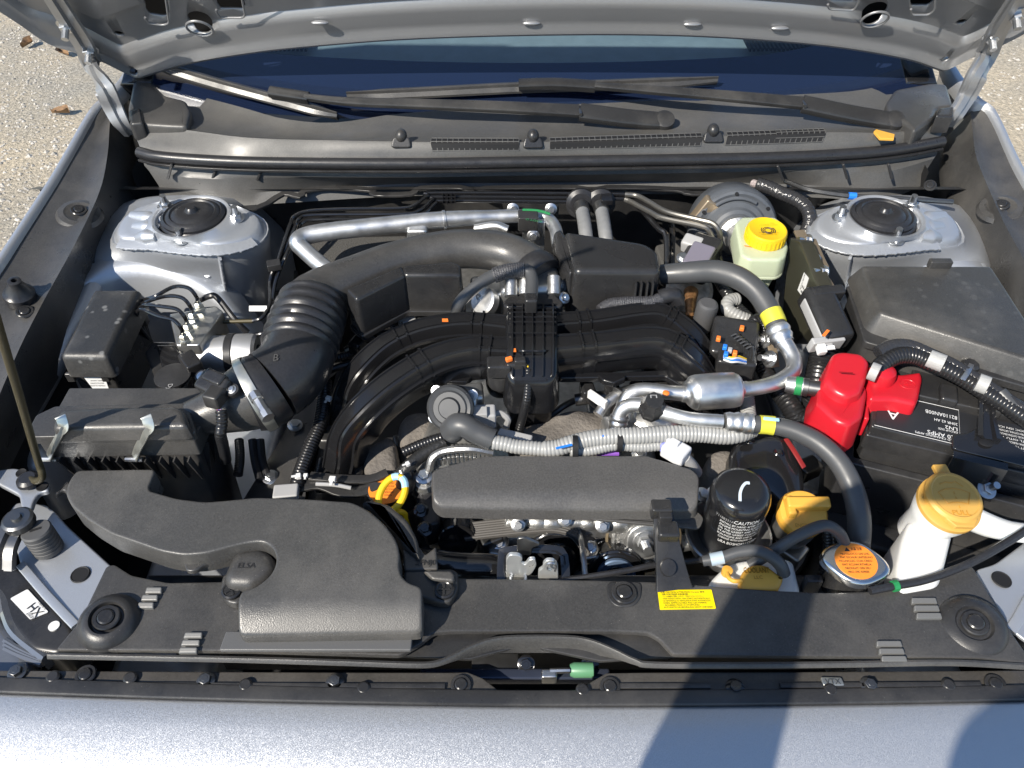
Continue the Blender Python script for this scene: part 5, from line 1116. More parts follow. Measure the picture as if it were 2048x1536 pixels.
def pulley(name, label, a, b, z, r, m, prof=None, hub=None):
    t = thing(name, label, 'pulley', W(a, b, z) - UP*r); ax = V((0, -.93, .36))
    g = G(); g.lathe(W(a, b, z), ax, prof or [(r*.9, -.026), (r, -.024), (r, -.002), (r*.96, 0), (r*.9, .001), (r*.86, -.003), (r*.4, -.004), (r*.36, .002), (0, .002)], 40); part(t, 'wheel', m, g)
    if hub: g = G(); g.lathe(W(a, b, z) + ax.normalized()*.002, ax, hub, 28); part(t, 'hub', GLB, g)
    return t
pulley('idler_pulley', 'plain gloss black idler pulley below the dipstick', 915, 1084, .725, .024, GLB, [(.022, -.026), (.024, -.024), (.024, -.001), (.0225, .001), (0, .001)])
pulley('crank_pulley', 'large black pulley with shiny hub behind the hood latch', 1112, 1118, .69, .040, GLB, None, [(.026, 0), (.026, .003), (.022, .005), (.016, .003), (0, .003)])
t = pulley('compressor_pulley', 'black grooved pulley beside the upright plastic stay', 1232, 1150, .69, .036, GLB)
g = G(); g.lathe(W(1232, 1150, .69), V((0, -.93, .36)), [(.024, -.002), (.024, .002), (.022, .003), (.020, .0)], 36); part(t, 'blue_ring', mat('steel_blue_ring', (.18, .26, .4), .3, metal=.6), g)
t = thing('timing_sprocket', 'pitted steel sprocket wheel with centre nut under the belt cover lip', 'sprocket', W(1290, 1120, .66)); ax = V((0, -.86, .5)); c0 = W(1288, 1080, .72)
g = G(); g.lathe(c0, ax, [(.038, -.012), (.040, -.01), (.040, 0), (.037, .002), (.034, .0), (.026, .001), (.024, .004), (.010, .004), (0, .004)], 40); wh = part(t, 'wheel', CAS, g)
g = G(); g.lathe(c0, ax, [(.046, -.016), (.047, -.014), (.047, -.004), (.044, -.003), (.042, -.01)], 40); part(t, 'outer_rim', mat('bronze_rim', (.25, .20, .13), .4, metal=.7), g)
g = G(); g.lathe(c0 + ax.normalized()*.0005, ax, [(.021, .003), (.021, .0055), (.018, .0058), (.012, .0055)], 32); part(wh, 'washer_ring', ZNC, g)
inst(t, 'centre_nut', NUT_Z, c0 + ax.normalized()*.005, ax, .2, 1.15)
Mq = ax.to_track_quat('Z', 'Y')
for k in range(18):
    a = 2*math.pi*k/18; g = G(); g.sphere(c0 + Mq @ V((.031*math.cos(a), .031*math.sin(a), .0015)), .0035, (1, 1, .7), 8); part(wh, 'cast_bump', CAS, g)
# hood latch
t = thing('hood_latch', 'zinc hood latch with coil spring standing behind the radiator cover', 'latch', W(1068, 1160, .76))
ZW = mat('pale_zinc', (.62, .63, .62), .34, metal=.7, rvar=.1)
g = G(); g.prism(rcorn([WY(a, b, .475) for a, b in ((1012, 1160), (1012, 1118), (1019, 1110), (1038, 1111), (1046, 1118), (1041, 1126), (1050, 1131), (1058, 1120), (1070, 1119), (1073, 1132), (1064, 1148), (1052, 1154), (1050, 1160))], .004), .004, .001, N=V((0, -1, 0))); part(t, 'latch_plate', ZW, g)
g = G(); g.prism(rcorn([WY(a, b, .472) for a, b in ((1076, 1160), (1077, 1142), (1086, 1137), (1086, 1128), (1094, 1121), (1108, 1122), (1116, 1132), (1117, 1160))], .004), .004, .001, N=V((0, -1, 0))); part(t, 'latch_hook', ZW, g)
g = G(); P = []
c0 = W(1036, 1152, .770) - YD*.006
for k in range(50): a = k*.7; P.append(c0 + V((.0085*math.cos(a), .0085*math.sin(a), -.012 + k*.0004)))
g.tube(P, .0018, 6, sm=2); part(t, 'coil_spring', ZNC, g)
g = G(); g.sweep(px([(1002, 1168, .765), (1004, 1112, .778), (1012, 1102, .782), (1070, 1098, .785), (1112, 1100, .785), (1128, 1112, .78), (1132, 1165, .765)]), rrect(.010, .0022, .0008), up=V((0, -.5, .8)), sm=2); part(t, 'latch_frame', GLB, g)
g = G(); g.tube([WY(a, b, .466) for a, b in ((1102, 1140), (1094, 1136), (1096, 1128), (1106, 1127), (1112, 1134), (1110, 1142))], .0014, 6); part(t, 'hook_curl', ZNC, g)
g = G(); g.prism(rcorn([WY(a, b, .49) for a, b in ((1034, 1110), (1034, 1078), (1050, 1076), (1082, 1090), (1064, 1096), (1062, 1112))], .003), .003, .001, N=V((0, -1, 0))); part(t, 'release_lever', STL, g)
g = G(); g.tube(px([(1100, 1165, .768), (1200, 1150, .775), (1260, 1140, .775), (1310, 1130, .775), (1400, 1120, .77), (1440, 1108, .77)]), .0035, 8); part(t, 'release_cable', RUB, g)
# ------------------------------------------------------------ clutter in the gaps round the manifold
t = thing('fuel_rail', 'dull steel fuel rail with black injector plugs below the manifold runners', 'fuel rail', W(1260, 800, .76))
g = G(); g.tube(px([(1150, 800, .79), (1220, 792, .795), (1300, 790, .795), (1370, 800, .79)]), .008, 12); part(t, 'rail', STL, g)
for a in (1175, 1225, 1275, 1325):
    g = G(); g.box(W(a, 782, .805), (.018, .024, .018), .2, .003); part(t, 'injector_plug', PLS, g)
    g = G(); g.tube(px([(a, 792, .805), (a + 6, 806, .795), (a + 20, 815, .785)]), .003, 8); part(t, 'injector_wire', LOB, g)
g = G(); g.tube(px([(1196, 830, .80), (1215, 805, .808), (1245, 785, .812), (1275, 778, .81)]), .0075, 12); part(t, 'chrome_tube', ALU, g)
g = G(); g.box(W(1195, 798, .815), (.030, .006, .012), -.8, .001); part(t, 'white_tie', WHT, g)
t = thing('coil_bank', 'cluster of black plugs and thin pipes behind the rear manifold runner', 'connector', W(760, 660, .78))
for k, (a, b) in enumerate(((742, 668), (775, 655), (815, 645), (850, 638), (715, 690))):
    g = G(); g.box(W(a, b, .82), (.022, .018, .018), .3*k, .003); part(t, 'plug', PLS if k % 2 else GRY if k == 2 else PLM, g)
g = G(); g.tube(px([(690, 700, .81), (730, 680, .82), (780, 662, .82), (860, 640, .82), (920, 635, .82)]), .004, 8); part(t, 'thin_pipe', STL, g)
g = G(); g.tube(px([(650, 720, .80), (690, 712, .80), (720, 700, .80), (760, 690, .79)]), .006, 10, corr=(.004, .1)); part(t, 'loom', LOB, g)
g = G(); g.tube(px([(650, 745, .79), (675, 735, .79), (700, 728, .79)]), .005, 10); part(t, 'vacuum_hose', RUB, g)
t = thing('upper_radiator_hose', 'thick glossy black radiator hose below the idler pulley', 'hose', W(930, 1140, .70))
P, R = PT([(820, 1120, .735, 30), (870, 1130, .74, 32), (930, 1138, .742, 33), (985, 1140, .74, 32), (1010, 1150, .73, 30)]); g = G(); g.tube(P, R, 22); part(t, 'hose', GLB, g)
t = thing('fan_shroud', 'black radiator fan shroud behind the radiator cover', 'fan shroud', V((CX, .48, .60)))
g = G(); g.box(V((CX, .478, .66)), (.90, .03, .18), 0, .006); part(t, 'shroud', PLA, g)
# small brackets, bolts and pipes deep in the gaps, all fixed to the block
eb = bpy.data.objects['engine_block']; rc_ = random.Random(21)
CL = [(610, 580, 60, 60, .70), (640, 700, 40, 60, .71), (690, 640, 60, 40, .72), (1150, 600, 40, 40, .74), (1370, 600, 50, 60, .73), (1420, 760, 60, 60, .72), (1180, 790, 120, 30, .74), (760, 900, 60, 60, .70), (930, 1120, 60, 30, .70), (1010, 1080, 120, 30, .70), (1220, 1100, 60, 40, .70), (1400, 1040, 30, 40, .71), (1560, 960, 60, 40, .70), (1640, 960, 40, 50, .70), (1560, 1100, 60, 30, .70), (640, 520, 40, 40, .70), (560, 640, 20, 60, .70), (1290, 860, 60, 30, .72)]
for (a, b, wa, wb_, z) in CL:
    for k in range(3):
        q = W(a + rc_.uniform(-wa, wa), b + rc_.uniform(-wb_, wb_), z + rc_.uniform(-.02, .03)); kind_ = rc_.randint(0, 3); m_ = rc_.choice([CAS, STL, GAL, PLS, STL, CAS, GLB])
        if kind_ == 0:
            g = G(); g.box(q, (rc_.uniform(.02, .045), rc_.uniform(.012, .03), rc_.uniform(.01, .03)), rc_.uniform(0, 3), .003); part(eb, 'bracket', m_, g)
        elif kind_ == 1:
            d = V((rc_.uniform(-1, 1), rc_.uniform(-.6, .6), rc_.uniform(-.2, .2))).normalized()*rc_.uniform(.03, .06)
            g = G(); g.tube([q - d, q + UP*.008, q + d*.9 - UP*.01], rc_.uniform(.003, .006), 10); part(eb, 'small_pipe', m_, g)
        else:
            g = G(); g.box(q - UP*.006, (.03, .022, .010), rc_.uniform(0, 3), .003); bk_ = part(eb, 'boss', CAS if kind_ == 2 else STL, g)
            inst(bk_, 'bolt', BOLT_Z, q, V((rc_.uniform(-.3, .3), -.4, 1)), rc_.random(), .9)
# ------------------------------------------------------------ brake booster, master cylinder, reservoir
t = thing('brake_booster', 'round grey brake booster drum bolted to the firewall', 'brake booster', W(1470, 480, .72))
ax = V((-.05, -.95, .32)); c0 = W(1468, 462, .828)
g = G(); g.lathe(c0, ax, [(.062, -.06), (.067, -.05), (.069, -.01), (.067, .0), (.064, .005), (.060, .006), (.055, .003), (.050, .003), (.047, .007), (.040, .008), (.037, .014), (.032, .016), (.028, .024), (0, .024)], 56); bo = part(t, 'drum', BOO, g, 40)
Mq = ax.to_track_quat('Z', 'Y')
g = G(); P = [c0 + Mq @ V((.0535*math.cos(a), .0535*math.sin(a), .006)) for a in [math.radians(q) for q in range(60, 131, 5)]]; g.tube(P, .003, 8, sm=1); part(bo, 'pressed_ridge', BOO, g)
for k, q in enumerate((40, 95, 150)): g = G(); g.lathe(c0 + Mq @ V((.060*math.cos(math.radians(q)), .060*math.sin(math.radians(q)), .006)), ax, [(.003, -.002), (.003, .001), (0, .001)], 12); part(bo, 'rim_hole', DRK, g)
g = G(); g.box(W(1410, 425, .85), (.03, .02, .05), .3, .004, M=Matrix.Rotation(.5, 3, 'Y')); part(t, 'firewall_bracket', BRN, g)
t = thing('master_cylinder', 'aluminium master cylinder under the fluid reservoir', 'brake cylinder', W(1510, 560, .74))
g = G(); g.lathe(c0 + ax.normalized()*.02, ax, [(.030, 0), (.030, .012), (.022, .016), (.020, .05), (.022, .055), (.022, .10), (.015, .105), (0, .105)], 24); part(t, 'barrel', CAS, g)
g = G(); g.box(W(1518, 560, .80), (.026, .03, .026), 0, .004); part(t, 'level_plug', GRY, g)
t = thing('brake_fluid_reservoir', 'pale translucent brake fluid reservoir with bright yellow cap', 'reservoir', W(1520, 540, .80))
top = pp([(1470, 446), (1484, 433), (1550, 433), (1562, 442), (1577, 492), (1572, 512), (1560, 520), (1500, 519), (1482, 510)], .888)
g = G(); g.prism(rcorn(top, .005), .028, .004, grow=.002); tk = part(t, 'tank', TRG, g, 50)
g = G(); g.prism(rcorn([p - UP*.028 for p in pp([(1468, 448), (1484, 432), (1552, 432), (1564, 442), (1580, 494), (1574, 516), (1560, 523), (1498, 522), (1480, 512)], .888)], .006), .004, .0015); part(tk, 'seam_flange', TRG, g)
g = G(); g.prism(rcorn([p - UP*.032 for p in pp([(1482, 462), (1500, 448), (1545, 448), (1568, 492), (1562, 512), (1510, 514), (1494, 505)], .888)], .006), .035, .002, grow=-.006); part(tk, 'lower_tank', TRG, g)
g = G(); c1 = W(1530, 474, .893); axc = V((.02, -.06, 1)).normalized()
g.lathe(c1, axc, [(.027, -.008), (.0285, -.006), (.0285, .002), (.0285, .012), (.027, .0145), (.0255, .015), (.024, .0142), (0, .0142)], 44); cp = part(t, 'cap', YEL, g)
for k in range(28):
    a = 2*math.pi*k/28; g = G(); g.box(c1 + V((.0285*math.cos(a), .0285*math.sin(a), .003)), (.0016, .003, .011), a + math.pi/2 - math.pi/2, .0004); part(cp, 'grip_ridge', YEL, g)
for r in (.0075, .005):
    g = G(); g.tube([c1 + axc*.0146 + V((r*math.cos(a), r*math.sin(a) - .004, 0)) for a in [2*math.pi*k/20 for k in range(21)]], .0006, 6, sm=1); part(cp, 'brake_symbol', TXB, g)
for s_ in (-1, 1):
    g = G(); g.tube([c1 + axc*.0146 + V((s_*.0098*math.cos(a), .0098*math.sin(a) - .004, 0)) for a in [math.radians(q) for q in range(-40, 41, 10)]], .0006, 6, sm=1); part(cp, 'brake_symbol', TXB, g)
for k in range(5): lettering(cp, scribble(3), c1 + axc*.0145 + V((-.018 + .003*abs(k-2), .017 - .0045*k if k < 3 else -.004*k + .001, 0)), XD, YD, .003, mat('amber_print', (.33, .16, .01), .5), width=.034 - .006*abs(k-2))
fr_ = V((0, -.94, .34)); RP = (W(1520, 508, .868) + V((0, -.010, 0)), fr_)
g = G(); g.prism([ON(a, b, RP) for a, b in ((1512, 504), (1555, 503), (1553, 512), (1513, 511))], .0006, 0, N=fr_); lb = part(t, 'label', WHT, g)
lettering(lb, 'KN', ON(1541, 511, RP) + fr_*.0004, XD, V((0, .34, .94)), .0085, TXB); lettering(lb, 'ABS8052', ON(1520, 509.5, RP) + fr_*.0004, XD, V((0, .34, .94)), .005, TXB)
g = G(); q = W(1498, 492, .8885); g.prism([q + V((-.006, .002, 0)), q + V((.012, -.004, 0)), q + V((.011, -.006, 0)), q + V((-.006, 0, 0))], .0006, 0); part(t, 'orange_mark', ORM, g)
# brake pipes over the booster
t = thing('booster_pipes', 'pair of bent steel brake pipes curving down over the booster', 'pipe', W(1440, 480, .80))
g = G(); g.tube(px([(1250, 389, .866), (1275, 392, .866), (1300, 405, .87), (1335, 424, .875), (1400, 440, .88), (1425, 447, .88), (1438, 462, .872), (1441, 480, .855), (1440, 500, .83)]), .0042, 10); part(t, 'pipe', mat('satin_steel_tube', (.22, .21, .19), .34, metal=.8), g)
g = G(); g.tube(px([(1250, 399, .86), (1262, 404, .86), (1300, 424, .866), (1325, 436, .87), (1400, 452, .874), (1418, 462, .87), (1430, 490, .85), (1444, 530, .82)]), .0042, 10); part(t, 'pipe', MATS['satin_steel_tube'], g)
g = G(); g.tube(px([(1275, 410, .85), (1315, 455, .85), (1332, 475, .845), (1333, 560, .81)]), .0045, 10); part(t, 'pipe', GLB, g)
g = G(); g.tube(px([(1340, 430, .84), (1345, 470, .83), (1343, 560, .80)]), .0045, 10); part(t, 'pipe', GLB, g)
t = thing('vacuum_valve', 'dark electric valve with tinted cover on the booster side', 'valve', W(1405, 520, .78))
Mv = Matrix.Rotation(-.55, 3, 'Z') @ Matrix.Rotation(.3, 3, 'X')
g = G(); g.box(W(1400, 515, .85), (.045, .07, .03), 0, .006, M=Mv); part(t, 'case', PLS, g); g = G(); g.box(W(1398, 512, .868), (.034, .044, .008), 0, .003, M=Mv); part(t, 'tinted_cover', mat('smoked_plastic', (.16, .15, .19), .12, coat=.5), g)
inst(t, 'small_bolt', SBOLT, W(1366, 516, .858), V((0, -.3, 1)), .3, 1.4)
g = G(); g.box(W(1385, 488, .86), (.03, .022, .02), 0, .004, M=Mv); part(t, 'hose_port', GRY, g)
t = thing('clutch_line_boot', 'rust stained white gasket with steel plunger under the thick hose', 'plunger', W(1380, 600, .74))
g = G(); g.lathe(W(1380, 578, .80), V((0, -.5, .85)), [(.034, -.02), (.036, -.004), (.030, .002), (.022, .003), (.016, .001), (0, .001)], 30); part(t, 'gasket', mat('stained_gasket', (.55, .48, .40), .5, var=.5, vscale=70), g)
g = G(); g.tube(px([(1382, 585, .815), (1381, 605, .82), (1380, 635, .825)]), [.011, .008, .0055], 14); part(t, 'plunger_rod', RST, g)

# ------------------------------------------------------------ thick rubber suction hose, AC pipes
t = thing('suction_hose', 'thick black rubber hose with yellow band curving round to a crimped end', 'hose', W(1480, 560, .80))
P, R = PT([(1322, 549, .875, 20), (1380, 545, .885, 22), (1430, 543, .89, 23), (1475, 555, .89, 23), (1510, 580, .885, 22), (1535, 615, .875, 21), (1552, 650, .866, 20), (1560, 666, .862, 20)])
g = G(); g.tube(P, R, 20); ho = part(t, 'hose', HOS, g, 60)
P, R = PT([(1541, 624, .873, 22.3), (1548, 639, .869, 22.3), (1551.5, 648, .8665, 22)]); g = G(); g.tube(P, R, 20, sm=2); part(ho, 'yellow_band', YTP, g)
P, R = PT([(1553, 654, .866, 22), (1558, 665, .863, 23), (1563, 676, .86, 22), (1568, 686, .857, 20)]); g = G(); g.tube(P, R, 22, sm=4, corr=(.010, .10)); part(t, 'crimp_collar', ALU, g)
t = thing('aircon_pipe', 'shiny aluminium aircon pipe with fat round muffler can', 'pipe', W(1430, 790, .80))
P, R = PT([(1566, 682, .857, 17), (1578, 700, .853, 16), (1588, 722, .849, 16), (1586, 742, .846, 16), (1570, 756, .845, 16), (1545, 768, .845, 16), (1510, 776, .845, 15), (1478, 780, .845, 15)]); g = G(); g.tube(P, R, 18); part(t, 'pipe', ALU, g, 60)
P, R = PT([(1364, 788, .845, 16), (1370, 788, .845, 17), (1376, 787, .845, 26), (1384, 786, .845, 33), (1392, 785, .845, 36), (1430, 782, .845, 36.5), (1466, 780, .845, 36), (1474, 779, .845, 32), (1480, 779, .845, 25), (1485, 779, .845, 17), (1495, 778, .845, 16)]); g = G(); g.tube(P, R, 36, sm=4); part(t, 'muffler_can', ALU, g, 70)
P, R = PT([(1368, 787, .845, 16), (1340, 785, .845, 15), (1290, 780, .845, 15), (1262, 787, .842, 15), (1248, 808, .832, 15), (1240, 838, .815, 14), (1236, 860, .795, 14)]); g = G(); g.tube(P, R, 18); part(t, 'pipe', ALU, g, 60)
g = G(); q = W(1332, 786, .859); g.sphere(q, .0045, (1, 1, .5), 10); part(t, 'orange_dot', ORM, g)
g = G(); g.lathe(W(1572, 768, .85), V((1, -.35, .1)), [(.010, 0), (.011, .012), (.011, .020)], 16); vl = part(t, 'service_valve', ALU, g); g = G(); g.lathe(W(1572, 768, .85) + V((.019, -.0066, .002)), V((1, -.35, .1)), [(.0115, 0), (.0115, .006), (.010, .0065), (.010, .020), (0, .020)], 16); cp = part(t, 'valve_cap', STL, g)
g = G(); g.lathe(W(1572, 768, .85) + V((.010, -.0035, .001)), V((1, -.35, .1)), [(.0118, 0), (.0118, .008)], 16); part(vl, 'green_band', GRN, g)
t = thing('aircon_hose', 'grey rubber aircon hose with yellow band sweeping down to the front', 'hose', W(1650, 900, .76))
P, R = PT([(1232, 868, .80, 15), (1236, 842, .818, 15), (1244, 820, .832, 15), (1262, 810, .84, 15), (1290, 812, .844, 15), (1330, 826, .846, 15), (1380, 838, .846, 14), (1445, 843, .845, 14)]); g = G(); g.tube(P, R, 18); part(t, 'pipe', ALU, g, 60)
P, R = PT([(1235, 862, .806, 17), (1237, 845, .817, 17), (1240, 832, .825, 17)]); g = G(); g.tube(P, R, 18, corr=(.007, .12)); part(t, 'spring_sleeve', ZNC, g)
P, R = PT([(1450, 844, .845, 18), (1456, 844, .845, 20), (1505, 848, .845, 20)]); g = G(); g.tube(P, R, 20, sm=4, corr=(.010, .10)); part(t, 'crimp_collar', ALU, g)
P, R = PT([(1500, 848, .845, 17), (1540, 850, .846, 18), (1590, 862, .846, 19), (1640, 888, .842, 20), (1680, 928, .835, 21), (1706, 980, .82, 22), (1718, 1035, .80, 23), (1716, 1095, .77, 23), (1708, 1150, .73, 23)]); g = G(); g.tube(P, R, 20); ho = part(t, 'hose', HOS, g, 60)
P, R = PT([(1519, 849, .8455, 19), (1534, 849.8, .8458, 19), (1548, 851.5, .846, 19.5)]); g = G(); g.tube(P, R, 20, sm=1); yb2 = part(ho, 'yellow_band', YTP, g)
g = G(); q = W(1543, 838, .862); g.box(q, (.018, .004, .002), -.15, .0008); part(ho, 'blue_mark', CYA, g)
g = G(); q = W(1305, 806, .856); g.lathe(q - UP*.012, V((0, -.3, 1)), [(.014, -.006), (.016, 0), (.016, .012), (.012, .018), (.011, .026), (0, .026)], 8); t2 = thing('pipe_clamp', 'black plastic clamp knob joining the two aluminium aircon pipes', 'clamp', q - UP*.02); part(t2, 'clamp_body', PLS, g)
lettering(t2, 'H', q + V((-.006, -.006, .0145)), XD, YD, .014, GRY)
t = thing('aircon_compressor', 'shiny cast aircon compressor head under the bent pipes', 'compressor', W(1270, 860, .72))
g = G(); g.sphere(W(1300, 845, .79), .040, (1, .8, .6), 24); g.box(W(1245, 860, .79), (.05, .04, .03), .2, .01); part(t, 'casting', CAS, g, 60)
g = G(); g.lathe(W(1298, 838, .80), V((0, -.3, 1)), [(.030, -.01), (.030, .004), (.026, .008), (.022, .006), (.02, .010), (0, .010)], 30); part(t, 'machined_face', ALU, g)
inst(t, 'bolt', BOLT_Z, W(1236, 862, .812), V((0, -.3, 1)), 0, 1); inst(t, 'bolt', BOLT_Z, W(1278, 908, .79), V((0, -.3, 1)), 0, 1)
g = G(); g.box(W(1245, 812, .80), (.035, .004, .05), -.8, .001); part(t, 'stay_plate', STL, g)

# ------------------------------------------------------------ ignition wiring at right of manifold
t = thing('harness_junction', 'black ribbed harness junction with orange, blue and white wires', 'connector', W(1470, 700, .76))
Mj = Matrix.Rotation(-.25, 3, 'Z') @ Matrix.Rotation(.3, 3, 'X')
g = G(); g.box(W(1465, 690, .835), (.060, .06, .045), 0, .005, M=Mj); part(t, 'case', PLS, g)
for k in range(6):
    g = G(); P = [W(1462 + 6*k, 672 + 5*k, .862), W(1474 + 6*k, 668 + 5*k, .866), W(1482 + 5*k, 682 + 5*k, .858), W(1484 + 4*k, 708 + 4*k, .845)]; g.tube(P, .0018, 6); part(t, 'case_rib', PLS, g)
for a, b, m in ((1437, 677, ORM), (1484, 656, ORM), (1470, 706, ORM), (1450, 694, BLU), (1452, 708, BLU), (1460, 700, GRY)):
    g = G(); g.box(W(a, b, .866), (.0055, .007, .005), -.3, .0012); part(t, 'wire_lock', m, g)
for k, m in enumerate((YEL, WHT, BLU, WHT)):
    g = G(); g.tube(px([(1447, 710 + 3*k, .862), (1462, 715 + 3*k, .862), (1476, 712 + 4*k, .86), (1492, 718 + 3*k, .85)]), .0013, 6); part(t, 'wire', m, g)
g = G(); g.box(W(1470, 728, .835), (.05, .03, .03), -.2, .004); part(t, 'lower_case', PLS, g)
t = thing('capped_port', 'grey rubber capped port standing beside the manifold runner', 'cap', W(1402, 660, .80))
g = G(); g.lathe(W(1403, 655, .825), V((.03, -.05, 1)), [(.0135, 0), (.0145, .004), (.0145, .040), (.013, .044), (.010, .046), (0, .046)], 22); part(t, 'rubber_cap', mat('grey_rubber', (.07, .07, .072), .6, bump=.3, bscale=500), g)
g = G(); g.tube(px([(1402, 662, .82), (1400, 680, .81)]), .009, 14); part(t, 'port', PLS, g)
LM = [('black', [(1438, 560, .84), (1450, 580, .84), (1470, 610, .835), (1500, 640, .83)], .008, LOB), ('grey', [(1475, 598, .848), (1458, 602, .85), (1455, 618, .846), (1475, 632, .842), (1495, 640, .838)], .0085, LOO), ('black', [(1500, 655, .845), (1512, 640, .85), (1525, 645, .848), (1528, 665, .84), (1515, 680, .835)], .008, LOB),
      ('black', [(1510, 700, .82), (1540, 760, .80), (1570, 800, .79), (1610, 840, .78), (1650, 870, .77)], .011, LOB), ('grey', [(1487, 735, .81), (1492, 780, .80), (1496, 820, .80), (1500, 850, .80)], .009, LOO), ('black', [(1545, 760, .80), (1580, 810, .795), (1600, 850, .78)], .013, LOB), ('black', [(1590, 830, .79), (1630, 850, .785), (1660, 880, .76)], .010, LOB)]
names = ['short black loom rising behind the ribbed junction', 'grey loom hooked round above the ribbed junction', 'glossy black loom looped at the ribbed junction corner', 'long black loom sloping down beside the red cover', 'grey loom dropping past the muffler can', 'fat black loom below the service valve', 'black loom end tucked beside the battery cable']
for (n_, pts, r, m), lab in zip(LM, names):
    t = thing('wiring_loom', lab, 'wiring loom', W(*pts[-1])); g = G(); g.tube(px(pts), r, 12, corr=(.0045, .10)); part(t, 'loom_run', m, g)

# ------------------------------------------------------------ ECU panel
t = thing('engine_computer', 'flat black engine computer panel standing on edge beside the strut tower', 'control unit', W(1610, 640, .72))
A, B, Cc = W(1578, 470, .89), W(1632, 600, .875), W(1560, 700, .76); PLN = plane3(A, B, Cc)
g = G(); g.prism(rcorn([ON(a, b, PLN) for a, b in ((1578, 474), (1600, 482), (1640, 580), (1632, 640), (1588, 690), (1562, 640), (1572, 540))], .005), .020, .003, N=PLN[1]); part(t, 'case', mat('olive_black_paint', (.035, .034, .024), .3, coat=.3), g)
g = G(); g.prism([ON(a, b, PLN) + PLN[1]*.0008 for a, b in ((1609, 545), (1618, 556), (1606, 594), (1596, 580))], .0006, 0, N=PLN[1]); lb = part(t, 'label', WHT, g)
xd_ = (ON(1618, 556, PLN) - ON(1606, 594, PLN)).normalized(); yd_ = PLN[1].cross(xd_)
lettering(lb, '8 Z', ON(1606, 588, PLN) + PLN[1]*.0012, xd_, yd_, .008, TXB); lettering(lb, scribble(2), ON(1603, 580, PLN) + PLN[1]*.0012, xd_, yd_, .004, TXB)
t = thing('computer_plug', 'ribbed black computer plug with locking lever and fat loom', 'connector', W(1645, 650, .76))
Mp = Matrix.Rotation(.18, 3, 'Z') @ Matrix.Rotation(.25, 3, 'X')
g = G(); g.box(W(1652, 632, .872), (.042, .085, .030), 0, .008, M=Mp); part(t, 'shell', PLS, g)
g = G(); g.box(W(1634, 650, .868), (.012, .080, .016), 0, .003, M=Mp); part(t, 'lever_slide', GRY, g)
g = G(); g.box(W(1652, 588, .885), (.046, .014, .02), 0, .003, M=Mp); part(t, 'latch', PLS, g)
g = G(); g.box(W(1652, 686, .862), (.044, .010, .02), 0, .002, M=Mp); part(t, 'lever_end', GRY, g)
g = G(); g.box(W(1652, 666, .8885), (.004, .014, .001), .5 - 1.2, 0); part(t, 'orange_mark', ORM, g)
g = G(); g.tube(px([(1648, 695, .85), (1640, 730, .835), (1632, 775, .82), (1628, 810, .79)]), .015, 14, corr=(.005, .09)); part(t, 'loom', LOB, g)
inst(t, 'cable_tie', TIE, W(1640, 702, .865), V((0, -.4, 1)), .1, 1.8)
t = thing('computer_bracket', 'bent brown steel bracket with studs holding the computer', 'bracket', W(1630, 520, .80))
g = G(); g.sweep(px([(1598, 462, .895), (1612, 490, .89), (1628, 515, .885), (1640, 545, .88), (1658, 575, .88)]), rrect(.016, .004, .001), sm=3); part(t, 'strap', BRN, g)
g = G(); g.prism(rcorn(pp([(1618, 478), (1632, 476), (1652, 520), (1660, 535), (1645, 538), (1628, 515)], .888), .004), .004, .001); part(t, 'plate', BRN, g)
for a, b in ((1606, 482), (1622, 522), (1638, 545)): inst(t, 'stud', NUT_Z, W(a + 10, b, .888), V((-.9, -.2, .3)), .3, .8)
for a, b in ((1530, 680), (1540, 718)): inst(t, 'stud', NUT_Z, W(a, b, .84), V((-.8, -.3, .4)), .3, .9)
g = G(); g.sweep(px([(1538, 660, .845), (1545, 700, .835), (1550, 735, .82)]), rrect(.012, .003, .001), sm=3); part(t, 'lower_strap', BRN, g)
t = thing('firewall_harness', 'shiny black taped harness with metal sheen curling from the firewall', 'wiring loom', W(1600, 450, .82))
g = G(); g.tube(px([(1515, 368, .868), (1540, 376, .868), (1565, 388, .866), (1590, 398, .864), (1612, 415, .86), (1620, 440, .85), (1610, 470, .83)]), .0105, 14, corr=(.006, .06)); part(t, 'taped_run', mat('glossy_tape', (.03, .03, .032), .18, bump=1, bscale=200, bdist=.0015), g)
g = G(); g.tube(px([(1506, 366, .865), (1516, 369, .868)]), .006, 10); part(t, 'wire_ends', mat('wire_bundle', (.35, .30, .3), .4, var=.6, vscale=500), g)
t = thing('release_cable', 'thin black cable with a blue tape mark along the cowl wall', 'cable', W(1700, 395, .85))
g = G(); g.tube(px([(1570, 362, .86), (1620, 380, .865), (1700, 392, .868), (1780, 396, .868), (1840, 400, .868), (1905, 404, .866)]), .004, 10); part(t, 'cable', STL, g); g = G(); g.tube(px([(1697, 391.5, .868), (1712, 392.5, .868)]), .0058, 10, sm=1); part(t, 'blue_tape', BLU, g)
inst(t, 'push_clip', CLIP, W(1860, 371, .862), V((-.3, -.5, 1)), 0, .8)

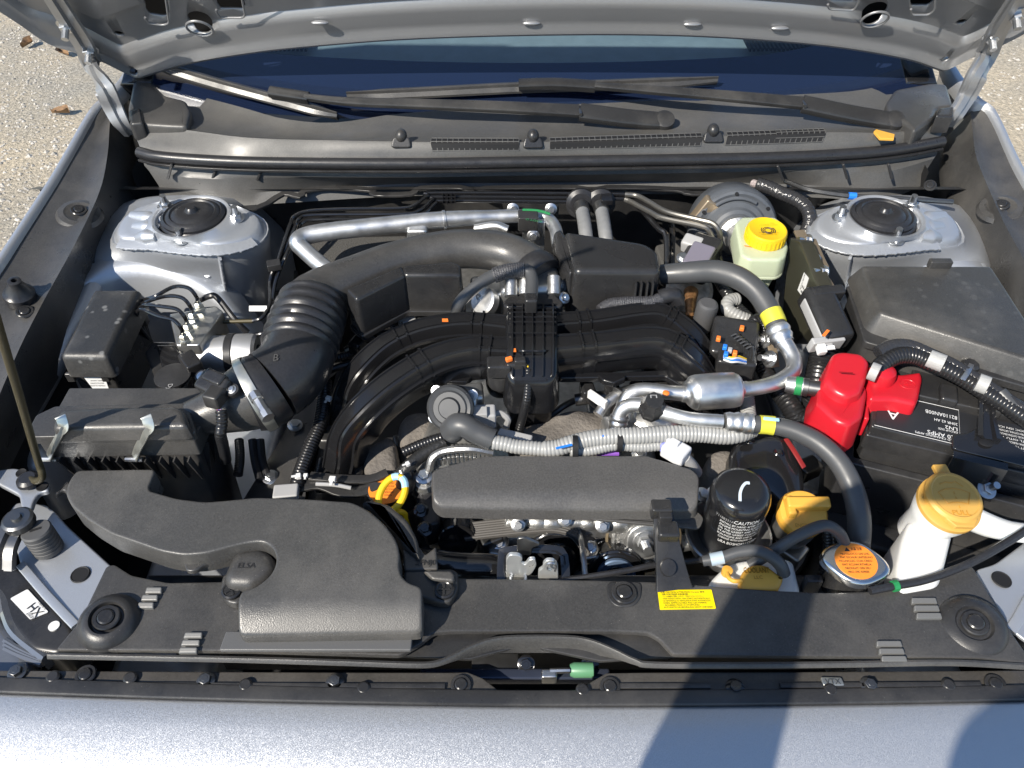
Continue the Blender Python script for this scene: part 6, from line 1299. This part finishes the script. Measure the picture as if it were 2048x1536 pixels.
# ------------------------------------------------------------ fuse box
t = thing('fuse_box', 'large flat black fuse box lid with sloping sides behind the battery', 'fuse box', W(1900, 640, .76))
top = pp([(1724, 531), (1982, 532), (2062, 655), (2090, 728), (1760, 625)], .900)
g = G(); g.prism(rcorn(top, .005), .026, .0035, grow=.012); ld = part(t, 'lid', mat('dusty_black_lid', (.042, .041, .039), .38, bump=.6, bscale=900, dust=.2, var=.18, vscale=450, spots=.12), g, 45)
g = G(); g.prism(rcorn([p + V((0, 0, -.026)) for p in pp([(1704, 540), (1990, 524), (2085, 650), (2110, 752), (1742, 652)], .900)], .006), .010, .002); part(ld, 'lid_flange', PLA, g)
g = G(); g.prism(rcorn([p + V((0, 0, -.036)) for p in pp([(1712, 548), (1990, 530), (2085, 655), (2105, 740), (1746, 646)], .900)], .006), .10, .002); part(t, 'case', PLA, g)
g = G(); g.box(W(1880, 527, .905), (.03, .01, .012), 0, .002); part(ld, 'lid_hinge', PLA, g)
rr_ = random.Random(11)
# ------------------------------------------------------------ battery
t = thing('battery', 'black car battery with white printed label under its hold down strap', 'battery', W(1900, 880, .66))
bl, bf, br_ = W(1757, 784, .838), W(1741, 852, .838), W(2060, 928, .838)
ex = (br_ - bf).normalized(); ey = V((-ex.y, ex.x, 0)); 
q0 = bf; WID = .25
def bp(x, y, z=0): return q0 + ex*x + ey*y + UP*z
g = G(); g.prism(rcorn([bp(0, 0), bp(WID, 0), bp(WID, .175), bp(0, .175)], .004), .012, .002); part(t, 'lid', PLS, g)
g = G(); g.prism(rcorn([bp(-.002, -.004, -.012), bp(WID + .002, -.004, -.012), bp(WID + .002, .18, -.012), bp(-.002, .18, -.012)], .004), .022, .002); part(t, 'upper_case', PLS, g)
g = G(); g.prism(rcorn([bp(.003, 0, -.034), bp(WID - .003, 0, -.034), bp(WID - .003, .175, -.034), bp(.003, .175, -.034)], .004), .15, .002); part(t, 'case', PLS, g)
g = G(); g.prism(rcorn([bp(.045, .065, .008), bp(WID - .01, .065, .008), bp(WID - .01, .16, .008), bp(.045, .16, .008)], .004), .008, .002); part(t, 'raised_lid', PLS, g)
for k in range(3):
    g = G(); g.box(bp(.085 + .05*k, .075, .010), (.020, .030, .012), math.atan2(ex.y, ex.x), .003); part(t, 'vent_block', PLS, g)
g = G(); g.prism(rcorn([bp(.006, .004, .0009), bp(WID - .004, .004, .0009), bp(WID - .004, .060, .0009), bp(.006, .060, .0009)], .003), .0008, 0); lb = part(t, 'label', mat('dark_label', (.022, .023, .026), .35), g)
nx, ny = -ex, -ey                                             # printed to be read from the other side
def bt(s, x, y, size, **k): lettering(lb, s, bp(x, y, .0010), nx, ny, size, TXW, **k)
bt('A', .032, .034, .022); 
for k, s_ in enumerate(('DISTRIBUTED BY', 'SUBARU OF AMERICA', 'MADE IN U.S.A. OF U.S.', 'AND IMPORTED MATERIALS')): bt(s_, .040, .052 - .0042*(3-k), .0042, width=.030)
bt('82110AN00B', .098, .050, .0088, width=.036); bt('20HR 62 AH', .098, .038, .0062, width=.026); bt('LN2', .098, .030, .0082); bt('GROUP SIZE', .098, .0235, .0046, width=.022); bt('620 AMPS', .098, .0150, .0088, width=.034); bt('COLD CRANKING AMPS', .098, .0085, .0050, width=.048)
for k in range(8): bt(scribble(3), .176, .052 - .0058*k, .0046, width=.034); bt(scribble(3), .212, .052 - .0058*k, .0046, width=.032)
bt('BATTERY', .140, .046, .006, width=.02); bt('LA PILE', .140, .038, .005, width=.018)
g = G(); g.tube([bp(.150 + .006*math.cos(a), .018 + .007*math.sin(a), .0012) for a in [2*math.pi*k/6 for k in range(7)]], .0008, 6, sm=1); part(lb, 'recycle_mark', TXW, g)
g = G(); g.tube([bp(.182 + .006*math.cos(a), .012 + .005*math.sin(a), .0012) for a in [2*math.pi*k/4 for k in range(5)]], .0006, 6, sm=1); part(lb, 'recycle_mark', TXW, g)
g = G(); g.tube([bp(x, y, .0012) for x, y in ((.004, .002), (.10, .002), (.10, .0622), (.004, .0622))], .0003, 5, sm=1); part(lb, 'label_line', TXW, g)
t = thing('battery_tray', 'black plastic tray wall wrapped round the battery foot', 'battery tray', bp(.12, 0, -.16))
g = G(); g.prism(rcorn([bp(-.014, -.018, -.052), bp(WID + .01, -.018, -.052), bp(WID + .01, -.006, -.052), bp(-.004, -.006, -.052), bp(-.004, .17, -.052), bp(-.014, .17, -.052)], .003), .14, .002); part(t, 'wall', PLA, g)
g = G(); g.prism(rcorn([bp(-.012, -.06, -.15), bp(WID, -.06, -.15), bp(WID, -.015, -.15), bp(-.012, -.015, -.15)], .006), .05, .006); part(t, 'foot', PLA, g)
g = G(); g.prism(rcorn([bp(.095, -.020, -.030), bp(.145, -.020, -.030), bp(.145, -.006, -.030), bp(.095, -.006, -.030)], .003), .05, .002); part(t, 'hold_block', PLA, g)
# hold-down strap
t = thing('battery_strap', 'gloss black T shaped battery hold down strap', 'bracket', bp(.135, 0, -.03))
spine = [bp(.118, .19, .014), bp(.120, .16, .026), bp(.122, .12, .026), bp(.124, .08, .024), bp(.126, .045, .014), bp(.128, .015, .010)]
g = G(); g.sweep(spine, [(-.009, -.003), (.009, -.003), (.009, .002), (.005, .0025), (.003, -.0005), (-.003, -.0005), (-.005, .0025), (-.009, .002)], sm=5, scale=lambda q: 1 + .9*max(0, q-.75)*4*.5 + .6*max(0, .25-q)*4); part(t, 'strap', GLB, g)
g = G(); P = [bp(.090, .014, .006), bp(.105, .018, .008), bp(.120, .034, .010), bp(.136, .034, .010), bp(.152, .020, .008), bp(.172, .010, .006), bp(.172, -.008, .003), bp(.090, -.008, .003)]
g.prism(rcorn(P, .006), .004, .0015, N=V((0, -.12, 1)).normalized()); ft = part(t, 'foot_plate', GLB, g)
g = G(); P = [bp(.092, -.010, .002), bp(.150, -.010, .002)]; g.loops([[P[0] + V((0, 0, dz)) + ey*dy for dz, dy in ((0, 0), (-.004, -.006), (-.035, -.008), (-.05, -.016), (-.05, -.018), (-.034, -.011), (-.002, -.009))], [P[1] + V((0, 0, dz)) + ey*dy for dz, dy in ((0, 0), (-.004, -.006), (-.035, -.008), (-.05, -.016), (-.05, -.018), (-.034, -.011), (-.002, -.009))]]); part(t, 'foot_skirt', GLB, g)
g = G(); g.lathe(bp(.126, .010, .0075), UP, [(.006, 0), (.005, .0006), (0, .0004)], 16, sx=1.4); part(ft, 'slot', DRK, g)
inst(t, 'strap_nut', NUT_Z, bp(.140, -.024, -.034), V((.1, -.4, 1)), .2, .9)
# red terminal cover
t = thing('terminal_cover', 'bright red plastic cover over the battery terminal', 'terminal cover', W(1690, 800, .78))
g = G(); top = pp([(1668, 702), (1686, 698), (1724, 702), (1742, 716), (1738, 742), (1728, 772), (1700, 782), (1672, 770), (1652, 748), (1660, 722)], .885); g.prism(rcorn(top, .006), .055, .006, grow=.006, warp=lambda v: V((v.x, v.y, v.z + (v.y - .75)*.10))); hd = part(t, 'hood_shell', RED, g, 45)
g = G(); top = pp([(1640, 758), (1664, 745), (1692, 775), (1728, 765), (1736, 780), (1726, 832), (1700, 850), (1674, 842), (1634, 805)], .862); g.prism(rcorn(top, .006), .05, .006, grow=.004); part(t, 'lower_shell', RED, g, 45)
g = G(); top = pp([(1732, 770), (1745, 735), (1775, 742), (1800, 748), (1842, 742), (1846, 755), (1838, 795), (1832, 808), (1786, 798), (1740, 798)], .858); g.prism(rcorn(top, .005), .030, .005, grow=.002); arm = part(t, 'arm_cover', RED, g, 45)
g = G(); g.lathe(W(1762, 752, .862), UP, [(.017, -.01), (.017, .004), (.015, .010), (.010, .0135), (0, .0145)], 28); part(arm, 'dome', RED, g)
g = G(); top = pp([(1726, 812), (1738, 800), (1740, 838), (1728, 836)], .845); g.prism(rcorn(top, .003), .03, .003); part(t, 'side_tab', RED, g)
for r in (.008,):
    c1 = W(1815, 768, .8585); g = G(); g.tube([c1 + V((r*1.2*math.cos(a), r*math.sin(a), 0)) for a in [2*math.pi*k/20 for k in range(21)]], .0005, 6, sm=1); part(arm, 'moulded_ring', RED, g)
    g = G(); g.box(c1, (.008, .0012, .001), 0, 0); g.box(c1 + UP*.0003, (.0012, .008, .001), 0, 0); part(arm, 'plus_mark', RED, g)
g = G(); g.box(W(1692, 745, .8905), (.016, .001, .001), -.1, 0); part(hd, 'seam', mat('dark_red_plastic', (.25, .006, .01), .4), g)
g = G(); g.box(W(1672, 822, .828), (.006, .004, .05), 0, .001); part(t, 'brass_terminal', mat('brass', (.45, .33, .12), .3, metal=.9), g)
t = thing('battery_cable', 'thick black battery cable dropping below the red cover', 'cable', W(1690, 880, .72))
g = G(); g.tube(px([(1696, 838, .815), (1690, 862, .805), (1684, 885, .79), (1668, 905, .76)]), .011, 14); part(t, 'cable', RUB, g)
# harness in front of fuse box
t = thing('battery_harness', 'black braided harness with white tape bands before the fuse box', 'wiring loom', W(1860, 730, .82))
P = px([(1752, 744, .868), (1768, 726, .874), (1795, 712, .878), (1830, 712, .878), (1870, 728, .876), (1920, 752, .872), (1965, 780, .868), (2010, 808, .864), (2060, 842, .86)])
g = G(); g.tube(P, .0105, 14, corr=(.0045, .07)); part(t, 'loom_run', LOB, g)
g = G(); g.tube([p + V((-.006, .012, .006)) for p in P[1:]], .0085, 12); part(t, 'taped_run', mat('glossy_tape', (.03, .03, .032), .18), g)
for a, b, w in ((1872, 722, .009), (1965, 768, .006), (1748, 744, .005)):
    q = W(a, b, .882); d = V((.8, -.55, 0)).normalized(); g = G(); g.tube([q - d*w, q + d*w], .0112, 14, sm=1); part(t, 'white_tape', mat('grey_white_tape', (.36, .36, .35), .5, bump=.8, bscale=250, bdist=.001), g)
g = G(); q = W(1945, 722, .885); g.lathe(q - UP*.01, UP, [(.011, -.01), (.011, .004), (.008, .007), (0, .007)], 8); part(t, 'push_mount', PLS, g)
g = G(); g.sweep(px([(1945, 725, .88), (1935, 745, .884), (1925, 760, .88)]), rrect(.006, .002, .0005), sm=2); part(t, 'metal_clip', ZNC, g)
t = thing('battery_ground_cable', 'grey sleeved cable leaving past the battery strap to the wing', 'cable', W(2020, 800, .82))
g = G(); g.tube(px([(2000, 785, .872), (2030, 815, .866), (2080, 850, .86)]), .008, 12); part(t, 'cable', HOS, g)

# ------------------------------------------------------------ black engine mount stay, oil filter, caps
t = thing('engine_mount_stay', 'glossy black pressed steel mount stay behind the oil filter', 'bracket', W(1540, 950, .70))
g = G(); out = pp([(1462, 895), (1478, 874), (1510, 868), (1560, 872), (1592, 890), (1615, 925), (1625, 985), (1570, 985), (1530, 950), (1465, 940)], .795)
xs_ = [p.x for p in out]; ys_ = [p.y for p in out]
g.prism(rcorn(out, .010), .07, .008, grow=.006, warp=lambda v: V((v.x, v.y, v.z - .02*max(0, (.66 - v.y)/.06) + .004*math.sin(v.x*80))), cuts=[(V((min(xs_) + (max(xs_)-min(xs_))*k/6, 0, 0)), XD) for k in range(1, 6)] + [(V((0, min(ys_) + (max(ys_)-min(ys_))*k/6, 0)), YD) for k in range(1, 6)]); ms = part(t, 'pressing', GLB, g, 50)
for a, b in ((1500, 881), (1556, 905)):
    g = G(); g.lathe(W(a, b, .799), UP, [(.006, 0), (.0045, .0015), (.003, .001), (0, .0005)], 16); part(ms, 'rivet', GLB, g)
g = G(); g.sweep(px([(1572, 878, .80), (1590, 905, .80), (1608, 935, .79)]), rrect(.006, .002, .0005), sm=2); part(t, 'red_mark', mat('dull_red_paint', (.25, .02, .02), .5), g)
t = thing('oil_filter', 'black spin on oil filter with white caution print and chalk mark', 'oil filter', W(1480, 1080, .73))
c1 = W(1487, 973, .846); fx_ax = V((0, -.04, 1)).normalized()
g = G(); R_ = .034
FLT = mat('filter_black_enamel', (.012, .012, .013), .22, coat=.5, rvar=.05)
prof = [(.0, .0), (.022, -.0008), (.028, -.003), (.032, -.008), (.0338, -.015), (R_, -.022), (R_, -.095), (.0325, -.10), (0, -.10)]
g.lathe(c1, fx_ax, list(reversed(prof)), 44); can = part(t, 'can', FLT, g, 40)
def wrapf(a0, z0):
    def f(x, y, z):
        a = a0 + x / R_; return c1 + fx_ax*(z0 + y) + V((math.sin(a), -math.cos(a), 0))*(R_ + .0005)
    return f
FT = [('CAUTION', -.36, -0.0260, .0085, .028), ('INSTALL BY HAND AFTER WIPING', -.80, -0.0320, .0050, .054), ('ENGINE MOUNTING SURFACE', -.78, -0.0375, .0050, .050), ('OIL THE GASKET AND TURN IT', -.78, -0.0430, .0050, .052), ('3/4 AFTER GASKET CONTACT', -.78, -0.0485, .0050, .048), ('RUN ENGINE AND CHECK LEAKS', -.76, -0.0540, .0050, .050), ('CHANGE WITH ENGINE OIL', -.70, -0.0595, .0050, .040), ('URA BOSHOKU CORP.', -.66, -0.0680, .0070, .046)]
for s_, a0, z0, sz, wd_ in FT: lettering(can, s_, V(), XD, UP, sz, TXW, wrap=wrapf(a0, z0), width=wd_)
lettering(can, 'Y1188331A', V(), XD, UP, .006, mat('grey_print', (.3, .3, .3), .5), wrap=wrapf(-1.0, -.026), width=.022)
g = G(); 
for k in range(9): 
    z0 = -.056 - .0022*k
    g.loops([[c1 + fx_ax*z0 + V((math.sin(a), -math.cos(a), 0))*(R_ + .0004) for a in (.98, 1.1)], [c1 + fx_ax*(z0 + .0011) + V((math.sin(a), -math.cos(a), 0))*(R_ + .0004) for a in (.98, 1.1)]], close=False, cap0=False, cap1=False)
part(can, 'barcode', TXW, g)
g = G(); P = [c1 + V(q) for q in ((-.008, -.020, .001), (-.006, -.010, .0022), (-.002, -.002, .0026), (.003, .003, .0028), (.007, .003, .0028))]; g.sweep(P, [(-.0016, -.0012), (.0016, -.0012), (.0016, .0), (-.0016, .0)], sm=5); part(can, 'chalk_mark', mat('chalk_white', (.55, .62, .68), .7), g)
t = thing('filter_cup', 'cast aluminium cup ring round the oil filter foot', 'casting', c1 - UP*.12)
g = G(); g.lathe(c1 - UP*.095, fx_ax, [(.040, -.02), (.046, -.01), (.050, .004), (.0505, .008), (.048, .009), (.044, .004), (.038, -.002), (.030, -.004)], 40); part(t, 'cup', CAS, g)
t = thing('oil_filler_cap', 'amber oil filler cap with upright grip bar beside the oil filter', 'cap', W(1600, 1050, .72))
c2 = W(1602, 1030, .785); ac = V((-.05, -.25, 1)).normalized(); g = G(); g.lathe(c2, ac, [(.022, -.010), (.0275, -.006), (.0285, .002), (.0285, .006), (.026, .010), (.022, .011), (0, .011)], 36); cp = part(t, 'cap', ORY, g)
g = G(); g.box(c2 + V((.004, .004, .016)), (.050, .014, .016), .02, .003, M=Matrix.Rotation(.25, 3, 'X')); part(cp, 'grip_bar', ORY, g)
g = G(); g.box(c2 + V((-.016, .002, .014)), (.010, .026, .010), .02, .003); part(cp, 'grip_stop', ORY, g)
lettering(cp, 'ENGINE OIL', c2 + V((-.014, -.022, .0075)), XD, V((0, 1, .25)), .006, mat('amber_print', (.33, .16, .01), .5), width=.028)
g = G(); g.lathe(c2 - ac*.05, ac, [(.024, 0), (.026, .02), (.022, .042)], 24); part(t, 'filler_neck', CAS, g)

# ------------------------------------------------------------ radiator cap, coolant tank, hoses
t = thing('radiator_filler_cap', 'silver eared radiator cap with orange warning disc', 'radiator cap', W(1715, 1150, .74))
c3 = W(1712, 1122, .800); ac = V((.0, -.05, 1)).normalized()
ears = []
for k in range(48):
    a = 2*math.pi*k/48; r = .0285 + .0075*(abs(math.cos(a + .25))**8); ears.append(c3 + V((r*math.cos(a), r*math.sin(a)*.98, 0)))
g = G(); g.prism(ears, .010, .004, grow=.0005, seg=4); cp = part(t, 'cap', mat('polished_steel', (.66, .66, .65), .2, metal=1, rvar=.06), g, 50)
g = G(); g.lathe(c3, UP, [(.0225, -.001), (.0225, .0006), (0, .0006)], 36); lb = part(cp, 'label', ORA, g)
g = G(); q = c3 + V((-.009, .012, .001)); g.prism([q, q + V((.006, 0, 0)), q + V((.003, .005, 0))], .0003, 0); part(lb, 'warning_triangle', TXB, g)
lettering(lb, '高温 注意', c3 + V((-.002, .013, .001)), XD, YD, .0042, TXB, width=.012)
for k in range(6): lettering(lb, scribble(3), c3 + V((-.019 + .002*abs(k-2), .007 - .0045*k, .001)), XD, YD, .0036, TXB, width=.038 - .0045*abs(k-1.5))
g = G(); g.lathe(c3 - UP*.06, UP, [(.026, 0), (.024, .03), (.022, .05)], 24); part(t, 'filler_neck', PLS, g)
t = thing('coolant_tank', 'milky white coolant overflow tank with amber cap behind the radiator cover', 'tank', W(1510, 1180, .72))
g = G(); out = pp([(1412, 1190), (1420, 1160), (1450, 1130), (1480, 1118), (1565, 1112), (1588, 1120), (1605, 1190)], .765); g.prism(rcorn(out, .010), .06, .008, grow=.003); part(t, 'tank', TRW, g, 50)
g = G(); out = pp([(1478, 1160), (1486, 1140), (1505, 1128), (1530, 1128), (1548, 1140), (1560, 1150), (1568, 1148), (1566, 1162), (1556, 1180), (1484, 1180)], .782); g.prism(rcorn(out, .005), .012, .004); cp = part(t, 'cap', ORY, g)
P = [W(1489 + 11*k, 1142 - 7*math.sin(math.pi*(k+.6)/6.4), .7824) for k in range(7)]
lettering(cp, 'COOLANT', W(1488, 1146, .7824), XD, YD, .010, mat('amber_print', (.33, .16, .01), .5), width=.028, depth=.0004); lettering(cp, 'LLC', W(1508, 1158, .7824), XD, YD, .006, MATS['amber_print'])
g = G(); g.tube(px([(1484, 1162, .782), (1468, 1162, .782), (1458, 1156, .78), (1454, 1146, .778)]), .0025, 8); g.lathe(W(1454, 1143, .776), UP, [(.006, -.004), (.006, .003), (0, .004)], 14); part(cp, 'tether', ORY, g)
t = thing('overflow_hose', 'bent grey overflow hose with pale tape arching onto the coolant tank', 'hose', W(1500, 1110, .76))
P, R = PT([(1405, 1122, .785, 11), (1440, 1116, .79, 12), (1480, 1104, .797, 12.5), (1515, 1102, .80, 13), (1545, 1115, .798, 13), (1562, 1132, .79, 13), (1568, 1148, .78, 13)]); g = G(); g.tube(P, R, 14); part(t, 'hose', HOS, g, 60)
P, R = PT([(1421, 1119.5, .7875, 13.2), (1447, 1114.5, .7912, 13.4)]); g = G(); g.tube(P, R, 14, sm=1); part(t, 'pale_tape', mat('pale_blue_tape', (.38, .46, .52), .45), g)
t = thing('radiator_hose_small', 'thin black hose bending over to the radiator cap neck', 'hose', W(1660, 1080, .76))
g = G(); g.tube(px([(1500, 1130, .77), (1545, 1103, .79), (1590, 1075, .81), (1630, 1056, .82), (1655, 1052, .82), (1678, 1066, .81), (1690, 1090, .795), (1698, 1110, .785)]), .0068, 12); part(t, 'hose', HOS, g, 60)
t = thing('fan_loom', 'black corrugated loom dropping behind the radiator cap', 'wiring loom', W(1650, 1140, .72)); g = G(); g.tube(px([(1656, 1060, .79), (1658, 1100, .77), (1650, 1140, .75), (1640, 1170, .74)]), .0065, 12, corr=(.004, .1)); part(t, 'loom_run', LOB, g)
t = thing('hood_release_wire', 'black hood release cable with green tag beside the washer bottle', 'cable', W(1800, 1170, .78))
g = G(); g.tube(px([(1740, 1182, .79), (1790, 1172, .792), (1850, 1160, .795), (1920, 1135, .80), (1980, 1105, .805), (2070, 1050, .81)]), .0045, 10); part(t, 'cable', RUB, g); g = G(); g.tube(px([(1785, 1173, .792), (1795, 1171, .7922)]), .0062, 10, sm=1); part(t, 'green_tag', GRN, g)
g = G(); g.box(W(1622, 1170, .76), (.018, .010, .03), 0, .002); t = thing('rubber_mount', 'square black rubber radiator mount beside the coolant tank', 'mount', W(1622, 1180, .74)); part(t, 'block', RUB, g)
# ------------------------------------------------------------ washer bottle
t = thing('washer_bottle', 'milky white washer bottle with big amber cap', 'washer bottle', W(1850, 1150, .66))
g = G(); out = pp([(1820, 1036), (1850, 1030), (1895, 1042), (1908, 1064), (1892, 1130), (1880, 1172), (1800, 1186), (1794, 1130), (1806, 1072)], .790); g.prism(rcorn(out, .010), .09, .008, grow=.004); tk = part(t, 'tank', TRW, g, 50)
c4 = W(1900, 1006, .832); ac = V((.06, -.18, 1)).normalized()
g = G(); g.lathe(c4, ac, [(.024, -.075), (.025, -.045), (.029, -.03), (.032, -.018), (.032, -.006)], 36); part(t, 'neck', TRW, g)
P, R = PT([(1930, 1030, .80, 26), (1975, 1050, .795, 24), (2020, 1062, .79, 20), (2080, 1070, .785, 20)]); g = G(); g.tube(P, R, 16); part(t, 'filler_arm', TRW, g, 60)
lettering(tk, '65', W(1850, 1125, .791), XD, YD, .010, WHT)
TAN = mat('tan_amber_plastic', (.58, .33, .07), .45, bump=.15, bscale=600, var=.06)
g = G(); g.lathe(c4, ac, [(.031, -.008), (.0345, -.006), (.0345, -.001), (.031, .001)], 44); co = part(t, 'cap_collar', TAN, g)
c5 = c4 + V((.002, .003, .004)); a5 = V((.07, -.16, 1)).normalized(); Mq = a5.to_track_quat('Z', 'Y').to_matrix()
if (Mq @ XD).x < 0: Mq = Mq @ Matrix.Rotation(math.pi, 3, 'Z')
g = G(); g.lathe(c5, a5, [(.029, -.003), (.0315, 0), (.0315, .004), (.029, .007), (.0265, .0078), (.025, .0068), (0, .0068)], 44); cp = part(t, 'cap', TAN, g)
ex5 = (XD - a5*a5.x).normalized(); ey5 = a5.cross(ex5)
def c5p(x, y, z=.0072): return c5 + ex5*x + ey5*y + a5*z
g = G(); g.box(c5p(0, .036, -.001), (.016, .016, .005), .05, .0015); part(cp, 'hinge_tab', TAN, g)
g = G(); g.prism([c5p(x, y, .004) for x, y in ((-.018, -.026), (.019, -.026), (.011, -.036), (-.009, -.036))], .005, .0015, N=a5); part(cp, 'pull_tab', TAN, g)
AMD = mat('dark_amber_plastic', (.52, .25, .03), .45)  # darker amber for the cap symbol and lettering
for pts in ([(-.018, .004), (-.009, .008), (0, .0092), (.009, .008), (.018, .004), (.0115, -.010), (.006, -.0085), (0, -.008), (-.006, -.0085), (-.0115, -.010), (-.018, .004)], [(0, .005), (0, .002)], [(0, -.001), (0, -.004)], [(0, -.012), (0, -.015)], [(-.013, .014), (-.006, .017), (0, .016), (.006, .018), (.013, .012)]):
    g = G(); g.tube([c5p(x, y, .0068) for x, y in pts], .0007, 6, sm=1); part(cp, 'washer_symbol', AMD, g)
lettering(cp, 'PULL', c5p(-.011, -.0235, .0070), ex5, ey5, .008, AMD, width=.020, depth=.0003)

# ------------------------------------------------------------ front corner: rubber stop, headlamp
t = thing('hood_stop', 'ribbed grey rubber hood stop on the silver support panel', 'rubber stop', W(90, 1100, .765))
c6 = W(98, 1098, .766); a6 = V((-.08, .1, 1)).normalized(); g = G(); pr = [(.016, 0)]
for k in range(5): pr += [(.0165, .003 + .005*k), (.0165, .006 + .005*k), (.0158, .0065 + .005*k), (.0158, .0078 + .005*k)]
pr += [(.0165, .032), (.015, .034), (0, .034)]
g.lathe(c6, a6, pr, 28); st = part(t, 'rubber', mat('grey_stop_rubber', (.075, .075, .075), .6), g)
g = G(); g.box(c6 + a6*.0342, (.012, .003, .001), .4, 0); part(st, 'cross_slot', DRK, g)
t = thing('headlamp', 'black headlamp housing with white coded label at the front corner', 'headlamp', W(60, 1250, .70))
g = G(); out = pp([(-60, 1120), (30, 1130), (60, 1150), (140, 1240), (152, 1262), (120, 1310), (60, 1300), (10, 1240), (-60, 1200)], .748); g.prism(rcorn(out, .010), .06, .006); hs_ = part(t, 'housing', PLS, g)
g = G(); out = pp([(20, 1197), (55, 1178), (97, 1224), (60, 1239)], .7495); g.prism(rcorn(out, .002), .0008, 0); lb = part(t, 'label', WHT, g)
d1 = (W(60, 1239, .75) - W(20, 1197, .75)).normalized(); d2 = (W(55, 1178, .75) - W(20, 1197, .75)).normalized()
yd6 = UP.cross(-d1)
lettering(lb, 'XH', W(88, 1224, .7499), -d1, yd6, .014, TXB); lettering(lb, '10207', W(70, 1236, .7499), -d1, yd6, .005, TXB); lettering(lb, 'SUBARU', W(94, 1217, .7499) , -d1, yd6, .004, TXB)
g = G(); g.lathe(W(108, 1252, .7490), UP, [(.006, -.001), (.006, .0005), (0, .0005)], 16); part(t, 'white_spot', WHT, g)
LEN = mat('clear_lens', (.14, .15, .17), .06, coat=1, metal=.3)
g = G(); g.sweep(px([(-40, 1140, .742), (0, 1190, .745), (10, 1230, .746), (30, 1270, .745), (90, 1318, .742)]), [(-.010, -.02), (.004, -.02), (.004, .002), (0, .005), (-.008, .001)], sm=5); part(t, 'lens_edge', LEN, g)
for k in range(3): g = G(); g.tube(px([(10, 1282 + 8*k, .735), (40, 1300 + 6*k, .735), (85, 1322 + 3*k, .735)]), .004, 8); part(t, 'lens_ridge', LEN, g)
t = thing('headlamp_stay', 'dark bolted arm plate reaching over the headlamp', 'bracket', W(30, 1080, .76))
g = G(); g.sweep(px([(40, 1030, .80), (25, 1060, .797), (8, 1100, .79), (5, 1140, .775)]), [(-.013, -.004), (.013, -.004), (.013, .004), (.004, .004), (.002, -.001), (-.002, -.001), (-.004, .004), (-.013, .004)], sm=4); part(t, 'arm', STL, g)
g = G(); g.lathe(W(36, 1040, .806), UP, [(.017, -.006), (.017, .002), (.014, .004), (.006, .004), (.005, .007), (0, .007)], 26); part(t, 'pivot_bolt', STL, g)

# ------------------------------------------------------------ person taking the picture (behind the camera, casts the shadow)
per = thing('person', 'person in dark clothes holding up a phone in front of the car', 'person', (0, -.42, 0))
bm = bmesh.new()
J = {'pel': ((-.12, -.45, .95), .15), 'wst': ((-.12, -.44, 1.12), .14), 'chs': ((-.12, -.42, 1.30), .16), 'nek': ((-.12, -.42, 1.43), .06), 'hed': ((-.12, -.41, 1.54), .098), 'top': ((-.12, -.40, 1.63), .088),
     'ls': ((-.30, -.40, 1.40), .075), 'le': ((-.24, -.20, 1.25), .068), 'lw': ((-.20, -.045, 1.46), .036), 'lh': ((-.11, -.035, 1.53), .036), 'rs': ((.08, -.40, 1.40), .065), 're': ((.30, -.20, 1.25), .06), 'rw': ((.24, -.045, 1.46), .036), 'rh': ((.10, -.035, 1.53), .036),
     'lp': ((-.22, -.45, .90), .09), 'lk': ((-.23, -.45, .50), .06), 'la': ((-.23, -.47, .09), .045), 'lf': ((-.23, -.33, .04), .04), 'rp': ((-.02, -.45, .90), .09), 'rk': ((-.01, -.45, .50), .06), 'ra': ((-.01, -.47, .09), .045), 'rf': ((-.01, -.33, .04), .04)}
E = [('pel', 'wst'), ('wst', 'chs'), ('chs', 'nek'), ('nek', 'hed'), ('hed', 'top'), ('chs', 'ls'), ('ls', 'le'), ('le', 'lw'), ('lw', 'lh'), ('chs', 'rs'), ('rs', 're'), ('re', 'rw'), ('rw', 'rh'), ('pel', 'lp'), ('lp', 'lk'), ('lk', 'la'), ('la', 'lf'), ('pel', 'rp'), ('rp', 'rk'), ('rk', 'ra'), ('ra', 'rf')]
ks = list(J); me = bpy.data.meshes.new('body'); me.from_pydata([V(J[k][0]) - V((0, -.42, 0)) for k in ks], [(ks.index(a), ks.index(b)) for a, b in E], [])
po = bpy.data.objects.new('body', me); C.objects.link(po); po.parent = per
md = po.modifiers.new('skin', 'SKIN'); sv = me.skin_vertices[0].data
for i, k in enumerate(ks): sv[i].radius = (J[k][1], J[k][1]*(.75 if k in ('pel', 'wst', 'chs') else 1)); sv[i].use_root = (k == 'pel')
md.use_smooth_shade = True; sd = po.modifiers.new('sub', 'SUBSURF'); sd.levels = sd.render_levels = 2
me.materials.append(mat('dark_clothes', (.04, .05, .07), .85, bump=.5, bscale=300))
ph = thing('phone', 'phone held up between two hands', 'phone', (0, -.025, 1.50)); g = G(); g.box(V((0, -.025, 1.55)), (.15, .009, .075), 0, .003); part(ph, 'shell', GLB, g)
# glossy lamp lens filling the corner beyond the housing, both sides
g = G(); g.prism(rcorn(pp([(-420, 1120), (-150, 1060), (-40, 1135), (8, 1240), (70, 1318), (20, 1372), (-330, 1372)], .738), .02), .10, .012); part(bpy.data.objects['headlamp'], 'lens', LEN, g, 45)
g = G(); g.prism(rcorn(pp([(2500, 1120), (2240, 1060), (2130, 1140), (2085, 1250), (2075, 1372), (2420, 1372)], .738), .02), .10, .012); part(car, 'corner_lens', LEN, g, 45)
